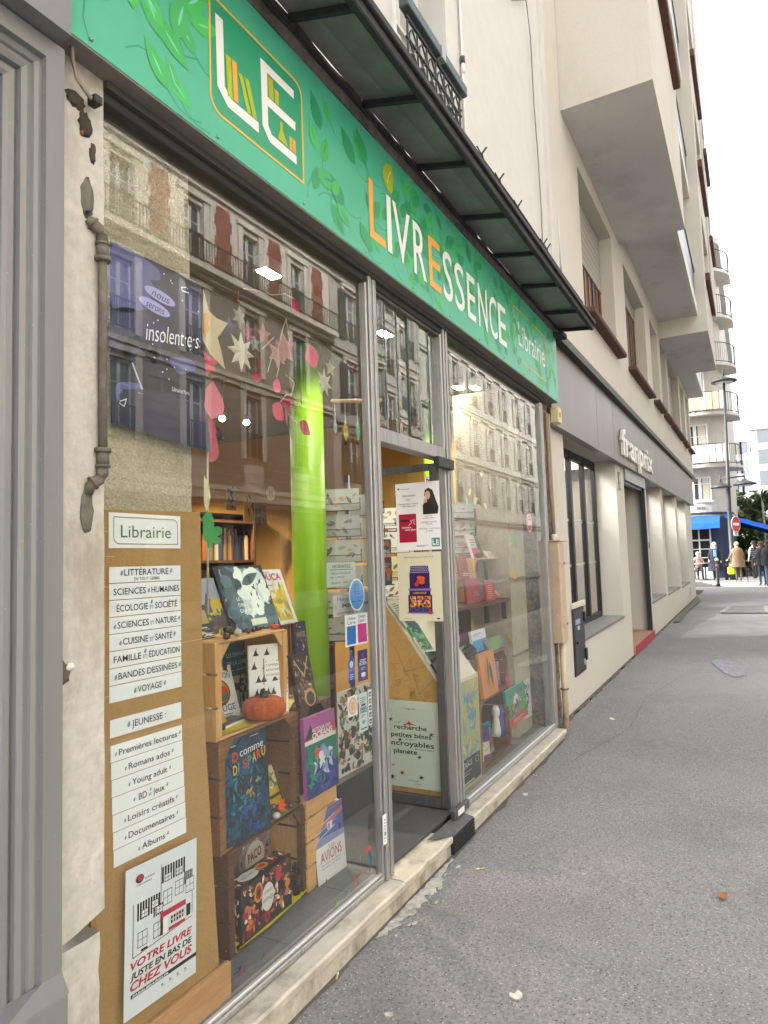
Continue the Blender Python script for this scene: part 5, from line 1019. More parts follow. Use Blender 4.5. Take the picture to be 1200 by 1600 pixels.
# ================================================================ crates of the left window
CY = math.radians(4.5)
def crate(name, lab, bl, w, z0, z1, dep, mat, matv, back=True, yaw=CY, slatted=False):
    P = Vector((bl[0], bl[1], z0)); M = frame(P, yaw); h = z1 - z0; t = E(name, lab, 'crate', P, 'wooden crates of the window display'); th = .012
    for nm, y0_, in (('side', 0), ('side', 1)):
        p = PB(M); x = 0 if not y0_ else w - th; n = 3
        for k in range(n): p.box(x, x + th, 0.002, dep, h * k / n + (.004 if k else 0), h * (k + 1) / n - .004, matv, .002)
        for yy in (.0, dep - .03): p.box(x + (th if not y0_ else -.024), x + (th + .024 if not y0_ else 0), yy + .003, yy + .03, .013, h - .013, matv)
        p.build(nm, t)
    p = PB(M)
    for k in range(3): p.box(th + .001, w - th - .001, dep * k / 3 + .004, dep * (k + 1) / 3 - .004, h - th, h - .001, mat, .002)
    p.build('top_boards', t); p = PB(M)
    for k in range(3): p.box(th + .001, w - th - .001, dep * k / 3 + .004, dep * (k + 1) / 3 - .004, .001, th, mat, .002)
    p.build('bottom_boards', t)
    p = PB(M)
    for k in range(4): p.box(th + .001, w - th - .001, dep - .01, dep - .002, h * k / 4 + .006, h * (k + 1) / 4 - .006, mat)
    p.build('back_slats', t)
    if slatted:
        p = PB(M)
        for k in range(4): p.box(.001, w - .001, -.010, .001, h * k / 4 + .004, h * (k + 1) / 4 - .004, mat, .002)
        p.build('front_slats', t)
    for sx_ in (0, 1):          # corner gussets
        p = PB(M); xs_ = (th + .025, th + .085) if not sx_ else (w - th - .025, w - th - .085); p.prism([(xs_[0], h - th - .001), (xs_[1], h - th - .001), (xs_[0], h - th - .065)], .006, .016, matv)
        if not slatted: p.build('corner_block', t)
    return M
fl = ST + .001
c3 = crate('wooden_crate', 'dark stained crate at the bottom of the left stack, holding the flowered box', (2.0, .178), .56, fl, .532, .30, DWOOD, DWOOD)
c2 = crate('wooden_crate', 'brown stained crate in the middle of the left stack behind the jungle book', (1.96, .18), .56, .534, .945, .30, MWOOD, MWOOD)
c1 = crate('wooden_crate', 'pale pine crate on top of the left stack with the knitted pumpkin inside', (1.945, .178), .50, .947, 1.314, .30, PINE, PINEV)
c4 = crate('wooden_crate', 'pale slatted crate behind the Avions book, lower right of the window stack', (2.545, .222), .285, fl, .57, .28, PINE, PINEV, slatted=True)
c5 = crate('wooden_crate', 'brown crate behind the Océans book on the pale slatted crate', (2.535, .225), .29, .572, .95, .28, DWOOD, DWOOD)
def cart(lab, px, py, z=None): return at(px, py, z, 2)
Z1, Z2, Z3, Z0 = 1.3145, .9605, .5475, .1655
# on top of the pine crate
def dA(q, w, h):
    art(q, w, h, 3, ['#d8d8d4', '#8d8e8c', '#b5b6b2', '#2b2c2e'], 260, .07, 1); q.rect2(.09 * w, .06 * h, .91 * w, .95 * h, C('#7f9aa0', .3), 3.2)
    for sd, cl, bx in ((1, ['#c6d6d2', '#dfe8e0', '#b4c9c8'], (.3, .2, .88, .9)), (2, ['#3b5560', '#4e6a72', '#2b424c'], (.1, .08, .36, .94)), (3, ['#3b5560', '#5a757c'], (.6, .07, .9, .3)), (5, ['#dfe9e2', '#e9efe6'], (.35, .3, .75, .92))): art(q, w, h, sd, cl, 34, .22, 3.6, 'dot', bx)
    q.leaf2(.45 * w, .70 * h, .42 * w, .13 * w, .35, C('#4a5f63', .3), 5.5); q.ell2(.62 * w, .78 * h, .07 * w, .05 * w, C('#3f5257', .3), 5.7); art(q, w, h, 9, ['#33484d'], 10, .08, 5.6, 'leaf', (.55, .35, .88, .75))
    for k, tx in enumerate(('LE GRAND LIVRE', 'DES CONTES', 'DU MONDE')): q.text2(tx, .5 * w, (.46 - .09 * k) * h, .05 * h, C('#f0f2ea', .3), 6, 'C', width=.5 * w)
    q.rect2(.4 * w, .075 * h, .72 * w, .17 * h, C('#d9dccb', .4), 6)
bpx('large picture book with grey patterned border leaning on top of the pine crate', Z1, (365, 977), (436, 968), (331, 885), .025, '#1f2022', dA, lean=.36, yb=.30)
def dB(q, w, h): q.text2('DUCA', .30 * w, .80 * h, .12 * h, C('#b8262c', .4), 2, width=.62 * w, bold=.02); q.rect2(.35 * w, .94 * h, .6 * w, .955 * h, C('#8e9aa8', .5), 2); q.rect2(.36 * w, .70 * h, .6 * w, .715 * h, C('#77797c', .5), 2); q.rect2(.12 * w, .06 * h, .9 * w, .62 * h, C('#c9b21c', .4), 2); art(q, w, h, 8, ['#e0cc3a', '#dcc530', '#a6922a', '#d9d4b0'], 46, .25, 2.4, 'leaf', (.14, .1, .88, .6))
bpx('white book with red title DUCA and yellow picture behind the grey bordered book', Z1, (418, 975), (466, 973), (388, 891), .02, '#dadad8', dB, lean=.36, yb=.36)
def dC(q, w, h): q.rect2(0, .55 * h, w, h, C('#8f97a8', .4), 1); q.poly2([(0, .2 * h), (.5 * w, .75 * h), (.7 * w, .5 * h), (w, .6 * h), (w, 0), (0, 0)], C('#4a3a3c', .4), 2); q.ell2(.75 * w, .5 * h, .22 * w, .16 * h, C('#b59b1c', .4), 3); art(q, w, h, 2, ['#a3a31c', '#5d4a4a', '#3b3038'], 30, .2, 3.5, 'leaf', (.1, .02, .9, .4))
bpx('dark landscape picture book leaning half hidden by the stone pier', Z1, (322, 990), (356, 974), (296, 905), .02, '#35313a', dC, lean=.36, yb=.30)
def dD(q, w, h): q.rect2(.06 * w, .5 * h, .94 * w, .97 * h, C('#9b7f35', .4), 1); art(q, w, h, 5, ['#c9c4b4', '#8b8577'], 14, .25, 2, 'bar', (.1, .08, .7, .45))
bpx('thin black book leaning at the very left of the crate top', Z1, (305, 1004), (337, 993), (289, 955), .012, '#232427', dD, lean=.45, yb=.28)
def conker(lab, px, py, z, r, m, sq=.85, group='chestnuts and pebbles of the display', name='chestnut', cat='chestnut'):
    q = at(px, py, z, 2); p = PB(); p.blob((q.x, q.y, z + r * sq), r, r * .9, r * sq, m, 12, 8, .04); tag(p.build(name), lab, cat, group)
CK = [C('#2f1d18', .25), C('#42251b', .25), C('#4a3a30', .5)]
conker('dark chestnut at the left end of the pine crate top', 356, 992, Z1, .021, CK[0]); conker('smaller chestnut just in front of the left dark chestnut', 354, 1000, Z1, .016, CK[1])
conker('pale round stone beside the chestnuts on the crate top', 372, 994, Z1, .018, C('#b3a88e', .6), .8, name='pebble', cat='pebble'); conker('grey brown chestnut right of the pale stone', 388, 990, Z1, .014, CK[2]); conker('flat brown chestnut beside the tiny pumpkin', 404, 985, Z1, .019, CK[1], .6); conker('dark reddish chestnut in the middle of the crate top', 396, 988, Z1, .012, CK[0])
def pumpkin(name, lab, px, py, z, r, hh, m, knit=True):
    q = at(px, py, z, 2); t = E(name, lab, 'pumpkin', (q.x, q.y, z)); p = PB(); vs = []; fs = []; n, mm = 56, 14
    for i in range(mm + 1):
        a = PI * i / mm
        for k in range(n):
            b = 2 * PI * k / n; lobe = 1 - .10 * abs(math.sin(b * 4)) ** .5 * 0 - .09 * (1 - abs(math.sin(b * 4))) ** 2.5
            rr = r * math.sin(a) ** .75 * lobe * (1 + (.012 * math.sin(b * n / 2 * PI) if knit else 0)); zz = z + hh / 2 - hh / 2 * math.cos(a) * (1 - .25 * max(0, 1 - math.sin(a)) ** 2 * (1 if a > PI / 2 else .3))
            vs.append((q.x + rr * math.cos(b), q.y + rr * math.sin(b), zz))
    for i in range(mm):
        for k in range(n): fs.append((i * n + k, i * n + (k + 1) % n, (i + 1) * n + (k + 1) % n, (i + 1) * n + k))
    p.add(vs, fs, m, True); p.build('body', t)
    p = PB(); p.tube([(q.x, q.y, z + hh * .86), (q.x, q.y, z + hh * 1.08), (q.x - r * .08, q.y, z + hh * 1.18)], [r * .2, r * .2, r * .13], C('#39402a', .8), 10); p.build('stem', t)
def knit_mat():
    m = PM('orange_knit', '#bb4d0c', '#d9661a', 60, [('#7a2c0c', 12, .5, .7, .4)], .9); t = m.node_tree; N = t.nodes; L = t.links.new
    tc = N.new('ShaderNodeTexCoord'); wv = N.new('ShaderNodeTexWave'); wv.inputs['Scale'].default_value = 60; wv.bands_direction = 'Z'; wv.inputs['Distortion'].default_value = 3; wv.inputs['Detail Scale'].default_value = 8
    L(tc.outputs['Object'], wv.inputs[0]); bp = N.new('ShaderNodeBump'); bp.inputs['Strength'].default_value = .9; bp.inputs['Distance'].default_value = .004; L(wv.outputs[0], bp.inputs['Height']); L(bp.outputs[0], N['Principled BSDF'].inputs['Normal']); return m
pumpkin('mini_pumpkin', 'tiny orange pumpkin on the crate top', 429, 983, Z1, .022, .024, C('#b5481c', .5), False)
pumpkin('knitted_pumpkin', 'orange knitted pumpkin with green stem in the pine crate', 413, 1126, Z2, .09, .105, knit_mat())
def pinecone(lab, px, py, z, r, h, up=True):
    q = at(px, py, z, 2); t = PB(); rp = random.Random(int(px)); m1, m2 = C('#3a2a20', .8), C('#5a4433', .8); ax = Vector((0, 0, 1)) if up else Vector((.9, .1, .15)).normalized(); o = Vector((q.x, q.y, z + (0 if up else r)))
    u = ax.cross(Vector((0, 1, 0))).normalized(); v = ax.cross(u)
    t.tube([o, o + ax * h * .5, o + ax * h], [r * .5, r * .7, r * .15], m1, 8)
    for k in range(90):
        f = k / 90; a = k * 2.4; rr = r * math.sin(PI * min(.97, .15 + f * .85)) ** .7; d = u * math.cos(a) + v * math.sin(a); tt = -u * math.sin(a) + v * math.cos(a); c_ = o + ax * h * f
        t.face([c_ + d * rr * .5 - tt * r * .2, c_ + d * rr - tt * r * .22 + ax * r * .25, c_ + d * rr * 1.05 + ax * r * .42, c_ + d * rr + tt * r * .22 + ax * r * .25, c_ + d * rr * .5 + tt * r * .2], m2 if k % 2 else m1)
    tag(t.build('pine_cone'), lab, 'pine cone', 'pine cones of the display')
pinecone('small spiky pine cone in front of the grey bordered book', 381, 985, Z1, .03, .05, False)
def leaf3(lab, px, py, z, s, col, name='autumn_leaf', ang=0.4, tilt=.4, pts=5):
    q = at(px, py, z, 2); M = Matrix.Translation(q + Vector((0, 0, .004))) @ Matrix.Rotation(-PI / 2 + tilt, 4, 'X') @ Matrix.Rotation(ang, 4, 'Y'); p = PB(M); o = []
    for k in range(pts * 2): a = PI * 2 * k / (pts * 2); rr = s * (1 if k % 2 == 0 else .5); o.append((rr * math.cos(a), s * .6 + rr * math.sin(a)))
    p.poly2(o, C(col, .7), 0); p.add([(v[0], .0015, v[1]) for v in o], [tuple(range(len(o) - 1, -1, -1))], C(col, .7)); tag(p.build(name), lab, 'leaf', 'artificial leaves of the display')
leaf3('orange paper leaf behind the dark chestnuts', 345, 998, Z1, .028, '#c97a14'); leaf3('grey green leaf by the pale stone', 368, 1000, Z1, .02, '#7d8f86', tilt=.1)
# inside the pine crate
def dE(q, w, h):
    q.rect2(0, .52 * h, w, h, C('#1d4a52', .4), 1); [q.text2(tx, .5 * w, (.80 - .12 * k) * h, .06 * h, C('#a9c4c0', .4), 3, 'C', width=.72 * w) for k, tx in enumerate(('LES ENFANTS', 'DE LA LUNE'))]; q.rect2(.2 * w, .6 * h, .8 * w, .61 * h, C('#8ba9a8', .4), 3)
    q.line2([(.55 * w, .05 * h), (.52 * w, .35 * h), (.6 * w, .52 * h)], .03 * w, C('#352a22', .5), 3); art(q, w, h, 4, ['#2b3a2a', '#22302b', '#3c2f25'], 40, .2, 2.5, 'leaf', (.1, .25, .9, .55)); art(q, w, h, 5, ['#8e8b7c', '#55584c'], 20, .2, 2.2, 'leaf', (.1, .03, .9, .25))
bpx('teal book reading LES ENFANTS DE LA LUNE at the back of the pine crate', Z2, (352, 1094), (394, 1081), (346, 1008), .02, '#a09a86', dE, yaw=CY, lean=.05, yb=.41)
def dF(q, w, h):
    K = C('#2a2528', .5); RM = C('#5a2a32', .5)
    for k in range(18): x, z = (.14 + .24 * (k % 4) + .05 * ((k * 7) % 3)) * w, (.10 + .19 * (k // 4)) * h; q.poly2([(x - .06 * w, z), (x + .06 * w, z), (x + .02 * w, z + .05 * h), (x + .03 * w, z + .10 * h), (x - .02 * w, z + .055 * h)], K if k % 3 else RM, 2); q.ell2(x, z - .005 * h, .08 * w, .012 * h, K, 2.4, 10); q.line2([(x - .1 * w, z - .02 * h), (x + .09 * w, z + .015 * h)], .008 * w, K, 2.6)
    q.ell2(.55 * w, .13 * h, .24 * w, .09 * h, C('#3d3538', .5), 3); q.rect2(.40 * w, .52 * h, .84 * w, .74 * h, C('#dcdcda', .4), 3.2); [q.text2(tx, .44 * w, (.68 - .07 * k) * h, .035 * h, RM, 4, width=.38 * w) for k, tx in enumerate(('COMMENT', 'RATATINER', 'LES SORCIÈRES ?'))]; q.line2([(.37 * w, .42 * h), (.39 * w, .80 * h)], .02 * w, RM, 4); q.ell2(.9 * w, .92 * h, .05 * w, .03 * h, C('#b33a3a', .5), 4)
bpx('white picture book covered with small dark witches behind the knitted pumpkin', Z2, (391, 1092), (450, 1084), (391, 1009), .014, '#d9d8d6', dF, yaw=-.53, lean=.06, yb=.30)
def dG(q, w, h):
    q.rect2(0, .86 * h, w, h, C('#8e2016', .4), 1); art(q, w, h, 6, ['#c98a1c', '#3a2a1c', '#b3421c'], 24, .2, 2, 'leaf', (.05, .8, .95, .97)); q.ell2(.45 * w, .44 * h, .36 * w, .22 * h, C('#8e2a1c', .4), 2); q.ell2(.46 * w, .45 * h, .30 * w, .18 * h, C('#b58a1c', .4), 2.6); q.ell2(.5 * w, .42 * h, .24 * w, .13 * h, C('#2f6a5a', .4), 3.2); q.ell2(.55 * w, .46 * h, .18 * w, .07 * h, C('#b3381c', .4), 3.8)
    q.text2('ROUGE', .12 * w, .13 * h, .10 * h, C('#1d6f84', .4), 3, width=.76 * w, bold=.02); q.text2('MOUTON', .2 * w, .70 * h, .09 * h, C('#35393d', .4), 3, width=.7 * w, rot=-.12); q.rect2(.2 * w, .07 * h, .75 * w, .085 * h, C('#5a5d60', .5), 2)
bpx('white book titled ROUGE with a red round picture leaning in the pine crate', Z2, (330, 1131), (377, 1118), (309, 1034), .016, '#d5d4d0', dG, lean=.3)
M = frame(at(352, 1142, Z2, 2) + Vector((0, 0, .02)), .15, PI / 2 - .02); book('grey violet book lying flat at the front of the pine crate', M, .16, .075, .018, '#4f4a60', lambda q, w, h: (art(q, w, h, 3, ['#6d6880', '#3d394c', '#8b869c'], 14, .3, 1.5, 'bar')))
p = PB(); q = at(340, 1140, Z2, 2); p.blob((q.x + .02, q.y, Z2 + .03), .024, .02, .03, C('#a5803a', .45), 10, 8, .25); tag(p.build('gold_ornament'), 'crumpled gold ornament at the front left of the pine crate', 'ornament')
def paper(lab, pxs, z, col, name='yellow_paper', lift=.003):
    p = PB(); r_ = random.Random(len(lab)); o = [at(*a, z, 2) + Vector((0, 0, lift + r_.uniform(0, .003))) for a in pxs]; c_ = sum(o, Vector()) / len(o); n = len(o); p.add(o + [c_], [(i, (i + 1) % n, n) for i in range(n)], C(col, .6)); p.add([v - Vector((0, 0, .0012)) for v in o], [tuple(range(n - 1, -1, -1))], C(col, .6)); tag(p.build(name), lab, 'paper', 'yellow papers lining the crates')
paper('yellow paper lining the pine crate under the pumpkin', [(347, 1150), (400, 1132), (452, 1110), (460, 1095), (420, 1090), (372, 1105)], Z2, '#c7b80f')
paper('yellow paper lining the bottom crate under the flowered box', [(374, 1484), (420, 1450), (470, 1404), (482, 1388), (470, 1375), (430, 1385), (385, 1420)], Z0, '#c9bf14')
# jungle book in front of the middle crate
def dJ(q, w, h):
    q.rect2(0, 0, w, h, C('#0f2438', .35), 1); art(q, w, h, 21, ['#0c2c44', '#0f3c56', '#0d2238', '#14506a', '#091726', '#12374e'], 420, .20, 1.2, 'leaf', (.02, .02, .98, .98)); art(q, w, h, 22, ['#1f6a80', '#175a72', '#2f7f8e'], 40, .10, 3.6, 'leaf', (.2, .25, .8, .68)); art(q, w, h, 23, ['#b58a2c', '#a0702a'], 7, .10, 4.6, 'leaf', (.52, .28, .70, .52)); art(q, w, h, 24, ['#1c3a8a', '#24529c'], 14, .14, 4.8, 'leaf', (.45, .1, .7, .4))
    cl = ['#b8352a', '#c99a1c', '#b8352a', '#c96a1c']
    q.text2('D', .22 * w, .775 * h, .085 * h, C('#b8352a', .4), 7, width=.12 * w, bold=.03); q.text2('comme', .38 * w, .80 * h, .075 * h, C('#d5d8d8', .4), 7, width=.52 * w, rot=.06)
    for k, ch in enumerate('DISPARU'): q.text2(ch, (.22 + .105 * k) * w, (.655 + .012 * k) * h, .085 * h, C(('#c9a01c', '#2b8a96', '#b8352a', '#2b8a96', '#c9a01c', '#c94a1c', '#c9a01c')[k], .4), 7, width=(.09 if ch != 'I' else .03) * w, bold=.03)
    q.rect2(.12 * w, .92 * h, .3 * w, .928 * h, C('#9fb0b8', .4), 7); q.rect2(.62 * w, .955 * h, .8 * w, .963 * h, C('#9fb0b8', .4), 7)
bpx('large dark blue jungle book reading D comme DISPARU, in front of the middle crate', .536, (352, 1333), (424, 1290), (338, 1163), .02, '#12263a', dJ, lean=.05, spine='#c09a1c')
def dL(q, w, h): q.rect2(.08 * w, .45 * h, .92 * w, .95 * h, C('#7d8f2c', .4), 1); art(q, w, h, 5, ['#d8d3b4', '#4a7a2c', '#b5a01c'], 16, .3, 2, 'dot', (.15, .5, .85, .9)); q.rect2(.2 * w, .2 * h, .8 * w, .28 * h, C('#5a4a12', .4), 2)
bpx('yellow picture book leaning inside the middle crate', Z3, (420, 1266), (450, 1247), (402, 1205), .02, '#c2a90f', dL, lean=.35)
leaf3('bright orange felt leaf standing at the front of the middle crate', 441, 1268, Z3, .035, '#cc4a0c', 'felt_leaf', .2, 1.35, 7); leaf3('green felt leaf lying before the orange leaf', 448, 1270, Z3, .022, '#6d8a2c', 'felt_leaf', .2, .1)
conker('glossy dark chestnut at the front of the middle crate', 463, 1256, Z3, .018, CK[0]); conker('grey pebble beside the jungle book', 427, 1268, Z3, .018, C('#5c5652', .6), .9, name='pebble', cat='pebble'); conker('small white pebble under the orange leaf', 432, 1279, Z3, .018, C('#b5b2aa', .6), .7, name='pebble', cat='pebble'); conker('brown pebble between orange leaf and glossy chestnut', 455, 1262, Z3, .013, C('#5c4a3c', .6), .7, name='pebble', cat='pebble')
# bottom crate
FLO = ['#8e1c2a', '#5a2018', '#b3443c', '#c9782c', '#d8d2c4', '#3a2a24', '#6d2a2c', '#7a4a3c', '#b36a5c']
def flo(q, w, h, sd, n=120): art(q, w, h, sd, FLO, n, .10, 1, 'leaf', (.02, .02, .98, .98)); art(q, w, h, sd + 1, FLO, n // 4, .09, 2.6, 'dot', (.05, .05, .95, .95))
def gbox(lab, bl, br, tl, dep, z, nm, title, lean=0.0, yaw=None, sub='LES GRANDS'):
    M, w, h = solve(z, bl, br, tl, yaw=yaw, lean=lean); t = E(nm, lab, 'box', M.translation); p = PB(M); p.box(0, w, 0, dep, 0, h, C('#231c1e', .4)); flo(p, w, h, 31)
    p.ell2(.5 * w, .52 * h, .12 * w, .26 * h, C('#cfcdc8', .4), 4.5); p.text2(title, .5 * w, .44 * h, .075 * h, C('#2a2226', .5), 6, 'C', width=.19 * w); p.text2(sub, .5 * w, .6 * h, .05 * h, C('#4a3a40', .5), 6, 'C', width=.16 * w)
    p.ell2(.32 * w, .72 * h, .08 * w, .18 * h, C('#c98a2c', .4), 4.5); p.ell2(.32 * w, .72 * h, .055 * w, .13 * h, C('#8e2a1c', .4), 5); p.ell2(.32 * w, .72 * h, .025 * w, .06 * h, C('#1c1416', .4), 5.5); p.ell2(.72 * w, .8 * h, .07 * w, .15 * h, C('#a82a3a', .4), 4.5); p.ell2(.48 * w, .16 * h, .05 * w, .11 * h, C('#a82a3a', .4), 4.5); p.ell2(.48 * w, .16 * h, .02 * w, .05 * h, C('#1c1416', .4), 5)
    Mt = M @ Matrix.Translation((0, 0, h)) @ Matrix.Rotation(-PI / 2, 4, 'X'); p.M = Mt; art(p, w, dep, 33, FLO, 60, .10, 1, 'leaf'); p.ell2(.3 * w, .5 * dep, .16 * w, .36 * dep, C('#cfcdc8', .4), 3.5); p.text2(title, .3 * w, .42 * dep, .15 * dep, C('#3a2a30', .5), 5, 'C', width=.22 * w); p.ell2(.58 * w, .55 * dep, .10 * w, .28 * dep, C('#c98a2c', .4), 3.5); p.ell2(.58 * w, .55 * dep, .05 * w, .15 * dep, C('#a82a1c', .4), 4)
    Ms = M @ Matrix.Translation((0, dep, 0)) @ Matrix.Rotation(-PI / 2, 4, 'Z'); p.M = Ms; art(p, dep, h, 35, FLO, 60, .2, 1, 'leaf'); p.ell2(.45 * dep, .62 * h, .30 * dep, .2 * h, C('#cfcdc8', .4), 3.5); p.text2(title, .45 * dep, .6 * h, .04 * h, C('#3a2a30', .5), 5, 'C', width=.4 * dep); p.ell2(.5 * dep, .22 * h, .24 * dep, .1 * h, C('#a82a3a', .4), 3.5); p.ell2(.5 * dep, .22 * h, .1 * dep, .05 * h, C('#1c1416', .4), 4)
    p.M = M; p.build('printed_carton', t); q = PB(M); q.box(.002, w - .002, .002, dep - .002, .002, .006, DK); q.build('base', t)
gbox('big flowered black and red gift box reading MYTHES in the bottom crate', (377, 1479), (456, 1412), (379, 1388), .085, Z0 + .006, 'flowered_gift_box', 'MYTHES')
def dP(q, w, h): art(q, w, h, 41, ['#8e1c2a', '#b34a54', '#d0c8c0', '#6d6068', '#3a3034', '#8a8078'], 120, .13, 1, 'leaf'); q.ell2(.40 * w, .60 * h, .26 * w, .24 * h, C('#c9c6c4', .4), 3); q.text2('PACO', .40 * w, .58 * h, .13 * h, C('#8e2430', .4), 5, 'C', width=.36 * w, bold=.03, rot=.1); q.ell2(.66 * w, .86 * h, .12 * w, .09 * h, C('#8a5a86', .4), 3.4)
bpx('pink and grey book reading PACO at the back of the bottom crate', Z0, (376, 1400), (432, 1345), (374, 1312), .03, '#8a7f84', dP, yaw=CY, lean=.03, yb=.38)
pinecone('tall brown pine cone standing beside the flowered gift box', 463, 1399, Z0, .028, .13)
leaf3('yellow green maple leaf hanging at the left front of the bottom crate', 364, 1490, Z0, .04, '#8a8a1c', ang=.3, tilt=1.2, pts=7)
# right column
def dO(q, w, h):
    q.rect2(0, .70 * h, w, h, C('#a0548e', .35), 1); q.poly2([(0, .78 * h), (.3 * w, .86 * h), (.55 * w, .80 * h), (w, .84 * h), (w, .70 * h), (0, .70 * h)], C('#b84a5c', .35), 1.6); q.poly2([(0, .72 * h), (.2 * w, .9 * h), (.3 * w, .74 * h)], C('#1d3a36', .35), 2.2); q.rect2(0, .66 * h, w, .71 * h, C('#d3d0d4', .4), 2.2); q.rect2(0, .35 * h, w, .66 * h, C('#17705a', .35), 1); q.rect2(0, 0, w, .35 * h, C('#2a2f74', .35), 1)
    art(q, w, h, 51, ['#1d4a80', '#3a3f8e', '#232a5c', '#4a4a9c'], 90, .16, 2, 'leaf', (.2, .02, .98, .36)); art(q, w, h, 52, ['#17705a', '#0f5a4a', '#1f8a6c'], 40, .18, 2, 'leaf', (.02, .1, .6, .62)); art(q, w, h, 53, ['#8a9ac0', '#b0b4cc', '#6a80b0', '#cfd0d8'], 26, .22, 3.6, 'leaf', (.3, .3, .8, .55)); q.ell2(.38 * w, .52 * h, .10 * w, .055 * h, C('#c9452c', .4), 5.4); q.ell2(.46 * w, .48 * h, .07 * w, .05 * h, C('#d8d4d0', .4), 5.6)
    q.text2('AUTOUR DES', .22 * w, .80 * h, .04 * h, C('#d8d3d8', .4), 6, width=.6 * w, bold=.02); q.text2('OCÉANS', .22 * w, .715 * h, .07 * h, C('#dcd9dc', .4), 6, width=.66 * w, bold=.03)
bpx('pink, green and blue book reading OCÉANS in front of the brown crate', .575, (481, 1252), (529, 1224), (467, 1127), .02, '#a0548e', dO, lean=.04)
def dV(q, w, h):
    q.rect2(0, .5 * h, w, h, C('#4a5c96', .35), 1); q.poly2([(0, .50 * h), (0, .62 * h), (w, .58 * h), (w, .50 * h)], C('#7d86b0', .35), 1.6); q.poly2([(0, .78 * h), (w, .9 * h), (w, .84 * h), (0, .70 * h)], C('#b3625c', .35), 1.6); q.poly2([(0, .93 * h), (w, .98 * h), (w, .95 * h), (0, .88 * h)], C('#8a5a74', .35), 1.6)
    for a in (.60, .68, .76): q.line2([(.02 * w, a * h), (.7 * w, (a + .10) * h)], .012 * w, C('#c9cbd6', .35), 3)
    q.rect2(.42 * w, .68 * h, .60 * w, .78 * h, C('#c4c6d2', .35), 3.4); q.rect2(.46 * w, .69 * h, .5 * w, .76 * h, C('#3a4468', .35), 4); q.rect2(.82 * w, .60 * h, .86 * w, .68 * h, C('#1f2436', .35), 4)
    q.text2('AVIONS', .12 * w, .27 * h, .14 * h, C('#a8344a', .4), 3, width=.74 * w); q.text2('Les', .42 * w, .43 * h, .05 * h, C('#a8344a', .4), 3, width=.2 * w); [q.text2('DES RÊVES, DES HÉROS', .14 * w, (.22 - .045 * k) * h, .02 * h, C('#55585f', .4), 3, width=.66 * w) for k in range(2)]; q.poly2([(.22 * w, 0), (.25 * w, .05 * h), (.28 * w, 0)], C('#8e2430', .4), 3)
bpx('white and blue book reading Les AVIONS at floor level before the pale slatted crate', fl, (498, 1386), (542, 1353), (496, 1269), .024, '#d5d3d2', dV, lean=.07, spine='#2f4a80')
def dU(q, w, h): art(q, w, h, 61, ['#5a3a26', '#7a5a3a', '#b3a284', '#2a1c16', '#8e6a42'], 90, .16, 1, 'leaf'); q.ell2(.62 * w, .14 * h, .30 * w, .17 * h, C('#b59a5c', .4), 3); q.ell2(.62 * w, .12 * h, .22 * w, .13 * h, C('#3a261c', .4), 3.6); q.line2([(.1 * w, .9 * h), (.5 * w, .55 * h), (.85 * w, .92 * h)], .05 * w, C('#b3a284', .4), 3.4); q.ell2(.55 * w, .38 * h, .08 * w, .07 * h, C('#7a2a1c', .4), 3.4)
bpx('dark brown ornate book leaning on top of the right brown crate', .952, (469, 1107), (497, 1096), (461, 1023), .02, '#2f1f18', dU, lean=.2)
def dW(q, w, h): art(q, w, h, 71, ['#2a4a80', '#8e2a5c', '#c96a2c', '#d0ccc4', '#1f5a4a', '#3a2a5c'], 60, .2, 1, 'leaf'); q.rect2(.1 * w, .75 * h, .9 * w, .9 * h, C('#39405c', .4), 3.4); q.text2('AVENTURE', .5 * w, .79 * h, .07 * h, C('#c9b06a', .4), 5, 'C', width=.7 * w)
bpx('small colourful paperback standing behind the dark ornate book', .952, (470, 1090), (489, 1083), (457, 973), .015, '#24304a', dW, lean=.1)
# stickers on the inside of the pane
def sticker(name, lab, px, py, s, parts, y=.003, group='creature and leaf stickers on the shop glass'):
    M = frame(at(px, py, y)); p = PB(M); parts(p, s); tag(p.build(name), lab, 'sticker', group)
def bug(body, legs, n=8, ll=1.0):
    def f(p, s):
        for k in range(n):
            a = PI * (k + .5) / (n / 2) if k < n / 2 else -PI * (k - n / 2 + .5) / (n / 2); e = 1 if k % 2 else .8
            p.line2([(0, 0), (s * .55 * ll * math.cos(a), s * .45 * ll * math.sin(a) + .1 * s), (s * ll * e * math.cos(a), s * ll * e * math.sin(a) - .1 * s)], s * .07, C(legs, .4), 1)
        p.ell2(0, 0, s * .25, s * .42, C(body, .4), 2, 14); p.ell2(0, s * .42, s * .16, s * .18, C(legs, .4), 3, 10)
    return f
sticker('spider_sticker', 'dark blue and red spider sticker low on the left pane', 375, 1520, .036, bug('#7a2a4a', '#23244e'))
sticker('beetle_sticker', 'brown beetle sticker low on the left pane', 412, 1500, .028, bug('#5a4a36', '#3a2f24', 6))
sticker('fly_sticker', 'tiny black fly sticker above the parrot sticker', 577, 1293, .014, bug('#2a2a2a', '#1c1c1c', 6))
def parrot(p, s): p.leaf2(0, -s, s * 1.5, s * .75, 1.5, C('#1f4a80', .4), 1); p.leaf2(-.1 * s, -.9 * s, s * .9, s * .35, 1.7, C('#1c6a8a', .4), 2); p.ell2(-.25 * s, .55 * s, .42 * s, .3 * s, C('#b02a24', .4), 3); p.leaf2(-.3 * s, .4 * s, .6 * s, .28 * s, 2.6, C('#c9452c', .4), 3.6); p.leaf2(.0, -1.0 * s, .6 * s, .25 * s, -1.6, C('#1f2a5c', .4), 2)
sticker('parrot_sticker', 'red and blue parrot sticker on the left pane beside the mullion', 577, 1335, .05, parrot)
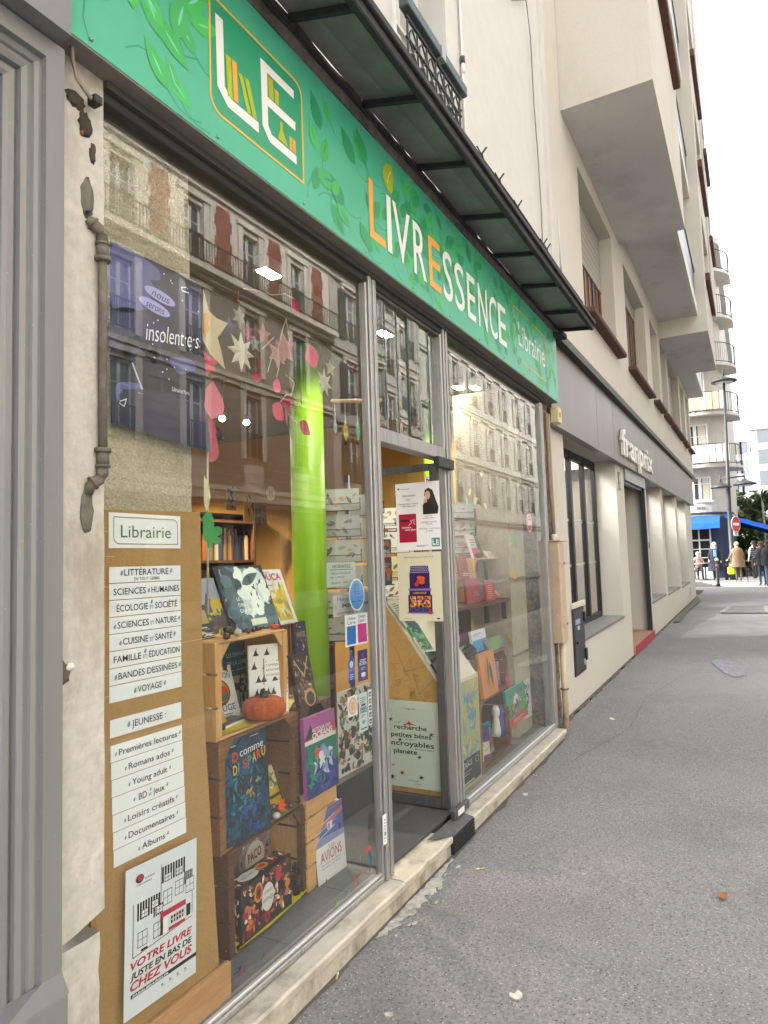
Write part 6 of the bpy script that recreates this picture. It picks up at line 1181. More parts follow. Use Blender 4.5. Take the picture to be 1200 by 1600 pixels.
def dragonfly(p, s): p.line2([(-s, -.35 * s), (s, .45 * s)], s * .12, C('#8e2430', .4), 2); [p.leaf2(x, z, s * .6, s * .2, a, C('#a83a44', .4), 1) for x, z, a in ((.1 * s, .1 * s, 2.0), (.2 * s, .12 * s, 1.0), (.1 * s, 0, -1.3), (-.1 * s, 0, -2.2))]; p.ell2(-s, -.4 * s, .24 * s, .14 * s, C('#3a8a80', .4), 3)
sticker('dragonfly_sticker', 'red dragonfly sticker near the foot of the left pane', 555, 1377, .05, dragonfly)
def gl(c_): return lambda p, s: (p.leaf2(-s, -.3 * s, 2 * s, .6 * s, .3, C(c_, .4), 1), p.line2([(-s, -.3 * s), (.8 * s, .25 * s)], s * .05, C('#b9c46a', .4), 2))
sticker('leaf_sticker', 'small green leaf sticker at the foot of the left pane', 526, 1413, .03, gl('#6a8a2c'))
sticker('seahorse_sticker', 'pale green outline sticker left of the parrot sticker', 563, 1341, .02, lambda p, s: p.line2([(.3 * s * math.cos(t * .6) * (1.2 - t * .08), s * .7 - t * .14 * s) for t in range(10)], s * .18, C('#3a9a86', .4), 1))
# ================================================================ stickers beside the mullion, on the inside of the left pane
def gsheet(name, lab, cat, bl, br, tl, draw, y=.0035, mat=PAPER, group=None, axis=1, yaw=0.0, lean=0.0, th=.0006, roll=0.0):
    M, w, h = sheet(bl, br, tl, y, yaw, lean, roll, axis); t = E(name, lab, cat, M.translation, group); p = PB(M)
    if mat: p.box(0, w, 0, th, 0, h, mat); p.build('paper', t)
    q = PB(M); draw(q, w, h); q.build('print', t); return t
GS = 'stickers on the glass beside the mullion'
def lines(q, w, h, x0, x1, z0, z1, n, m=None, lv=2, seed=1):
    r = random.Random(seed); m = m or C('#6b6d70', .5); st = (z1 - z0) / max(1, n)
    for k in range(n): e = r.uniform(.6, 1); q.rect2(x0 * w, (z0 + st * k) * h, (x0 + (x1 - x0) * e) * w, (z0 + st * (k + .38)) * h, m, lv)
def s_oval(q, w, h): q.ell2(w / 2, h / 2, w * .5, h * .5, C('#dfe3e8', .4), 0, 28); q.ell2(w / 2, h / 2, w * .45, h * .46, C('#3f86c9', .4), 1, 28); q.rect2(.36 * w, .52 * h, .64 * w, .82 * h, C('#2a4a80', .4), 2); [q.rect2(.4 * w, (.56 + .05 * k) * h, .6 * w, (.58 + .05 * k) * h, C('#6aa3d8', .4), 3) for k in range(5)]; q.text2('Ici lecture', w / 2, .38 * h, .06 * h, C('#16305c', .4), 2, 'C', width=.62 * w); q.text2('bien reçue', w / 2, .28 * h, .06 * h, C('#16305c', .4), 2, 'C', width=.62 * w)
gsheet('oval_sticker', 'blue oval sticker with white rim on the left pane', 'sticker', (546, 956), (570, 952), (546, 905), s_oval, mat=None, group=GS)
def s_chq(q, w, h): q.rect2(.07 * w, .06 * h, .46 * w, .64 * h, C('#1466b0', .4), 1); q.rect2(.54 * w, .06 * h, .95 * w, .66 * h, C('#c2207f', .4), 1); q.poly2([(.54 * w, .06 * h), (.95 * w, .06 * h), (.95 * w, .3 * h)], C('#a31a8a', .4), 2); [q.text2(a, x * w, z * h, .1 * h, C('#3a4048', .5), 2, width=.34 * w) for a, x, z in (('Chèque', .1, .84), ('Lire', .1, .70), ('Chèque', .56, .86), ('Culture', .56, .72))]
gsheet('voucher_sticker', 'white sticker with blue and pink squares reading Chèque Lire, Chèque Culture', 'sticker', (540, 1012), (575, 1002), (539, 962), s_chq, group=GS)
def s_bot(q, w, h):
    o = [(.1, .05), (.1, .62), (.36, .80), (.36, .97), (.64, .97), (.64, .80), (.9, .62), (.9, .05)]; q.poly2([(a * w, b * h) for a, b in o], C('#1b3fa0', .4), 1); q.ell2(.5 * w, .06 * h, .4 * w, .06 * h, C('#1b3fa0', .4), 1); q.line2([(a * w * .86 + .07 * w, b * h * .95 + .02 * h) for a, b in o], .04 * w, C('#7d95cf', .4), 2); q.ell2(.5 * w, .55 * h, .22 * w, .10 * h, C('#c5cbe0', .4), 2); lines(q, w, h, .22, .8, .36, .46, 2, C('#c05a6a', .4), 3); lines(q, w, h, .3, .7, .12, .3, 3, C('#b9c3e0', .4), 3)
gsheet('bottle_sticker', 'narrow blue bottle shaped sticker on the left pane', 'sticker', (543, 1070), (556, 1066), (543, 1015), s_bot, mat=None, group=GS)
def s_nav(q, w, h): q.poly2([(.3 * w, .86 * h), (.7 * w, .90 * h), (.5 * w, .74 * h)], C('#b02a3a', .4), 2); q.text2('COUP', .5 * w, .62 * h, .08 * h, C('#d8dae4', .4), 2, 'C', width=.6 * w, bold=.03); q.text2('DE CŒUR', .5 * w, .52 * h, .08 * h, C('#d8dae4', .4), 2, 'C', width=.76 * w, bold=.03); lines(q, w, h, .3, .75, .36, .46, 2, C('#aab2d0', .4)); q.rect2(.3 * w, .14 * h, .72 * w, .27 * h, C('#d8dae4', .4), 2); q.poly2([(.34 * w, .14 * h), (.68 * w, .14 * h), (.5 * w, .05 * h)], C('#b02a3a', .4), 2)
gsheet('navy_sticker', 'dark blue rectangular sticker with red arrow beside the bottle sticker', 'sticker', (560, 1066), (575, 1060), (559, 1017), s_nav, mat=C('#16266a', .4), group=GS)
def s_pink(q, w, h): q.ell2(.5 * w, .5 * h, .44 * w, .42 * h, C('#c9937d', .4), 1, 24); q.ell2(.5 * w, .5 * h, .38 * w, .36 * h, C('#dcb9a8', .4), 2, 24); lines(q, w, h, .3, .72, .3, .72, 6, C('#b3745c', .4), 3)
gsheet('round_print_sticker', 'small white sticker with a pink circle on the left pane', 'sticker', (544, 1122), (559, 1116), (543, 1090), s_pink, group=GS)
def s_par(q, w, h): q.rect2(.25 * w, .66 * h, .75 * w, .72 * h, C('#2a3f80', .4), 2); q.text2('PARIS', .5 * w, .56 * h, .07 * h, C('#1f3a80', .4), 2, 'C', width=.76 * w, bold=.04); q.text2('COMMERCES', .5 * w, .49 * h, .05 * h, C('#1f3a80', .4), 2, 'C', width=.84 * w, bold=.03); lines(q, w, h, .15, .85, .76, .92, 3); lines(q, w, h, .2, .8, .38, .46, 2); q.ell2(.5 * w, .25 * h, .2 * w, .05 * h, C('#7d8fb0', .4), 2); q.rect2(.12 * w, .07 * h, .88 * w, .1 * h, C('#35373b', .5), 2)
gsheet('paris_sticker', 'tall pale sticker reading PARIS COMMERCES beside the mullion', 'sticker', (562, 1146), (575, 1139), (560, 1085), s_par, mat=C('#c3d3d2', .4), group=GS)
def s_pay(q, w, h):
    for k, c_ in enumerate(('#2a5aa8', '#c2592c', '#3a3c40', '#4a4c50', '#55575c')): q.rect2(.18 * w, (.80 - .19 * k) * h, .82 * w, (.93 - .19 * k) * h, C(c_, .4), 2); q.rect2(.3 * w, (.84 - .19 * k) * h, .7 * w, (.88 - .19 * k) * h, C('#d0d2d4', .4), 3)
gsheet('payment_sticker', 'narrow white strip of five card payment marks at the mullion', 'sticker', (576, 1134), (582, 1131), (575, 1078), s_pay, group=GS)
gsheet('tall_white_sticker', 'tall white worn sticker on the grey mullion', 'sticker', (599, 1322), (605, 1317), (597, 1275), lambda q, w, h: (lines(q, w, h, .3, .75, .1, .9, 8), q.ell2(.5 * w, .35 * h, .25 * w, .06 * h, C('#7d7f82', .5), 3)), y=-.0455, group=GS)
def s_hor(q, w, h): q.text2('HORAIRES', .5 * w, .76 * h, .14 * h, INK, 2, 'C', width=.62 * w); q.rect2(.1 * w, .68 * h, .9 * w, .70 * h, INK, 2); [q.text2(tx, .08 * w, z * h, .09 * h, INK, 2, width=ww * w, shear=.2) for tx, z, ww in (('· Mardi-Vendredi', .5, .74), ('10h - 19h30', .34, .5), ('· Samedi : 10h - 19', .12, .8))]
gsheet('opening_hours_sign', 'pale handwritten sheet headed HORAIRES behind the left pane', 'paper sign', (511, 918), (556, 913), (510, 879), s_hor, y=.05, mat=C('#a3afa4', .5))
def s_mer(q, w, h): q.text2('Merci de', .1 * w, .72 * h, .14 * h, INK, 2, width=.5 * w); q.text2('la', .05 * w, .40 * h, .14 * h, INK, 2); q.text2('PORTE', .22 * w, .40 * h, .15 * h, INK, 2, width=.44 * w, bold=.03); q.text2('OUVERTE', .7 * w, .41 * h, .14 * h, INK, 2, width=.28 * w, bold=.02); q.text2('comme à la', .08 * w, .10 * h, .13 * h, INK, 2, width=.55 * w)
gsheet('door_notice', 'grey sheet reading Merci de la PORTE OUVERTE behind the oval sticker', 'paper sign', (521, 965), (580, 957), (519, 931), s_mer, y=.045, mat=C('#a9aba8', .5))
# white panel with creature print low behind the left pane
def s_bugs(q, w, h): art(q, w, h, 81, ['#2a2a26', '#4a4a40', '#3a342c', '#5a5648', '#8a6a4a', '#6a6a58'], 170, .14, 1, 'leaf', (.02, .02, .98, .98)); art(q, w, h, 82, ['#35322c', '#1f1f1c', '#9a6a4a'], 60, .10, 2.4, 'dot', (.04, .03, .96, .97))
gsheet('creature_print_panel', 'white panel densely printed with small plants and creatures behind the left pane', 'panel', (530, 1217), (592, 1223), (524, 1083), s_bugs, y=.50, mat=C('#b3b5ae', .5))
p = PB(); a = at(528, 1224, .50); b = at(600, 1232, .50); p.box(a.x, b.x, .503, .72, ST + .002, a.z - .012, C('#2b2c2e', .5)); tag(p.build('low_plinth'), 'dark low plinth under the printed panel', 'plinth')
# ================================================================ posters on the open door leaf
XD = DX - .0235
def dsheet(name, lab, bl, br, tl, draw, mat=PAPER, cat='poster', x=XD): return gsheet(name, lab, cat, bl, br, tl, draw, y=x, mat=mat, axis=0, yaw=-PI / 2)
def p_meet(q, w, h):
    G = C('#4a4c52', .5); q.ell2(.07 * w, .92 * h, .022 * w, .015 * h, INK, 2); q.text2('FINALIST', .13 * w, .908 * h, .016 * h, G, 2, width=.2 * w)
    for tx, z, x0, ww in (('RENCONTRE', .80, .16, .30), ('avec', .745, .24, .1), ('FRANCESCA MARIA', .68, .08, .44), ('BENVENUTO', .645, .16, .3)): q.text2(tx, x0 * w, z * h, .022 * h, G, 2, width=ww * w)
    q.rect2(.06 * w, .12 * h, .46 * w, .54 * h, C('#a01c3e', .4), 1); q.text2("J'emmène", .12 * w, .33 * h, .026 * h, C('#e0dcdc', .4), 3, width=.22 * w, bold=.02); q.text2('notre place', .2 * w, .295 * h, .026 * h, C('#e0dcdc', .4), 3, width=.24 * w, bold=.02); q.rect2(.1 * w, .43 * h, .3 * w, .455 * h, C('#4a0f22', .4), 3); q.line2([(.28 * w, .37 * h), (.36 * w, .41 * h), (.33 * w, .44 * h), (.42 * w, .45 * h), (.40 * w, .40 * h), (.44 * w, .38 * h)], .004, C('#d8a8b0', .4), 3)
    for tx, z, x0, ww in (('pour son', .485, .66, .16), ('premier roman', .455, .62, .26), ("J'EMMÈNE NOTRE", .395, .56, .36), ('PLACE', .365, .68, .14), ('MERCREDI 16 OCTOBRE', .30, .52, .46), ('à 19h00', .265, .68, .14)): q.text2(tx, x0 * w, z * h, .018 * h, G, 2, width=ww * w)
    q.poly2([(.62 * w, .52 * h), (.95 * w, .52 * h), (.97 * w, .62 * h), (.88 * w, .74 * h), (.72 * w, .74 * h), (.62 * w, .66 * h)], C('#1b1b1f', .5), 2); q.poly2([(.66 * w, .80 * h), (.68 * w, .88 * h), (.76 * w, .91 * h), (.85 * w, .87 * h), (.90 * w, .76 * h), (.96 * w, .64 * h), (.86 * w, .60 * h), (.80 * w, .70 * h), (.72 * w, .72 * h)], C('#2f2420', .5), 2.4); q.ell2(.735 * w, .80 * h, .06 * w, .062 * h, C('#c99c86', .5), 3); q.poly2([(.64 * w, .68 * h), (.66 * w, .75 * h), (.72 * w, .76 * h), (.72 * w, .70 * h)], C('#c99c86', .5), 3.4); q.rect2(.71 * w, .815 * h, .725 * w, .82 * h, INK, 4); q.rect2(.75 * w, .815 * h, .765 * w, .82 * h, INK, 4); q.rect2(.72 * w, .765 * h, .755 * w, .77 * h, C('#8e3a3a', .5), 4)
    q.rect2(.79 * w, .045 * h, .97 * w, .17 * h, C('#2a8a86', .4), 1); q.rect2(.81 * w, .065 * h, .83 * w, .15 * h, C('#dfe6e4', .4), 2); q.rect2(.83 * w, .065 * h, .88 * w, .085 * h, C('#dfe6e4', .4), 2); [q.rect2(.90 * w, (.065 + .03 * k) * h, .95 * w, (.08 + .03 * k) * h, C('#dfe6e4', .4), 2) for k in range(3)]; q.rect2(.89 * w, .065 * h, .905 * w, .15 * h, C('#dfe6e4', .4), 2); lines(q, w, h, .44, .74, .05, .08, 2)
dsheet('reading_poster', 'white poster with a portrait and a red book, upper one on the door leaf', (621, 861), (690, 860), (618, 757), p_meet)
def p_shop(q, w, h):
    VI, YE, RE, LA = C('#2f1d55', .4), C('#c9902c', .4), C('#b3301f', .4), C('#7d6aa8', .4); q.text2('BIENVENUE À LA LIBRAIRIE', .5 * w, .92 * h, .016 * h, C('#4a4a40', .5), 2, 'C', width=.66 * w)
    q.poly2([(.28 * w, .69 * h), (.30 * w, .80 * h), (.70 * w, .80 * h), (.73 * w, .69 * h)], VI, 1)
    for k in range(9):
        for j in range(4): q.ell2((.31 + .048 * k + .02 * (j % 2)) * w, (.705 + .025 * j) * h, .016 * w, .007 * h, C('#b9aed6', .4), 2, 8)
    q.rect2(.27 * w, .46 * h, .73 * w, .70 * h, VI, 1.4); q.rect2(.38 * w, .50 * h, .62 * w, .66 * h, C('#20134a', .4), 2); art(q, w, h, 91, ['#b3301f', '#c9542c'], 10, .1, 2.6, 'dot', (.42, .51, .58, .64)); q.rect2(.24 * w, .44 * h, .76 * w, .47 * h, LA, 2); q.rect2(.26 * w, .38 * h, .74 * w, .44 * h, VI, 2); q.text2('LIBRAIRIE', .5 * w, .395 * h, .025 * h, YE, 3, 'C', width=.3 * w, bold=.03)
    q.rect2(.23 * w, .12 * h, .77 * w, .38 * h, VI, 1.4)
    for k in range(3):
        x = .27 + .165 * k; q.rect2(x * w, .20 * h, (x + .135) * w, .36 * h, YE, 2); art(q, w, h, 93 + k, ['#2f1d55', '#b3301f', '#d8c07a', '#7a3a5c'], 18, .05, 3, 'dot', (x, .21, x + .13, .35)); q.rect2(x * w, .14 * h, (x + .135) * w, .18 * h, LA, 2); q.rect2((x + .01) * w, .145 * h, (x + .125) * w, .175 * h, VI, 3)
    q.poly2([(.68 * w, .10 * h), (.76 * w, .10 * h), (.74 * w, .18 * h), (.70 * w, .18 * h)], RE, 4); q.rect2(.20 * w, .11 * h, .80 * w, .125 * h, LA, 3); q.rect2(.86 * w, .03 * h, .93 * w, .05 * h, INK, 2); q.rect2(.1 * w, .03 * h, .3 * w, .037 * h, C('#8a8a80', .5), 2)
dsheet('illustrated_poster', 'cream poster of a violet bookshop house, lower one on the door leaf', (624, 970), (693, 972), (622, 864), p_shop, C('#cfccb4', .45))
def p_bug(q, w, h):
    SR = INK; q.text2('Peggy Nille', .5 * w, .90 * h, .016 * h, C('#6d706c', .5), 2, 'C', width=.2 * w)
    for tx, z, x0, ww, hh in (('à la', .735, .23, .08, .02), ('recherche', .665, .20, .58, .052), ('des', .585, .05, .07, .018), ('petites bêtes', .575, .14, .72, .052), ('les plus', .545, .40, .16, .018), ('incroyables', .475, .10, .80, .058), ('de notre belle', .44, .56, .32, .018), ('planète', .385, .18, .42, .052)): q.text2(tx, x0 * w, z * h, hh * h, SR, 2, width=ww * w, bold=.012 if hh > .03 else 0)
    q.poly2([(.35 * w, .715 * h), (.44 * w, .74 * h), (.47 * w, .765 * h), (.51 * w, .74 * h), (.62 * w, .715 * h), (.5 * w, .725 * h), (.48 * w, .705 * h), (.46 * w, .725 * h)], C('#b3442c', .4), 3)
    for x, z, s_, c_ in ((.06, .84, .05, '#2a2a24'), (.14, .77, .055, '#3a3a30'), (.86, .63, .055, '#3a3a34'), (.30, .54, .05, '#3a3a34'), (.64, .36, .045, '#1c1c1a'), (.13, .10, .085, '#26261f'), (.32, .16, .06, '#a83a2c'), (.66, .13, .06, '#3a3a30'), (.16, .24, .04, '#8a8a80')):
        for k in range(6): a = k * 1.05 + .3; q.line2([(x * w, z * h), ((x + s_ * math.cos(a)) * w, z * h + s_ * .8 * w * math.sin(a))], .0022, C(c_, .5), 2)
        q.ell2(x * w, z * h, s_ * .5 * w, s_ * .36 * w, C(c_, .5), 3, 10, rot=.5)
    q.text2('ACTES SUD', .42 * w, .075 * h, .02 * h, C('#5a5c58', .5), 2, width=.2 * w); q.text2('JUNIOR', .53 * w, .045 * h, .012 * h, C('#5a5c58', .5), 2, width=.12 * w)
dsheet('creature_poster', 'big white poster reading recherche petites bêtes incroyables planète on the kraft stand', (602, 1225), (690, 1237), (600, 1092), p_bug, C('#c3cbc2', .45), x=3.722)
# display stand behind the door: kraft covered cheek with a slanting top
KX = 3.735; st = E('display_stand', 'slant topped display stand covered in printed kraft paper beside the door', 'display stand', (KX, .2, ST))
M = frame((KX, 0, 0), -PI / 2)
def kp(px, py): q = at(px, py, KX, 0); return (-q.y, q.z)
pts = [kp(602, 945), kp(692, 1080), kp(702, 1255), kp(614, 1242)]
p = PB(M); p.prism(pts, 0, .012, KRAFT); p.build('kraft_cheek', st)
p = PB(M); rk = random.Random(9); PR_ = C('#8f6d3c', .6)
for k in range(60):
    x = rk.uniform(-.40, -.08); z = rk.uniform(.25, 1.2); a = rk.choice([.1, -.15, .5, -.4, .25]); 
    if z > 1.25 - (x + .42) * 1.28 - .10 or z < .26: continue
    for j in range(5): e = rk.uniform(.03, .05); zz = z - j * .009; p.line2([(x, zz), (x + e * math.cos(a), zz + e * math.sin(a))], .0022, PR_, 1)
p.line2([kp(617, 1010), kp(633, 1050), kp(668, 1040)], .002, C('#7d5c30', .6), 2); p.line2([kp(640, 1030), kp(655, 1085), kp(690, 1050)], .002, C('#7d5c30', .6), 2); p.build('print', st)
p = PB(M); a_, b_ = pts[0], pts[1]; p.add([(a_[0], -.002, a_[1]), (b_[0], -.002, b_[1]), (b_[0], -.002, b_[1] + .022), (a_[0], -.002, a_[1] + .018), (a_[0], .55, a_[1]), (b_[0], .55, b_[1]), (b_[0], .55, b_[1] + .022), (a_[0], .55, a_[1] + .018)], [(0, 1, 2, 3), (3, 2, 6, 7), (1, 5, 6, 2), (0, 3, 7, 4), (4, 7, 6, 5), (0, 4, 5, 1)], C('#cdc3ad', .5)); p.build('slanting_shelf', st)
fb = at(716, 1245, .07)
p = PB(); p.box(3.75, 4.34, .072, .084, fb.z, .845, KRAFT); p.build('front_panel', st)
def p_map(q, w, h):
    art(q, w, h, 101, ['#6f8fa3', '#8aa3a0', '#a8a05a', '#b9ad6a', '#5f86a0', '#93a870', '#b3a88a'], 130, .34, 1, 'leaf'); [q.line2([(r_ * w, .1 * h), ((r_ + .1) * w, .4 * h), ((r_ - .05) * w, .7 * h), ((r_ + .12) * w, .95 * h)], .004, C('#8a7a3a', .5), 4) for r_ in (.2, .45, .7)]
    q.rect2(.03 * w, .03 * h, .93 * w, .27 * h, C('#2b2e30', .45), 6); q.text2('GRÂCE', .08 * w, .19 * h, .05 * h, C('#c9cac8', .45), 8, width=.42 * w); lines(q, w, h, .08, .5, .12, .17, 2, C('#8a8c8c', .5), 8); q.ell2(.75 * w, .21 * h, .1 * w, .035 * h, C('#9a9c9c', .5), 8); q.ell2(.75 * w, .21 * h, .08 * w, .026 * h, C('#2b2e30', .45), 9); lines(q, w, h, .08, .85, .04, .07, 1, C('#c9cac8', .5), 8)
gsheet('map_poster', 'blue and yellow map poster with dark GRÂCE panel on the display stand', 'poster', (722, 1238), (753, 1208), (714, 1068), p_map, y=.07, mat=C('#a8a27a', .5))
def gbook(lab, bl, br, tl, y, yaw, lean, t, cover, draw=None, roll=0.0, group=None):
    M, w, h = sheet(bl, br, tl, y, yaw, lean, roll); return book(lab, M, max(.05, w), max(.06, h), t, cover, draw, group=group)
def dt(tx, c_, sd, cols, n=40, tz=.8, th=.07, bg=None):
    def f(q, w, h):
        if bg: q.rect2(.0, .0, w, h, C(bg, .4), .8)
        art(q, w, h, sd, cols, n, .2, 1.2, 'leaf', (.05, .05, .95, tz - .03)); q.text2(tx, .5 * w, tz * h, th * h, C(c_, .4), 5, 'C', width=.78 * w, bold=.02)
    return f
a_, b_ = kp(602, 945), kp(692, 1080); SLO = math.atan2(-a_[0] + b_[0], a_[1] - b_[1]); SM0 = frame((0, -b_[0], b_[1] + .024), 0, SLO)
def sbook(lab, bl, w, h, t, cover, draw=None, roll=0.0):
    x, z = loc2(SM0, *bl); x = max(3.75, x); M = SM0 @ Matrix.Translation((x, -t - .001, z)) @ Matrix.Rotation(roll, 4, 'Y'); return book(lab, M, w, h, t, cover, draw, group='books on the slanting shelf')
sbook('pale book reading ANITA CONTI on the slanting shelf behind the door glass', (668, 1040), .14, .19, .012, '#c9c9b4', dt('ANITA CONTI', '#1f4a3c', 111, ['#2a5a4a', '#26262a', '#8a9a2c'], 16, .78, .1))
sbook('green and blue picture book on the slanting shelf', (646, 1020), .15, .20, .012, '#3f9a6a', dt('ÎLES', '#2f7a74', 112, ['#2f9a8a', '#4ab58a', '#2a7aa0', '#c9c94a'], 50, .8), .15)
sbook('dark book with a red figure on the slanting shelf', (680, 1066), .15, .19, .012, '#16303a', dt('LA', '#3a4a50', 113, ['#a83a2c', '#b3573c', '#1f3f4a'], 26, .85, .03), .1)
sbook('white leaflets at the top of the slanting shelf', (620, 985), .13, .20, .010, '#b9b5aa', lambda q, w, h: lines(q, w, h, .15, .85, .2, .9, 9), -.1)
sbook('violet blue book at the top of the slanting shelf', (645, 993), .12, .17, .012, '#2f2f55', lambda q, w, h: art(q, w, h, 114, ['#4a4a7a', '#1f1f3f'], 14, .3, 1))
for k, (px, c_) in enumerate((((728, 1058), '#8e2440'), ((719, 1062), '#3a3d42'), ((736, 1052), '#9aa39c'))):
    gbook(('crimson', 'dark grey', 'pale green')[k] + ' magazine leaning on the slanting shelf in the right window', px, (px[0] + 16, px[1] - 9), (px[0] - 14, px[1] - 42), .14, .1, .4, .01, c_, (lambda q, w, h: lines(q, w, h, .1, .9, .1, .9, 12, C('#6d706e', .5))))
# notice board behind the right mullion
def p_evt(q, w, h):
    OR_ = C('#b97a2c', .6); q.rect2(.0, .0, w, .86 * h, OR_, 1); q.rect2(.06 * w, .03 * h, .94 * w, .82 * h, C('#c4b79a', .6), 1.6); q.rect2(0, .885 * h, w, h, PAPER, 2); q.text2('ÉVÉNEMENTS', .04 * w, .915 * h, .055 * h, INK, 3, width=.92 * w, bold=.03)
    for k, (x0, z0_, x1, z1_, c_) in enumerate(((.1, .5, .5, .8, '#d0cec6'), (.56, .5, .92, .8, '#cfc6b4'), (.1, .06, .5, .46, '#b9bcb8'), (.56, .06, .92, .46, '#2c3a38'))): q.rect2(x0 * w, z0_ * h, x1 * w, z1_ * h, C(c_, .5), 2.4); lines(q, w, h, x0 + .05, x1 - .04, z0_ + .04, z1_ - .04, 7, C('#7d8a7a' if k < 3 else '#d0d2ce', .5), 3.4, k)
    q.rect2(.66 * w, .54 * h, .8 * w, .64 * h, C('#4a3a36', .5), 4)
gsheet('notice_board', 'orange framed notice board headed ÉVÉNEMENTS behind the right mullion', 'notice board', (670, 926), (712, 918), (660, 742), p_evt, y=.26, mat=C('#b97a2c', .6), th=.02)
# colourful leaflet poster in the doorway
gsheet('festival_poster', 'orange, blue and pink poster hanging inside the doorway', 'poster', (591, 916), (613, 914), (590, 842), lambda q, w, h: (art(q, w, h, 121, ['#1f6a9a', '#c9602c', '#a02a6a', '#3a3a8a', '#c98a2c', '#2a8a9a'], 46, .5, 1, 'dot'), q.text2('SAINS', .12 * w, .70 * h, .07 * h, C('#dcdce0', .4), 4, width=.74 * w, bold=.04), q.text2('LIAISONS', .12 * w, .61 * h, .07 * h, C('#dcdce0', .4), 4, width=.84 * w, bold=.04), lines(q, w, h, .4, .9, .4, .5, 3, C('#d0d0dc', .5), 4), q.rect2(.6 * w, .1 * h, .85 * w, .26 * h, C('#b9a0c0', .5), 4)), y=.75, mat=C('#1f6a9a', .4))
# ================================================================ right window
RG = 'books of the right window display'
def rp(px, py, z): return at(px, py, z, 2)
SZ = at(722, 948, .16).z      # upper shelf
sh = E('display_shelf', 'dark brown display shelf in the right window carrying red books', 'shelf', (4.9, .3, SZ))
p = PB(); p.box(4.15, 5.35, .16, .55, SZ - .03, SZ, DWOOD, .003); p.build('board', sh); p = PB(); p.box(4.16, 5.34, .50, .53, .62, SZ - .031, DWOOD); p.build('back_panel', sh)
for x in (4.35, 4.85, 5.25): p = PB(); p.box(x, x + .03, .17, .2, SZ - .16, SZ - .031, C('#2a1c14', .6)); p.build('bracket', sh)
cz0 = SZ + .001; cz1 = at(745, 872, .24).z
crate('wooden_crate', 'pine crate standing on the dark shelf of the right window', (at(741, 900, .24).x, .24), at(789, 900, .24).x - at(741, 900, .24).x, cz0, cz1, .25, PINE, PINEV, yaw=0.03)
def rb(lab, bl, br, tl, y, lean, t, c_, d=None, yaw=.03): return gbook(lab, bl, br, tl, y, yaw, lean, t, c_, d, group=RG)
ZT = cz1
rb('pink and white book leaning on top of the right pine crate', (741, 872), (751, 871), (728, 835), .32, .3, .02, '#c9c7c4', lambda q, w, h: (q.rect2(0, 0, w, .42 * h, C('#c23f78', .4), 1), lines(q, w, h, .15, .85, .55, .85, 3)))
rb('grey book with dark oval on top of the right pine crate', (750, 868), (765, 866), (739, 832), .38, .3, .02, '#4d4d50', lambda q, w, h: (q.ell2(.5 * w, .5 * h, .3 * w, .3 * h, C('#2a2a2e', .4), 1), q.ell2(.5 * w, .5 * h, .2 * w, .2 * h, C('#8a8a8e', .4), 2)))
rb('white paperback with dark band on top of the right pine crate', (766, 868), (782, 865), (752, 840), .36, .35, .015, '#cfcfd0', lambda q, w, h: (q.rect2(0, .03 * h, w, .2 * h, C('#3a3d44', .4), 1), lines(q, w, h, .2, .8, .68, .8, 2), q.ell2(.5 * w, .42 * h, .25 * w, .12 * h, C('#6d6a8a', .4), 1)))
rb('open pale booklet lying at the front of the right pine crate', (764, 873), (783, 871), (754, 861), .27, .62, .008, '#c6c3b0', lambda q, w, h: lines(q, w, h, .1, .9, .2, .8, 5))
q_ = at(748, 868, .29); p = PB(); p.blob((q_.x, q_.y, ZT + .03), .035, .03, .03, C('#5a4030', .6), 10, 8, .12); tag(p.build('chestnut_husk'), 'brown chestnut husk on top of the right pine crate', 'husk')
rb('dark green book inside the right pine crate', (763, 916), (776, 914), (760, 877), .34, .08, .02, '#26382c', lambda q, w, h: art(q, w, h, 131, ['#3a5a40', '#55705a', '#1c2a20'], 30, .25, 1))
rb('large dark red picture book left of the right pine crate', (722, 908), (742, 906), (717, 868), .27, .15, .02, '#7d1c24', lambda q, w, h: (art(q, w, h, 132, ['#8e2a30', '#6a141c'], 30, .25, 1), lines(q, w, h, .1, .9, .2, .34, 2, C('#d0b0a8', .5), 3)))
rb('red book with cream spine standing on the dark shelf', (731, 945), (752, 941), (729, 905), .20, .06, .02, '#8e1c28', lambda q, w, h: (q.text2('LES', .55 * w, .40 * h, .05 * h, C('#d8b8b0', .4), 2, width=.25 * w), q.text2('LETTRES', .45 * w, .30 * h, .05 * h, C('#d8b8b0', .4), 2, width=.45 * w), lines(q, w, h, .1, .9, .08, .2, 2, C('#b0646a', .5), 2)))
rb('narrow bright red book standing on the dark shelf', (761, 943), (775, 941), (760, 907), .19, .06, .02, '#a83028', lambda q, w, h: lines(q, w, h, .2, .8, .2, .85, 7, C('#d8a090', .5)))
rb('orange and white book lying open on the dark shelf', (776, 942), (799, 938), (773, 919), .22, .6, .02, '#b5552c', lambda q, w, h: art(q, w, h, 133, ['#c98a5c', '#d0c4b4', '#8e3a24'], 20, .3, 1))
rb('blue portrait book at the right end of the dark shelf', (790, 935), (806, 932), (786, 905), .24, .12, .02, '#2a4a6a', lambda q, w, h: (q.ell2(.5 * w, .55 * h, .24 * w, .26 * h, C('#6a8aa8', .4), 1), q.ell2(.5 * w, .58 * h, .15 * w, .18 * h, C('#9ab0c0', .4), 2), q.rect2(.1 * w, .06 * h, .9 * w, .18 * h, C('#8aa0b8', .4), 2)))
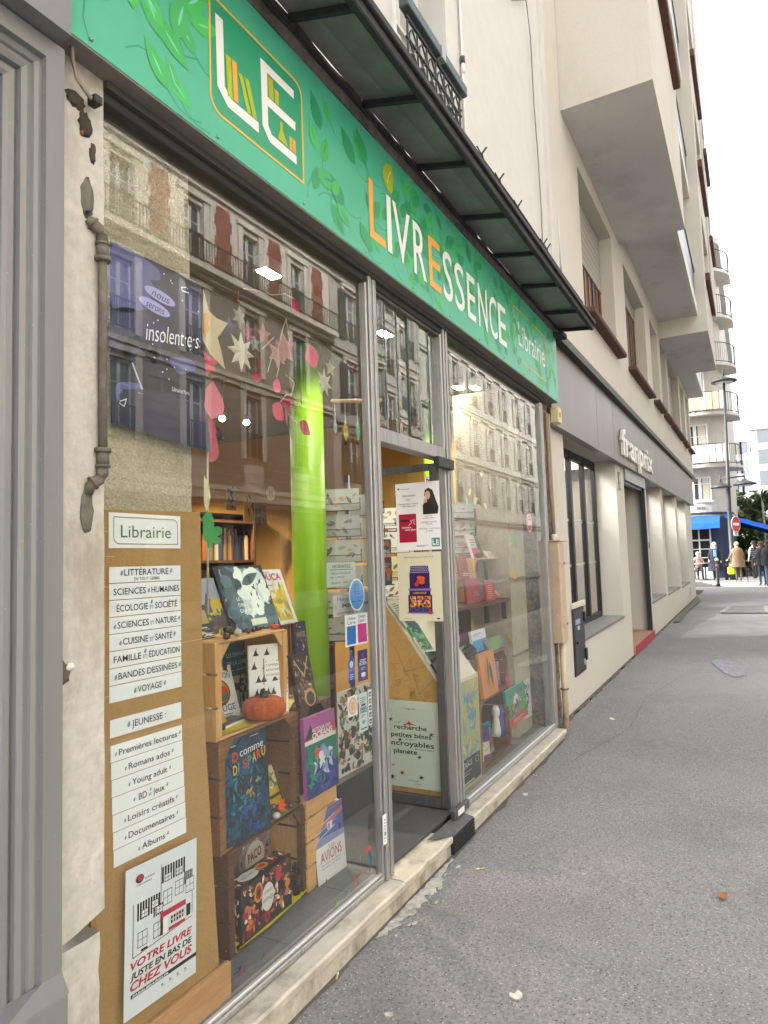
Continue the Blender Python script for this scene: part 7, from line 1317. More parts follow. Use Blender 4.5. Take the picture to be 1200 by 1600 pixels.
# lower brown crates
l0 = at(757, 1179, .10); l1 = at(823, 1139, .10); wdt = l1.x - l0.x; zmid = at(757, 1093, .10).z - .02; ztop = at(748, 1024, .10).z - .03
crate('wooden_crate', 'brown crate at floor level in the right window behind the green and red book', (l0.x, .12), wdt * .72, fl, zmid, .28, MWOOD, MWOOD, yaw=0.02)
crate('wooden_crate', 'brown crate in the right window holding the maple leaf and violet boxes', (l0.x, .12), wdt * .72, zmid + .002, ztop, .28, MWOOD, MWOOD, yaw=0.02)
rb('tall orange carrot cookbook leaning before the right brown crate', (757, 1093), (780, 1084), (747, 1023), .085, .1, .025, '#c77a2c', lambda q, w, h: (q.leaf2(.5 * w, .9 * h, .7 * h, .14 * w, -1.7, C('#3a5a2c', .4), 2), q.leaf2(.6 * w, .75 * h, .6 * h, .18 * w, -1.4, C('#2a3d2a', .4), 3), q.leaf2(.3 * w, .8 * h, .6 * h, .16 * w, -1.5, C('#c05a1c', .4), 2), q.ell2(.3 * w, .2 * h, .1 * w, .05 * h, C('#8e9a8a', .4), 3)))
rb('pale pink narrow book in the upper brown crate', (780, 1075), (790, 1071), (776, 1034), .2, .06, .02, '#b39aa8', lambda q, w, h: (lines(q, w, h, .15, .85, .6, .8, 3, C('#5a4a60', .5)), art(q, w, h, 134, ['#8a6a80', '#6a5a70'], 14, .3, 1, 'leaf', (.1, .05, .9, .5))))
rb('dark violet boxed book in the upper brown crate', (797, 1063), (812, 1058), (794, 1021), .2, .04, .05, '#3a2a40', lambda q, w, h: art(q, w, h, 135, ['#5a3a64', '#7a5a8a', '#2a1c2e', '#8e2a3a'], 40, .3, 1))
rb('red boxed book beside the violet one', (790, 1066), (797, 1063), (788, 1024), .2, .04, .05, '#7a2430', lambda q, w, h: lines(q, w, h, .2, .8, .2, .8, 5, C('#a0505a', .5)))
leaf3('red maple leaf standing in the upper brown crate', 795, 1073, zmid + .014, .06, '#a8303a', 'maple_leaf', .2, 1.3, 7)
def d_rev(q, w, h):
    q.rect2(0, .55 * h, w, h, C('#1f8a74', .4), 1); q.rect2(0, .2 * h, w, .55 * h, C('#3f7a44', .4), 1); q.poly2([(.3 * w, .55 * h), (.45 * w, .9 * h), (.6 * w, .72 * h), (.75 * w, .5 * h)], C('#c9d0c8', .4), 2); q.ell2(.45 * w, .4 * h, .3 * w, .12 * h, C('#8a8a86', .4), 3); q.ell2(.78 * w, .4 * h, .2 * w, .14 * h, C('#3a9a4a', .4), 3); art(q, w, h, 141, ['#6a5a4a', '#3a5a3a', '#a86a3a', '#7a7a7a'], 30, .15, 3.6, 'leaf', (.05, .2, .7, .5)); q.rect2(0, 0, w, .2 * h, C('#b3282c', .4), 4); q.text2('LA RÉVOLTE', .5 * w, .76 * h, .10 * h, C('#7a1f24', .4), 5, 'C', width=.72 * w, bold=.03); lines(q, w, h, .2, .8, .05, .16, 2, C('#d8b0a8', .5), 6)
rb('green picture book with red foot reading LA RÉVOLTE in the right window', (797, 1138), (826, 1122), (790, 1081), .06, .10, .02, '#1f8a74', d_rev)
rb('black and white brush drawing book at the right end of the lower crate', (822, 1124), (832, 1117), (819, 1064), .14, .04, .02, '#c4c6c2', lambda q, w, h: art(q, w, h, 142, ['#1c1c1e', '#2a2a2e'], 26, .3, 1, 'leaf'))
for k, (px, py, c_, lab) in enumerate(((776, 1150, '#c2c0bc', 'white and red'), (783, 1150, '#3a3a80', 'blue violet'), (791, 1146, '#5a3a2c', 'brown'))):
    q_ = at(px, py, .085); p = PB(); p.lathe((q_.x, q_.y, q_.z), [(.03, 0), (.034, .04), (.024, .11), (.02, .13), (.028, .15), (.03, .18), (.016, .21)], C(c_, .7), 12); p.blob((q_.x, q_.y - .025, q_.z + .175), .008, .006, .008, C('#d0b8a0', .6), 6, 4); tag(p.build('cloth_doll'), lab + ' little cloth doll beside the lower right crate', 'doll', 'cloth dolls of the right window')
rb('white and blue paperback standing above the map poster', (741, 1021), (763, 1017), (738, 987), .16, .12, .02, '#cdd2d6', lambda q, w, h: (q.rect2(0, 0, w, .55 * h, C('#2f86b8', .4), 1), lines(q, w, h, .1, .7, .75, .9, 2, C('#a85a5a', .5)), q.ell2(.7 * w, .4 * h, .06 * w, .1 * h, C('#8e2a2a', .4), 2)))
rb('grey book lying with a green leaf on the upper brown crate', (766, 1018), (797, 1010), (764, 997), .12, .62, .02, '#5a605c', lambda q, w, h: (lines(q, w, h, .1, .9, .2, .8, 5, C('#8a908c', .5)), q.leaf2(.1 * w, .1 * h, .8 * w, .2 * w, .2, C('#6a8a2c', .4), 3)))
rb('yellow book tilted at the right end of the upper brown crate', (801, 1004), (813, 996), (796, 988), .16, .5, .02, '#b5971c', None)
pinecone('big open pine cone above the map poster', 734, 1030, at(734, 1030, .15).z, .05, .09)
# garland of pale leaves and stickers, right pane
GRN_ = 'paper leaves hanging in the right window'
def hleaf(lab, px, py, y, L, W, ang, col, group, name='paper_leaf', yaw=0.0, fold=.25, hang=True, n=5):
    q = at(px, py, y); M = frame(q, yaw); p = PB(M); m = C(col, .7); c, d = math.cos(ang), math.sin(ang); vs = []
    for i in range(n * 2 + 1):
        t = i / (n * 2); wd = W * math.sin(PI * t ** .75) * .5
        for s_ in (-1, 0, 1): a, b = L * (t - .5), wd * s_; vs.append((a * c - b * d, -abs(s_) * wd * fold - .25 * L * (t - .5) ** 2, a * d + b * c))
    fs = [(i * 3 + k, i * 3 + k + 1, i * 3 + k + 4, i * 3 + k + 3) for i in range(n * 2) for k in (0, 1)]; p.add(vs, fs, m, True)
    tag(p.build(name), lab, 'paper leaf', group); return q
for k, (px, py, L, an, col) in enumerate(((733, 768, .09, .6, '#c9c29a'), (742, 782, .11, .3, '#d0caa8'), (764, 757, .10, -1.2, '#cfcab0'), (795, 760, .14, 1.5, '#c4c4a0'), (743, 781, .09, .1, '#d3cdb0'), (728, 781, .07, 1.9, '#c9c4a8'), (775, 742, .08, .9, '#d6d2bc'), (752, 740, .10, .2, '#cfc9a4'), (796, 790, .12, 1.5, '#b5a02c'), (757, 790, .08, 2.6, '#c9c08a'))):
    hleaf('pale paper leaf %s in the right window garland' % ('above the mullion notice', 'low left', 'folded, in the middle', 'tall and upright at the right', 'broad one', 'thin one at far left', 'topmost', 'long upper one', 'ochre upright one', 'tilted lower one')[k], px, py, .25, L, L * .5, an, col, GRN_)
def mon(p, s):
    for k in range(7): a = PI / 2 + (k - 3) * .55; p.leaf2(0, 0, s * (1 - .06 * abs(k - 3)), s * .3, a, C('#6a8a3a', .5), 1 + k * .2)
sticker('leaf_sticker', 'green monstera leaf sticker high on the right pane', 803, 852, .11, mon)
sticker('leaf_sticker', 'yellow leaf sticker under the green monstera sticker', 804, 892, .13, lambda p, s: [p.leaf2(0, -.5 * s, s * .9, s * .34, PI / 2 + a, C('#b08a1c', .5), 1 + k * .3) for k, a in enumerate((-.9, -.3, .3, .9))])
sticker('leaf_sticker', 'small pink leaf sticker above the green monstera sticker', 796, 823, .06, lambda p, s: (p.leaf2(0, -s, 2 * s, s * .9, 1.6, C('#b56a6a', .5), 1), p.leaf2(0, -.5 * s, s, s * .3, 1.3, C('#c99a94', .5), 2)))
def red_round(p, s): p.ell2(0, 0, s, s, C('#b34438', .5), 1, 24); p.ell2(0, 0, s * .86, s * .86, C('#cfc6bc', .5), 2, 24); p.ell2(0, 0, s * .76, s * .76, C('#b34438', .5), 3, 24); p.text2('2024', 0, -.2 * s, .4 * s, C('#dcd2c8', .5), 5, 'C', width=1.1 * s, bold=.04); p.text2('LIBRAIRIE', 0, .4 * s, .14 * s, C('#dcd2c8', .5), 5, 'C', width=.8 * s)
sticker('round_red_sticker', 'round red and white award sticker near the right end of the right pane', 827, 817, .085, red_round)
gsheet('white_sticker', 'white rectangular sticker with black round mark on the right pane by the mullion', 'sticker', (708, 993), (717, 990), (707, 967), lambda q, w, h: (q.text2('SERVICE', .5 * w, .80 * h, .08 * h, INK, 2, 'C', width=.8 * w), q.ell2(.5 * w, .45 * h, .3 * w, .17 * h, INK, 2), q.ell2(.52 * w, .46 * h, .2 * w, .12 * h, PAPER, 3), q.rect2(.3 * w, .1 * h, .7 * w, .14 * h, INK, 2)), group='stickers on the right pane')
gsheet('cream_sticker', 'cream rounded sticker under the white one on the right pane', 'sticker', (709, 1006), (718, 1002), (708, 995), lambda q, w, h: (q.rect2(.15 * w, .2 * h, .85 * w, .8 * h, C('#a88a6a', .5), 2), q.ell2(.5 * w, .5 * h, .2 * w, .25 * h, C('#5a4a3a', .5), 3)), mat=C('#cfc6b0', .5), group='stickers on the right pane')

r_ = random.Random(77); NM = ('mustard', 'teal', 'cherry red', 'cream', 'navy', 'leaf green', 'plum', 'orange', 'sky blue', 'pale rose', 'brick red', 'ivory', 'violet', 'turquoise')
HX = ('#b5952c', '#2a7a7a', '#a0242c', '#cfc8b0', '#24305c', '#4a8a3c', '#5c2a4a', '#c0662a', '#5a92b8', '#c79aa0', '#8a3a2a', '#d8d4c4', '#5a4a8a', '#2f9a96')
def filler(k, x, y, z, w, h, lean, where):
    M = frame((x, y, z), r_.uniform(-.35, .1), lean); c2 = r_.choice(HX)
    book('%s paperback %s' % (NM[k], where), M, w, h, .018, HX[k], lambda q, w, h: (q.rect2(.1 * w, .12 * h, .9 * w, .52 * h, C(c2, .4), 1), art(q, w, h, 200 + k, [HX[(k + 3) % 14], HX[(k + 7) % 14], '#d0ccc0'], 16, .2, 2, 'leaf', (.12, .14, .88, .5)), lines(q, w, h, .15, .85, .64, .86, 3, C('#e0dcd0' if k % 2 else '#2a2a2c', .4), 2, k)), group=RG)
for k in range(7): filler(k, 4.18 + .155 * k, .40 + .01 * (k % 2), SZ + .001, .13, r_.uniform(.19, .26), .12, 'in the back row of the dark display shelf')
for k in range(7, 11): filler(k, l0.x + .04 + .09 * (k - 7), .22, zmid + .0145, .10, .20, .1, 'inside the upper brown crate of the right window')
for k in range(11, 14): filler(k, l0.x + .06 + .14 * (k - 11), .20, fl + .0135, .12, .22, .1, 'inside the lower brown crate of the right window')
# ================================================================ garlands hanging in the left window
GP = 'pink paper leaves hanging in the left window'
for lab, px, py, y, L, W, an, col, yw in (
    ('folded crimson paper leaf, highest one hanging by the violet poster', 371, 463, .22, .075, .028, 1.2, '#b8243e', .5), ('deep pink folded paper leaf at the tip of the copper branch', 459, 480, .26, .09, .07, -.9, '#b32a4c', 0), ('pale pink paper leaf faintly seen near the ceiling beside the pillar', 497, 455, .45, .09, .07, .8, '#a82440', 0),
    ('large bright pink paper flower leaf before the green pillar', 486, 557, .22, .13, .11, .35, '#c23a5c', 0), ('dark red oval paper leaf beside the pale star', 404, 568, .24, .055, .045, 1.8, '#97182f', .3), ('dark red pointed paper leaf lying under the oval one', 401, 588, .24, .085, .05, .3, '#8e162c', 0),
    ('small bright pink paper leaf hanging on white thread', 431, 602, .23, .075, .06, 1.2, '#c74a68', 0), ('twisted pink paper leaf against the green pillar, middle height', 469, 620, .22, .10, .05, 2.1, '#b03050', .6), ('dark crimson leaf at the back of the pink cluster', 449, 630, .26, .11, .07, .3, '#8a1a34', 0),
    ('round pink leaf at the left of the pink cluster', 433, 645, .23, .10, .085, -.6, '#bf3f60', 0), ('narrow pink leaf folded in the pink cluster', 446, 651, .22, .085, .035, -1.2, '#c24a66', .4), ('lowest rose red paper leaf in front of the green pillar', 475, 670, .22, .10, .07, -.5, '#a82c44', 0),
    ('pale pink scalloped leaf half behind the violet poster', 329, 625, .16, .15, .12, 1.5, '#c26a78', 0), ('dim pink leaf below the violet poster edge', 330, 700, .2, .12, .07, 1.3, '#a8404e', 0), ('red pink leaf behind the lower corner of the violet poster', 326, 668, .2, .10, .07, 1.3, '#b02c44', 0)):
    hleaf(lab, px, py, y, L, W, an, col, GP, yaw=yw)
def star(lab, px, py, y, R, n, col, inner=.48, rot=0.0, group='paper stars hanging in the left window'):
    M = frame(at(px, py, y)); p = PB(M); o = []
    for k in range(2 * n): a = PI / 2 + rot + PI * k / n; r_ = R * (1 if k % 2 == 0 else inner); o.append((r_ * math.cos(a), r_ * math.sin(a)))
    m = C(col, .8); m2 = m; v = [(a, 0, b) for a, b in o] + [(0, -R * .16, 0)]; p.add(v, [((i + 1) % (2 * n), i, 2 * n)[::-1] for i in range(2 * n)], m, False); p.add([(a, .001, b) for a, b in o], [tuple(range(2 * n - 1, -1, -1))], m); tag(p.build('paper_star'), lab, 'star', group)
star('white eight pointed paper star beside the violet poster', 377, 550, .22, .085, 8, '#b9b09e', .5)
star('grey printed paper star above the white star', 374, 495, .3, .05, 6, '#7d766c', .5); star('dark violet paper star left of the red star', 358, 510, .32, .05, 5, '#4a4466', .5); star('dark red paper star between other stars', 388, 519, .3, .05, 5, '#8a3a44', .5, .3); star('small spotted grey paper star', 398, 537, .28, .04, 5, '#7a776e', .5, .2); star('rosy brown paper star high in the cluster', 412, 523, .3, .055, 5, '#8e5a58', .48, .1)
star('pale pink paper star in the middle of the cluster', 433, 553, .28, .07, 6, '#a8837a', .5); star('faded rose paper star beside the pillar', 446, 545, .27, .085, 5, '#9a6a68', .5, .3); star('cream paper star right of the green pillar', 507, 598, .24, .075, 7, '#b9b49e', .45); star('small yellowish paper star near the mullion', 516, 575, .34, .05, 5, '#a8a57c', .48); star('plum paper star near the mullion', 547, 575, .34, .055, 5, '#6d4450', .48, .2); star('dim red paper star higher by the cluster', 424, 545, .33, .05, 5, '#7a4a4a', .5)
def flat(name, lab, cat, pxs, y, col, group=None, th=.002, rough=.7):
    o = [at(*a, y) for a in pxs]; p = PB(); p.prism([(v.x, v.z) for v in o], y, y + th, C(col, rough)); tag(p.build(name), lab, cat, group)
flat('paper_maple_leaf', 'large cream cut paper maple leaf behind the violet poster', 'paper leaf', [(318, 452), (326, 485), (338, 497), (356, 505), (346, 520), (340, 527), (345, 545), (352, 577), (330, 555), (316, 530)], .12, '#b5a584')
flat('paper_maple_leaf', 'red pink cut paper maple leaf below the cream one', 'paper leaf', [(316, 545), (326, 556), (334, 560), (342, 566), (334, 572), (338, 580), (328, 580), (324, 587), (316, 575)], .11, '#b33a50')
flat('wheat_ear', 'ochre paper wheat ear on the cream maple leaf', 'paper leaf', [(319, 490), (326, 488), (328, 498), (325, 505), (328, 515), (322, 525), (318, 520)], .118, '#b5852c')
flat('fig_leaf', 'green felt fig leaf hanging beside the brown panel', 'felt leaf', [(317, 808), (324, 799), (331, 803), (335, 815), (334, 824), (340, 822), (347, 825), (347, 833), (340, 838), (346, 843), (343, 850), (336, 851), (331, 847), (331, 856), (326, 857), (325, 845), (318, 845)], .03, '#3f8a4a')
flat('cream_leaf', 'narrow cream leaf on twine above the green fig leaf', 'felt leaf', [(319, 742), (326, 757), (329, 775), (326, 792), (322, 800), (319, 785)], .032, '#bdb48e')
p = PB(); a = at(324, 700, .035); b = at(325, 960, .035); p.tube([a, b], .004, C('#b0a890', .9), 6); tag(p.build('twine'), 'pale twisted twine hanging down beside the brown panel', 'twine')
# copper branch and threads
br = E('copper_branch', 'thin pale wire branch carrying the pink paper leaves', 'branch', at(430, 455, .24)); CPW = C('#b5a48c', .4)
for pts_ in (((380, 451), (405, 454), (425, 461), (445, 459), (460, 467)), ((437, 445), (436, 458)), ((447, 498), (440, 520), (434, 550), (437, 568), (432, 590)), ((447, 498), (452, 530), (452, 540)), ((446, 585), (460, 598)), ((438, 628), (447, 617), (455, 618), (460, 600)), ((450, 647), (464, 662)), ((410, 545), (428, 527)), ((418, 582), (424, 560))):
    p = PB(); p.tube([at(*a, .25) for a in pts_], .0022, CPW, 5); p.build('wire', br)
fd = E('fish_mobile', 'wooden dowel mobile with paper fish hanging near the mullion', 'mobile', at(545, 627, .4))
p = PB(); p.tube([at(519, 627, .4), at(595, 626, .4)], .012, C('#b3966c', .6), 8); p.build('dowel', fd)
for px, py, col, L in ((540, 672, '#b5a02c', .13), (559, 672, '#5a9a80', .13), (524, 665, '#9aa0a0', .09), (592, 645, '#b56a7a', .12)):
    q = at(px, py, .41); p = PB(frame(q)); p.leaf2(0, -L / 2, L, L * .42, PI / 2, C(col, .7), 0); p.add([(0, .002, -L * .5), (L * .14, .002, -L * .66), (-L * .14, .002, -L * .66)], [(0, 2, 1), (0, 1, 2)], C(col, .7)); p.build('paper_fish', fd); q2 = at(px, 627, .41); p = PB(); p.tube([(q.x, q.y, q.z), (q.x, q.y, q2.z)], .0015, C('#c9c9c4', .6), 4); p.build('thread', fd)
# ================================================================ lights in the shop
WARM = (1.0, .80, .55)
def lamp_light(par, loc, e, size, col=WARM):
    d = bpy.data.lights.new('shop_lamp', 'SPOT'); d.energy = e; d.spot_size = math.radians(150); d.spot_blend = .6; d.shadow_soft_size = size; d.color = col; o = bpy.data.objects.new('lamp_glow', d); COL.objects.link(o); o.parent = par; o.location = Vector(loc) - WL[par]
for k, (px, py) in enumerate(((420, 424), (600, 519), (716, 604), (742, 604), (782, 630))):
    q = at(px, py, 3.06, 2); t = E('ceiling_light', ('round ceiling light seen through the left pane', 'long ceiling light glowing behind the louvres', 'ceiling light seen just right of the second mullion', 'ceiling light high behind the right pane', 'ceiling light farther right behind the right pane')[k], 'ceiling light', (q.x, q.y, 3.06), 'lit ceiling lights of the bookshop')
    p = PB(); p.box(q.x - .07, q.x + .07, q.y - .035, q.y + .035, 3.05, 3.115, C('#d5d5d0', .5)); p.build('housing', t); p = PB(); p.box(q.x - .06, q.x + .06, q.y - .028, q.y + .028, 3.042, 3.049, C('#fff4e0', .5, 0, 16)); p.build('diffuser', t); lamp_light(t, (q.x, q.y + .25, 2.98), (9, 6, 14, 13, 15)[k], .08, (1.0, .93, .82))
for k, (x, y) in enumerate(((3.1, 3.0), (4.6, 2.6), (3.4, 5.2), (5.4, 4.4))):  # unseen lamps, added to warm the back of the shop
    t = E('added_warm_lamp', 'unseen hanging lamp added to warm the bookshop interior', 'added lamp', (x, y, 2.9), 'lamps added to warm the bookshop interior')
    p = PB(); p.tube([(x, y, 3.12), (x, y, 2.86)], .006, DK, 5); p.lathe((x, y, 2.74), [(.10, 0), (.09, .05), (.03, .12)], DK, 14); p.build('lamp_shade', t); lamp_light(t, (x, y, 2.70), 75, .05)
for k, (px, py) in enumerate(((347, 652), (385, 658))):
    q = at(px, py, 2.78, 2); t = E('spot_lamp', ('left', 'right')[k] + ' one of two small white spot lamps glowing inside the left window', 'spot lamp', q, 'spot lamps inside the shop')
    p = PB(); p.tube([(q.x + .06, q.y + .05, 3.12), (q.x + .06, q.y + .05, q.z + .05), (q.x + .05, q.y + .04, q.z + .02)], .008, C('#c9c9c4', .4), 6); p.build('stem', t); p = PB(); p.tube([(q.x + .07, q.y + .06, q.z + .04), (q.x, q.y, q.z - .01)], [.024, .03], C('#cfcfca', .4), 12); p.build('housing', t); p = PB(); p.tube([(q.x - .001, q.y - .001, q.z - .011), (q.x - .006, q.y - .005, q.z - .015)], [.024, .022], C('#fff0d0', .5, 0, 30), 12); p.build('bulb', t)
# ================================================================ furniture deeper in the shop
BKC = ['#7a2a24', '#2a3a5a', '#c9b48a', '#3a5a3a', '#8a6a3a', '#b5aa96', '#4a2a3a', '#22262c', '#a8562c', '#5a6a7a']
def bookcase(lab, x0, x1, y, z1, rows, seed, mat=DWOOD, dep=.28):
    t = E('bookcase', lab, 'bookcase', ((x0 + x1) / 2, y, ST)); r_ = random.Random(seed); p = PB(); th = .025
    p.box(x0, x0 + th, y, y + dep, ST, z1, mat); p.box(x1 - th, x1, y, y + dep, ST, z1, mat); p.box(x0 + th, x1 - th, y + dep - .012, y + dep, ST, z1, mat); p.build('frame', t); H = (z1 - ST) / rows
    for k in range(rows + 1): p = PB(); p.box(x0 + th, x1 - th, y + .002, y + dep - .013, ST + H * k - (.0 if k == 0 else th), ST + H * k + (th if k == 0 else 0), mat); p.build('shelf_board', t)
    for k in range(rows):
        p = PB(); x = x0 + th + .004; z = ST + H * k + (.026 if k == 0 else .001)
        while x < x1 - th - .05:
            w_ = r_.uniform(.014, .045); h_ = H * r_.uniform(.55, .82)
            if r_.random() < .9: p.box(x, x + w_, y + .03 + r_.uniform(0, .03), y + .2, z, z + h_, C(r_.choice(BKC), .5))
            x += w_ + .002
        b_ = p.build('row_of_books', t); b_['kind'] = 'stuff'
    return t
bookcase('dark wooden bookcase with rows of books deep behind the left pane', 4.35, 5.35, 2.75, at(400, 815, 2.75).z, 5, 1)
bookcase('pale pine bookcase full of books just behind the pine crate', 2.75, 3.55, 1.75, 1.42, 4, 8, PINE); bookcase('low dark bookcase of upright books behind the printed panel', 4.1, 5.2, 1.75, 1.25, 3, 9); bookcase('tall bookcase against the far wall behind the left pane', 5.4, 6.3, 3.6, 2.2, 6, 2); bookcase('low bookcase along the back partition left of the pillar', 1.6, 2.8, 3.8, 1.7, 4, 3)
for k, (px, py, y, w_, h_, c_) in enumerate(((353, 775, 3.4, .16, .3, '#8a7a5a'), (381, 790, 3.4, .2, .34, '#b08a4a'), (398, 803, 2.9, .1, .2, '#2a2624'), (409, 805, 2.9, .08, .2, '#3a302a'), (416, 770, 3.0, .16, .16, '#cfcabc'))):
    q = at(px, py, y); M = frame((q.x, y, q.z - h_ / 2)); t = E('small_picture', ('tall framed plant print', 'ochre botanical print', 'black cut-out card', 'dark standing card', 'round pale sign with letter M')[k] + ' behind the left pane', 'picture', M.translation); p = PB(M)
    if k == 4: p.prism([(w_ / 2 + w_ / 2 * math.cos(a * PI / 12), h_ / 2 + h_ / 2 * math.sin(a * PI / 12)) for a in range(24)], 0, .006, C(c_, .5)); p.build('disc', t); p = PB(M); p.text2('M', w_ / 2, h_ * .32, h_ * .36, INK, 3, 'C'); p.build('lettering', t)
    else: p.box(0, w_, 0, .01, 0, h_, C(c_, .6)); p.build('card', t); p = PB(M); art(p, w_, h_, 151 + k, ['#3a3a2a', '#5a4a2c', '#2a2a22'], 14, .35, 1, 'leaf', (.2, .2, .8, .8)); p.build('print', t)
def spinner(lab, x, y, z0_, z1_, cols, seed, R=.24):
    t = E('card_spinner', lab, 'card rack', (x, y, ST), 'revolving card racks'); r_ = random.Random(seed); p = PB(); p.tube([(x, y, ST), (x, y, z1_ + .1)], .02, C('#2a2a2c', .5), 8); p.lathe((x, y, ST), [(.22, 0), (.22, .02), (.03, .05)], C('#2a2a2c', .5), 18); p.build('stand', t); n = 6
    for k in range(n):
        zz = z0_ + (z1_ - z0_) * k / n
        for j in range(4):
            yaw = j * PI / 2 + .35; M = frame((x, y, zz), yaw) @ Matrix.Translation((-.14, -R, 0)); hh = (z1_ - z0_) / n
            p = PB(M); p.box(.01, .27, 0, .003, .0, hh * .86, C(r_.choice(cols), .5)); art(p, .28, hh * .86, seed * 50 + k * 4 + j, ['#4a4a44', '#9a7a4a', '#7a8a6a', '#5a5a64', '#b58a6a'], 9, .22, 1, 'leaf', (.15, .15, .85, .85)); p.build('greeting_card', t)
            q = PB(M); q.tube([(0, -.012, 0), (.28, -.012, 0)], .004, DK, 5); q.tube([(0, -.012, 0), (0, -.012, hh * .5), (.05, -.012, hh * .5)], .004, DK, 5); q.tube([(.28, -.012, 0), (.28, -.012, hh * .5)], .004, DK, 5); q.tube([(0, -.012, .05), (.28, -.012, .05)], .003, DK, 5); q.build('wire_pocket', t)
CC_ = ['#b9b9b4', '#a8a8a2', '#c4c2ba', '#9a9c98', '#b5ada0']
q = at(545, 850, 1.05); spinner('grey card rack full of greeting cards behind the left pane', q.x, q.y, 1.05, 2.15, CC_, 3)
q = at(622, 850, 1.5); spinner('card rack with white cards seen through the open door', q.x, q.y, .75, at(610, 790, 1.5).z, ['#c9c9c2', '#b9b38a', '#bfc0bc'], 5)
q = at(718, 820, .6); spinner('narrow card rack behind the right window, next to the notice board', q.x, q.y, 1.2, at(718, 785, .6).z, ['#a8aaa8', '#8d908e'], 7, .12)
# dark wire tree
q = at(604, 790, 2.2); z1_ = at(604, 700, 2.2).z; t = E('wire_tree', 'dark bare wire tree standing inside against the ochre wall', 'ornament', (q.x, q.y, q.z)); p = PB(); r_ = random.Random(12); BKW = C('#2a1f18', .7); top = Vector((q.x, q.y, q.z + (z1_ - q.z) * .55)); p.tube([(q.x, q.y, q.z - .1), (q.x + .01, q.y, q.z + .15), top], [.03, .02, .02], BKW, 7); p.build('trunk', t); p = PB()
for k in range(12): a = r_.uniform(-.3, PI + .3); L = r_.uniform(.2, .42); e = top + Vector((L * math.cos(a), r_.uniform(-.1, .1), L * math.sin(a) * .8)); m_ = top.lerp(e, .5) + Vector((0, 0, r_.uniform(-.05, .08))); p.tube([top, m_, e], [.01, .006, .003], BKW, 5); p.tube([m_, m_ + Vector((r_.uniform(-.1, .1), 0, r_.uniform(.02, .15)))], .004, BKW, 4)
p.build('branches', t); p = PB(); p.box(q.x - .3, q.x + .3, q.y - .1, q.y + .2, ST, q.z - .1, MWOOD); tag(p.build('cabinet'), 'brown cabinet under the dark wire tree', 'cabinet')
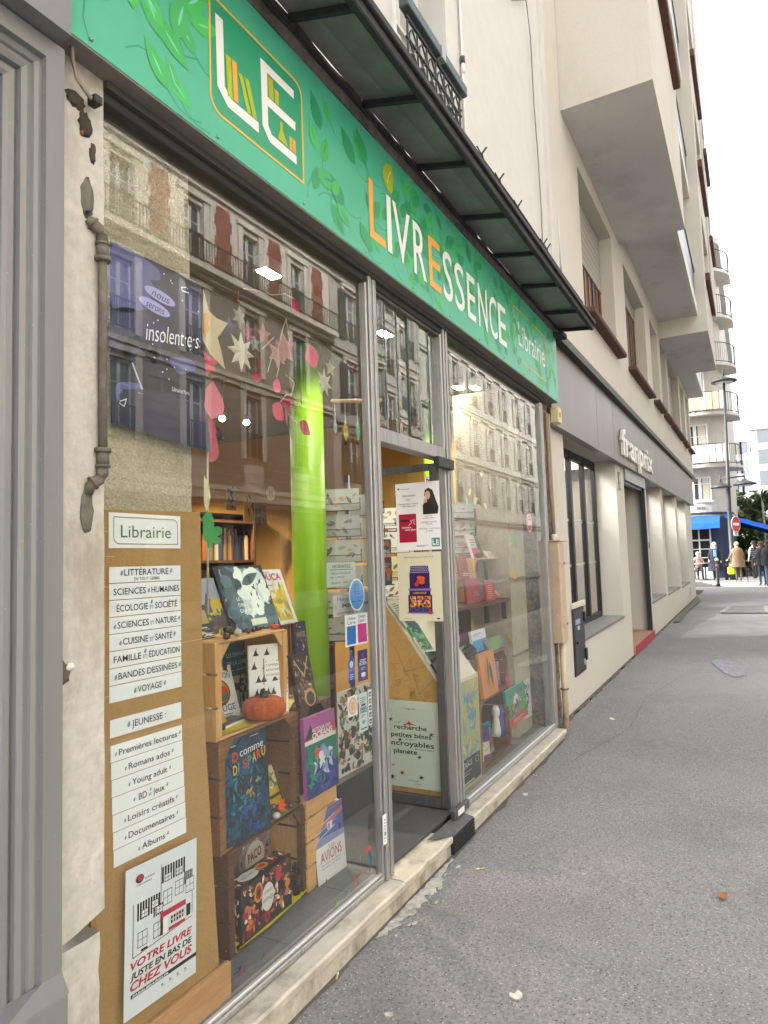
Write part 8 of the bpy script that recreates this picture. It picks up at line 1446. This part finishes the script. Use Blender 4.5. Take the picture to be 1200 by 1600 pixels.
# ================================================================ people and the café terrace
def person(lab, x, y, yaw, H, cols, pose, hair='#8a8580', bun=False, coat=None):
    """cols: skin, top, trousers, shoes. One skinned body; joints in metres for a 1.7 m figure facing -y"""
    s = H / 1.70; sk, tp, tr, shc = [C(c_, .7) for c_ in cols]; J = []; ED = []; idx = {}
    def j(n, p_, r, m, par=None):
        idx[n] = len(J); J.append((Vector(p_) * s, r * s, m))
        if par: ED.append((idx[par], idx[n]))
    g = pose.get; sit = g('sit'); hz = .50 if sit else .92
    j('pelvis', (0, 0, hz), .125, tr if not g('longtop') else tp); j('waist', (0, .01, hz + .17), .12, tp, 'pelvis'); j('chest', (0, .0 + g('stoop', 0) * -.06, hz + .38), .15, tp, 'waist'); j('neckb', (0, -.005 - g('stoop', 0) * .12, hz + .53), .07, tp, 'chest'); j('neck', (0, -.015 - g('stoop', 0) * .15, hz + .59), .05, sk, 'neckb'); j('head', (0, -.03 - g('stoop', 0) * .18, hz + .68), .085, sk, 'neck'); j('crown', (0, -.02 - g('stoop', 0) * .18, hz + .75), .075, sk, 'head')
    for sd, S_ in ((-1, 'l'), (1, 'r')):
        el = g('elbow' + S_, (.22, .02, -.28)); wr = g('wrist' + S_, (.22, -.06, -.50)); sh_ = Vector((.16 * sd, 0 - g('stoop', 0) * .1, hz + .48))
        j('sh' + S_, sh_, .065, tp, 'neckb'); e_ = Vector((el[0] * sd, el[1], hz + .48 + el[2])); w2 = Vector((wr[0] * sd, wr[1], hz + .48 + wr[2])); j('el' + S_, e_, .05, tp, 'sh' + S_); j('wr' + S_, w2, .033, tp, 'el' + S_)
        d = (w2 - e_).normalized(); pm = w2 + d * .06; j('pa' + S_, pm, .036, sk, 'wr' + S_)
        for k in range(4): j('f%d%s' % (k, S_), pm + d * (.085 - .008 * abs(k - 1.5)) + Vector(((k - 1.5) * .02, -.02, 0)), .010, sk, 'pa' + S_)
        j('th' + S_, pm + d * .03 + Vector((-.03 * sd, -.035, 0)), .011, sk, 'pa' + S_)
        if sit: kn, an = (.10, -.42, .50), (.10, -.44, .09)
        else: st_ = g('stride', 0) * sd; kn, an = (.09, -.02 + st_ * .5, .50), (.09, .03 + st_, .09)
        j('hip' + S_, (.09 * sd, 0, hz - .04), .10, tr, 'pelvis'); j('kn' + S_, (kn[0] * sd, kn[1], kn[2]), .065, tr, 'hip' + S_); j('an' + S_, (an[0] * sd, an[1], an[2]), .042, tr, 'kn' + S_); j('to' + S_, (an[0] * sd, an[1] - .15, .035), .036, shc, 'an' + S_)
    me = bpy.data.meshes.new('body'); me.from_pydata([a[0] for a in J], ED, []); o = bpy.data.objects.new('tmp', me); COL.objects.link(o)
    md = o.modifiers.new('s', 'SKIN'); md.use_smooth_shade = True; o.modifiers.new('u', 'SUBSURF').levels = 1
    for k, a in enumerate(J): me.skin_vertices[0].data[k].radius = (a[1], a[1] * .82) if J[k][2] is not sk else (a[1], a[1]); me.skin_vertices[0].data[k].use_root = (k == 0)
    dg = bpy.context.evaluated_depsgraph_get(); ev = o.evaluated_get(dg); m2 = bpy.data.meshes.new_from_object(ev); m2.name = 'body'; bpy.data.objects.remove(o)
    ms = [sk, tp, tr, shc]; m2.materials.clear(); [m2.materials.append(a) for a in ms]
    for f in m2.polygons:
        c_ = f.center; best = None
        for a, b in ED:
            A, B = J[a][0], J[b][0]; ab = B - A; t_ = max(0, min(1, (c_ - A).dot(ab) / max(1e-6, ab.dot(ab)))); dd = (c_ - A - ab * t_).length - J[b][1] * .5
            if best is None or dd < best[0]: best = (dd, J[b][2] if t_ > .35 else J[a][2])
        f.material_index = ms.index(best[1]); f.use_smooth = True
    root = E('person', lab, 'person', (x, y, gz(x))); root.rotation_euler.z = yaw
    b = bpy.data.objects.new('body', m2); COL.objects.link(b); b.parent = root; WL[b] = Vector((0, 0, 0)); WL[root] = Vector((0, 0, 0)); hd = J[idx['head']][0]
    p = PB(); hm = C(hair, .8); p.blob((hd.x, hd.y + .022 * s, hd.z + .035 * s), .098 * s, .105 * s, .10 * s, hm, 12, 8, .04)
    if bun: p.tube([(hd.x, hd.y + .08 * s, hd.z), (hd.x, hd.y + .10 * s, hd.z - .3 * s)], [.09 * s, .05 * s], hm, 8)
    p.build('hair', root); p = PB()
    for sd in (-1, 1): p.blob((hd.x + sd * .03 * s, hd.y - .083 * s, hd.z + .01 * s), .009 * s, .006 * s, .006 * s, C('#2a201c', .4), 6, 4); p.blob((hd.x + sd * .092 * s, hd.y, hd.z), .012 * s, .022 * s, .03 * s, sk, 6, 4)
    p.blob((hd.x, hd.y - .097 * s, hd.z - .018 * s), .013 * s, .02 * s, .02 * s, sk, 6, 4); p.blob((hd.x, hd.y - .083 * s, hd.z - .05 * s), .024 * s, .006 * s, .006 * s, C('#9a5a50', .5), 6, 4); p.build('face', root)
    if coat:
        p = PB(); c_ = C(coat[0], .85); n = 18; r0, r1, zb = coat[1] * s, coat[2] * s, coat[3] * s; z1c = (hz + .50) * s
        p.lathe((0, .0, 0), [(r1, zb), (r1 * .97, zb + .02), ((r0 + r1) / 2, (zb + hz * s) / 2 + .1), (r0 * .98, (hz + .18) * s), (r0 * 1.06, (hz + .36) * s), (r0 * .8, z1c), (.07 * s, z1c + .05 * s)], c_, n, (1.12, .82)); p.build('coat', root)
    return root
pt_ = lambda px, py, X: at(px, py, X, 0)
# the woman in the tan coat, her back to us, walking away
q = pt_(1155, 908, 31.6); wx, wy = 31.6, q.y
r_ = person('elderly person from behind in a tan coat leaning on a walking stick', wx, wy, -PI / 2 + PI + .15, 1.60, ('#c9a28a', '#786048', '#5a4a3e', '#2a2422'), {'elbowr': (.26, .02, -.27), 'wristr': (.36, -.14, -.42), 'stoop': .5, 'elbowl': (.24, .02, -.27), 'wristl': (.24, -.04, -.48)}, '#b5b0a4', coat=('#786048', .19, .25, .62))
p = PB(); q2 = pt_(1169, 908, 31.6); p.tube([(wx + .2, q2.y, gz(wx)), (wx + .2, q2.y + .08, gz(wx) + .80), (wx + .2, q2.y + .15, gz(wx) + .83)], .014, C('#3a3634', .5), 6); tag(p.build('walking_stick'), 'dark walking stick held by the person in the tan coat', 'walking stick')
q = pt_(1143, 890, 31.7); t = E('yellow_bag', 'fluorescent yellow bag hanging beside the tan coat', 'bag', (31.7, q.y, q.z)); p = PB(); p.box(31.6, 31.78, q.y - .15, q.y + .15, q.z - .2, q.z + .12, C('#a8c41c', .6), .05); p.build('body', t); p = PB(); p.tube([(31.7, q.y - .09, q.z + .12), (31.7, q.y - .05, q.z + .28), (31.7, q.y + .05, q.z + .28), (31.7, q.y + .09, q.z + .12)], .012, C('#8aa41c', .6), 5); p.build('handles', t)
q = pt_(1119, 900, 32.9); r_ = person('white haired person in a long dark coat and pale blue scarf walking toward us', 32.9, q.y, -PI / 2 + .1, 1.62, ('#c9a592', '#1a1d2a', '#1c1e28', '#1a1718'), {'stride': .12, 'elbowl': (.25, .03, -.27), 'wristl': (.26, -.08, -.46)}, '#cfccc8', coat=('#191c29', .19, .30, .42)); p = PB(); p.lathe((0, -.02, 1.30), [(.13, 0), (.12, .08), (.08, .16)], C('#6f95c4', .8), 12, (1, .8)); p.box(-.06, .06, -.24, -.20, 1.02, 1.32, C('#6f95c4', .8), .01); p.build('scarf', r_)
q = pt_(1181, 903, 33.6); r_ = person('person in a striped top and black and white trousers near the right edge', 33.6, q.y, PI / 2 + .5, 1.62, ('#c9a592', '#c9c7c2', '#1d1d1f', '#1a1718'), {'stride': .1}, '#2a2422', bun=True)
p = PB()
for k in range(5): p.lathe((0, 0, .95 + k * .085), [(.165, 0), (.168, .02), (.165, .04)], C('#1d1d1f', .8), 14, (1.05, .8))
p.build('striped_top', r_)
q = pt_(1193, 917, 28.2); person('person in a dark jacket and blue jeans standing at the right edge', 28.2, q.y, PI / 2 + .4, 1.58, ('#c49c86', '#26282a', '#2f4258', '#8a6a58'), {'elbowl': (.26, -.02, -.25), 'wristl': (.2, -.22, -.22)}, '#4a3026', bun=True, coat=('#26282a', .20, .22, .80))
q = pt_(1204, 920, 28.0); person('person in a black coat and pale jeans cut by the right edge', 28.0, q.y, PI / 2, 1.60, ('#c49c86', '#1c1d1f', '#5a7088', '#1a1718'), {}, '#2a2220', bun=True, coat=('#1c1d1f', .20, .23, .78))
def chair(lab, x, y, yaw, col='#6a5a48'):
    t = E('terrace_chair', lab, 'chair', (x, y, gz(x)), 'chairs of the café terrace'); M = Matrix.Translation((x, y, gz(x))) @ Matrix.Rotation(yaw, 4, 'Z'); m = C(col, .6)
    p = PB(M); p.lathe((0, 0, .44), [(.18, 0), (.2, .015), (.18, .03)], C('#8a7a5a', .7), 14); p.build('seat', t); p = PB(M); p.tube([(-.18, .17, .46), (-.19, .22, .85), (0, .25, .90), (.19, .22, .85), (.18, .17, .46)], .015, m, 6)
    for k in (-1, 0, 1): p.tube([(k * .09, .18, .47), (k * .09, .24, .88)], .01, m, 5)
    p.build('backrest', t)
    for a, b in ((-1, -1), (1, -1), (-1, 1), (1, 1)): p = PB(M); p.tube([(a * .14, b * .13, .44), (a * .19, b * .19, 0)], .015, m, 6); p.build('leg', t)
def table(lab, x, y):
    t = E('terrace_table', lab, 'table', (x, y, gz(x)), 'tables of the café terrace'); p = PB(); p.lathe((x, y, gz(x) + .72), [(.33, 0), (.34, .02), (.33, .03)], C('#8a8f92', .3), 18); p.build('tabletop', t); p = PB(); p.tube([(x, y, gz(x) + .02), (x, y, gz(x) + .72)], .03, C('#2a2a2c', .5), 8); p.lathe((x, y, gz(x)), [(.22, 0), (.2, .02), (.03, .05)], C('#2a2a2c', .5), 14); p.build('pedestal', t)
q = pt_(1092, 893, 33.9); ax_, ay_ = 33.9, q.y
chair('terrace chair of the person in pink near the café window', ax_, ay_, -PI / 2 + PI); person('seated white haired person in a pale pink jumper before the café window', ax_, ay_, -PI / 2 + .2, 1.62, ('#c9a592', '#b58f8c', '#2a2a30', '#1a1718'), {'sit': 1, 'elbowl': (.24, -.05, -.25), 'wristl': (.1, -.28, -.24), 'elbowr': (.24, -.05, -.25), 'wristr': (.1, -.28, -.2)}, '#b5b0ac')
q = pt_(1103, 893, 33.6); table('café table beside the person in pink', 33.3, q.y); q = pt_(1087, 893, 33.7); chair('empty terrace chair at the left by the supermarket corner', 33.2, q.y + .1, 0.3)
q = pt_(1137, 893, 35.6); chair('terrace chair behind the lamp post', 35.6, q.y, PI); person('seated person with reddish hair and rosy top behind the lamp post', 35.6, q.y, PI, 1.62, ('#c49c86', '#8e5a58', '#2a2a30', '#1a1718'), {'sit': 1, 'wristl': (.12, -.28, -.2), 'elbowl': (.24, -.05, -.25)}, '#9a6a54')
q = pt_(1170, 892, 36.5); chair('terrace chair under the blue awning by the green shrub', 36.5, q.y, .4); person('seated grey haired person in dark clothes beside the green shrub', 36.5, q.y, .4, 1.65, ('#c9a592', '#23252c', '#2a2a30', '#1a1718'), {'sit': 1}, '#9a968e'); q = pt_(1163, 892, 36.0); table('café table under the blue awning', 36.0, q.y)
kq = pt_(1187, 885, 46); t = E('green_kiosk', 'dark green kiosk with curved roof beyond the terrace', 'kiosk', (46, kq.y, gz(46))); kz = pt_(1187, 851, 46).z; p = PB(); p.box(45.4, 47, kq.y - 1.2, kq.y + .55, gz(46), kz - .15, C('#16302a', .5), .03); p.build('body', t); p = PB(); p.box(45.2, 47.1, kq.y - 1.4, kq.y + .7, kz - .149, kz, C('#10241f', .5), .06); p.build('roof', t); p = PB(); p.box(45.38, 45.399, kq.y - .8, kq.y + .3, gz(46) + 1.3, gz(46) + 1.6, C('#6a7a74', .5)); p.build('panel', t)
# ================================================================ small things on the pavement
def onp(px, py): q = at(px, py, .06, 2); return at(px, py, gz(q.x), 2)
q = onp(1130, 1405); p = PB(Matrix.Translation(q + Vector((0, 0, .012)))); vs = []
for i in range(7):
    t_ = i / 6; wd = .019 * math.sin(PI * t_ ** .8)
    for k in (-1, 0, 1): vs.append((.068 * (t_ - .5), wd * k, .008 * abs(k) + .012 * math.sin(t_ * 3) - .006))
p.add(vs, [(i * 3 + k, i * 3 + 3 + k, i * 3 + 4 + k, i * 3 + 1 + k) for i in range(6) for k in (0, 1)], PM('dry_leaf', '#86583a', '#9a6a44', 30, None, .8), True); tag(p.build('fallen_leaf'), 'curled orange brown fallen leaf on the pavement', 'leaf')
def scrap(lab, px, py, r, col, name='paper_scrap', cat='litter', seed=1, elong=1.0, group='litter on the pavement'):
    q = onp(px, py); r_ = random.Random(seed); p = PB(); vs = [(q.x, q.y, q.z + .006)]; n = 9
    for k in range(n): a = 2 * PI * k / n; rr = r * r_.uniform(.6, 1.15); vs.append((q.x + rr * math.cos(a) * elong, q.y + rr * math.sin(a), q.z + .003 + r_.uniform(0, .008)))
    p.add(vs, [(0, 1 + k, 1 + (k + 1) % n) for k in range(n)], C(col, .8), False); p.add([(v[0], v[1], q.z + .001) for v in vs[1:]], [tuple(range(n - 1, -1, -1))], C(col, .8)); tag(p.build(name), lab, cat, group)
scrap('crumpled white paper scrap in the middle foreground of the pavement', 806, 1558, .024, '#bdb9b0', seed=2); scrap('white scrap near the shop window sill', 820, 1242, .022, '#bab6ae', seed=3); scrap('flat pale chewing gum spot at the bottom of the picture', 608, 1587, .016, '#aaa69e', seed=4); scrap('small white scrap near the supermarket wall', 957, 1124, .03, '#c2beb6', seed=5)
def butt(lab, px, py, yaw): q = onp(px, py); d = Vector((math.cos(yaw), math.sin(yaw), 0)) * .02; p = PB(); c_ = q + Vector((0, 0, .005)); p.tube([c_ - d, c_ + d * .2], .004, C('#b89a6a', .8), 6); p.tube([c_ + d * .2, c_ + d], .004, C('#c9c6bd', .8), 6); tag(p.build('cigarette_end'), lab, 'cigarette end', 'litter on the pavement')
butt('cigarette end at the foot of the step near the mullion', 527, 1527, .4); butt('cigarette end below the right window sill', 836, 1213, 1.0); butt('cigarette end beside the black ramp', 750, 1359, 2.2)
q0 = [onp(*a) for a in ((1118, 1030), (1140, 1032), (1160, 1040), (1167, 1054), (1150, 1059), (1130, 1051), (1120, 1042), (1112, 1035))]; p = PB(); p.face([v + Vector((0, 0, .003)) for v in q0[::-1]], PM('wet_patch', '#606063', '#7b7b80', 9, None, .22)); p.build('puddle', kind='structure')
mc = E('manhole_cover', 'worn rectangular manhole frame in the pavement near the corner', 'manhole cover', onp(1155, 951)); o = [onp(*a) for a in ((1128, 957), (1200, 957), (1196, 947), (1140, 947))]; p = PB()
for a, b in zip(o, o[1:] + o[:1]):
    d = (b - a).normalized(); n_ = Vector((-d.y, d.x, 0)) * .05; p.face([a - n_ + Vector((0, 0, .003)), b - n_ + Vector((0, 0, .003)), b + n_ + Vector((0, 0, .003)), a + n_ + Vector((0, 0, .003))], KERB)
p.build('frame', mc); p = PB(); p.face([v + Vector((0, 0, .0015)) for v in o], PM('iron_plate', '#6a6866', '#7a7876', 20, None, .7)); p.build('plate', mc)
p = PB(); o = [onp(*a) for a in ((1052, 972), (1090, 932), (1095, 938), (1075, 955), (1062, 972))]; p.face([v + Vector((0, 0, .004)) for v in o], PM('mortar_patch', '#57544f', '#6b6862', 12, None, .9)); p.build('wall_foot_mortar', kind='structure')
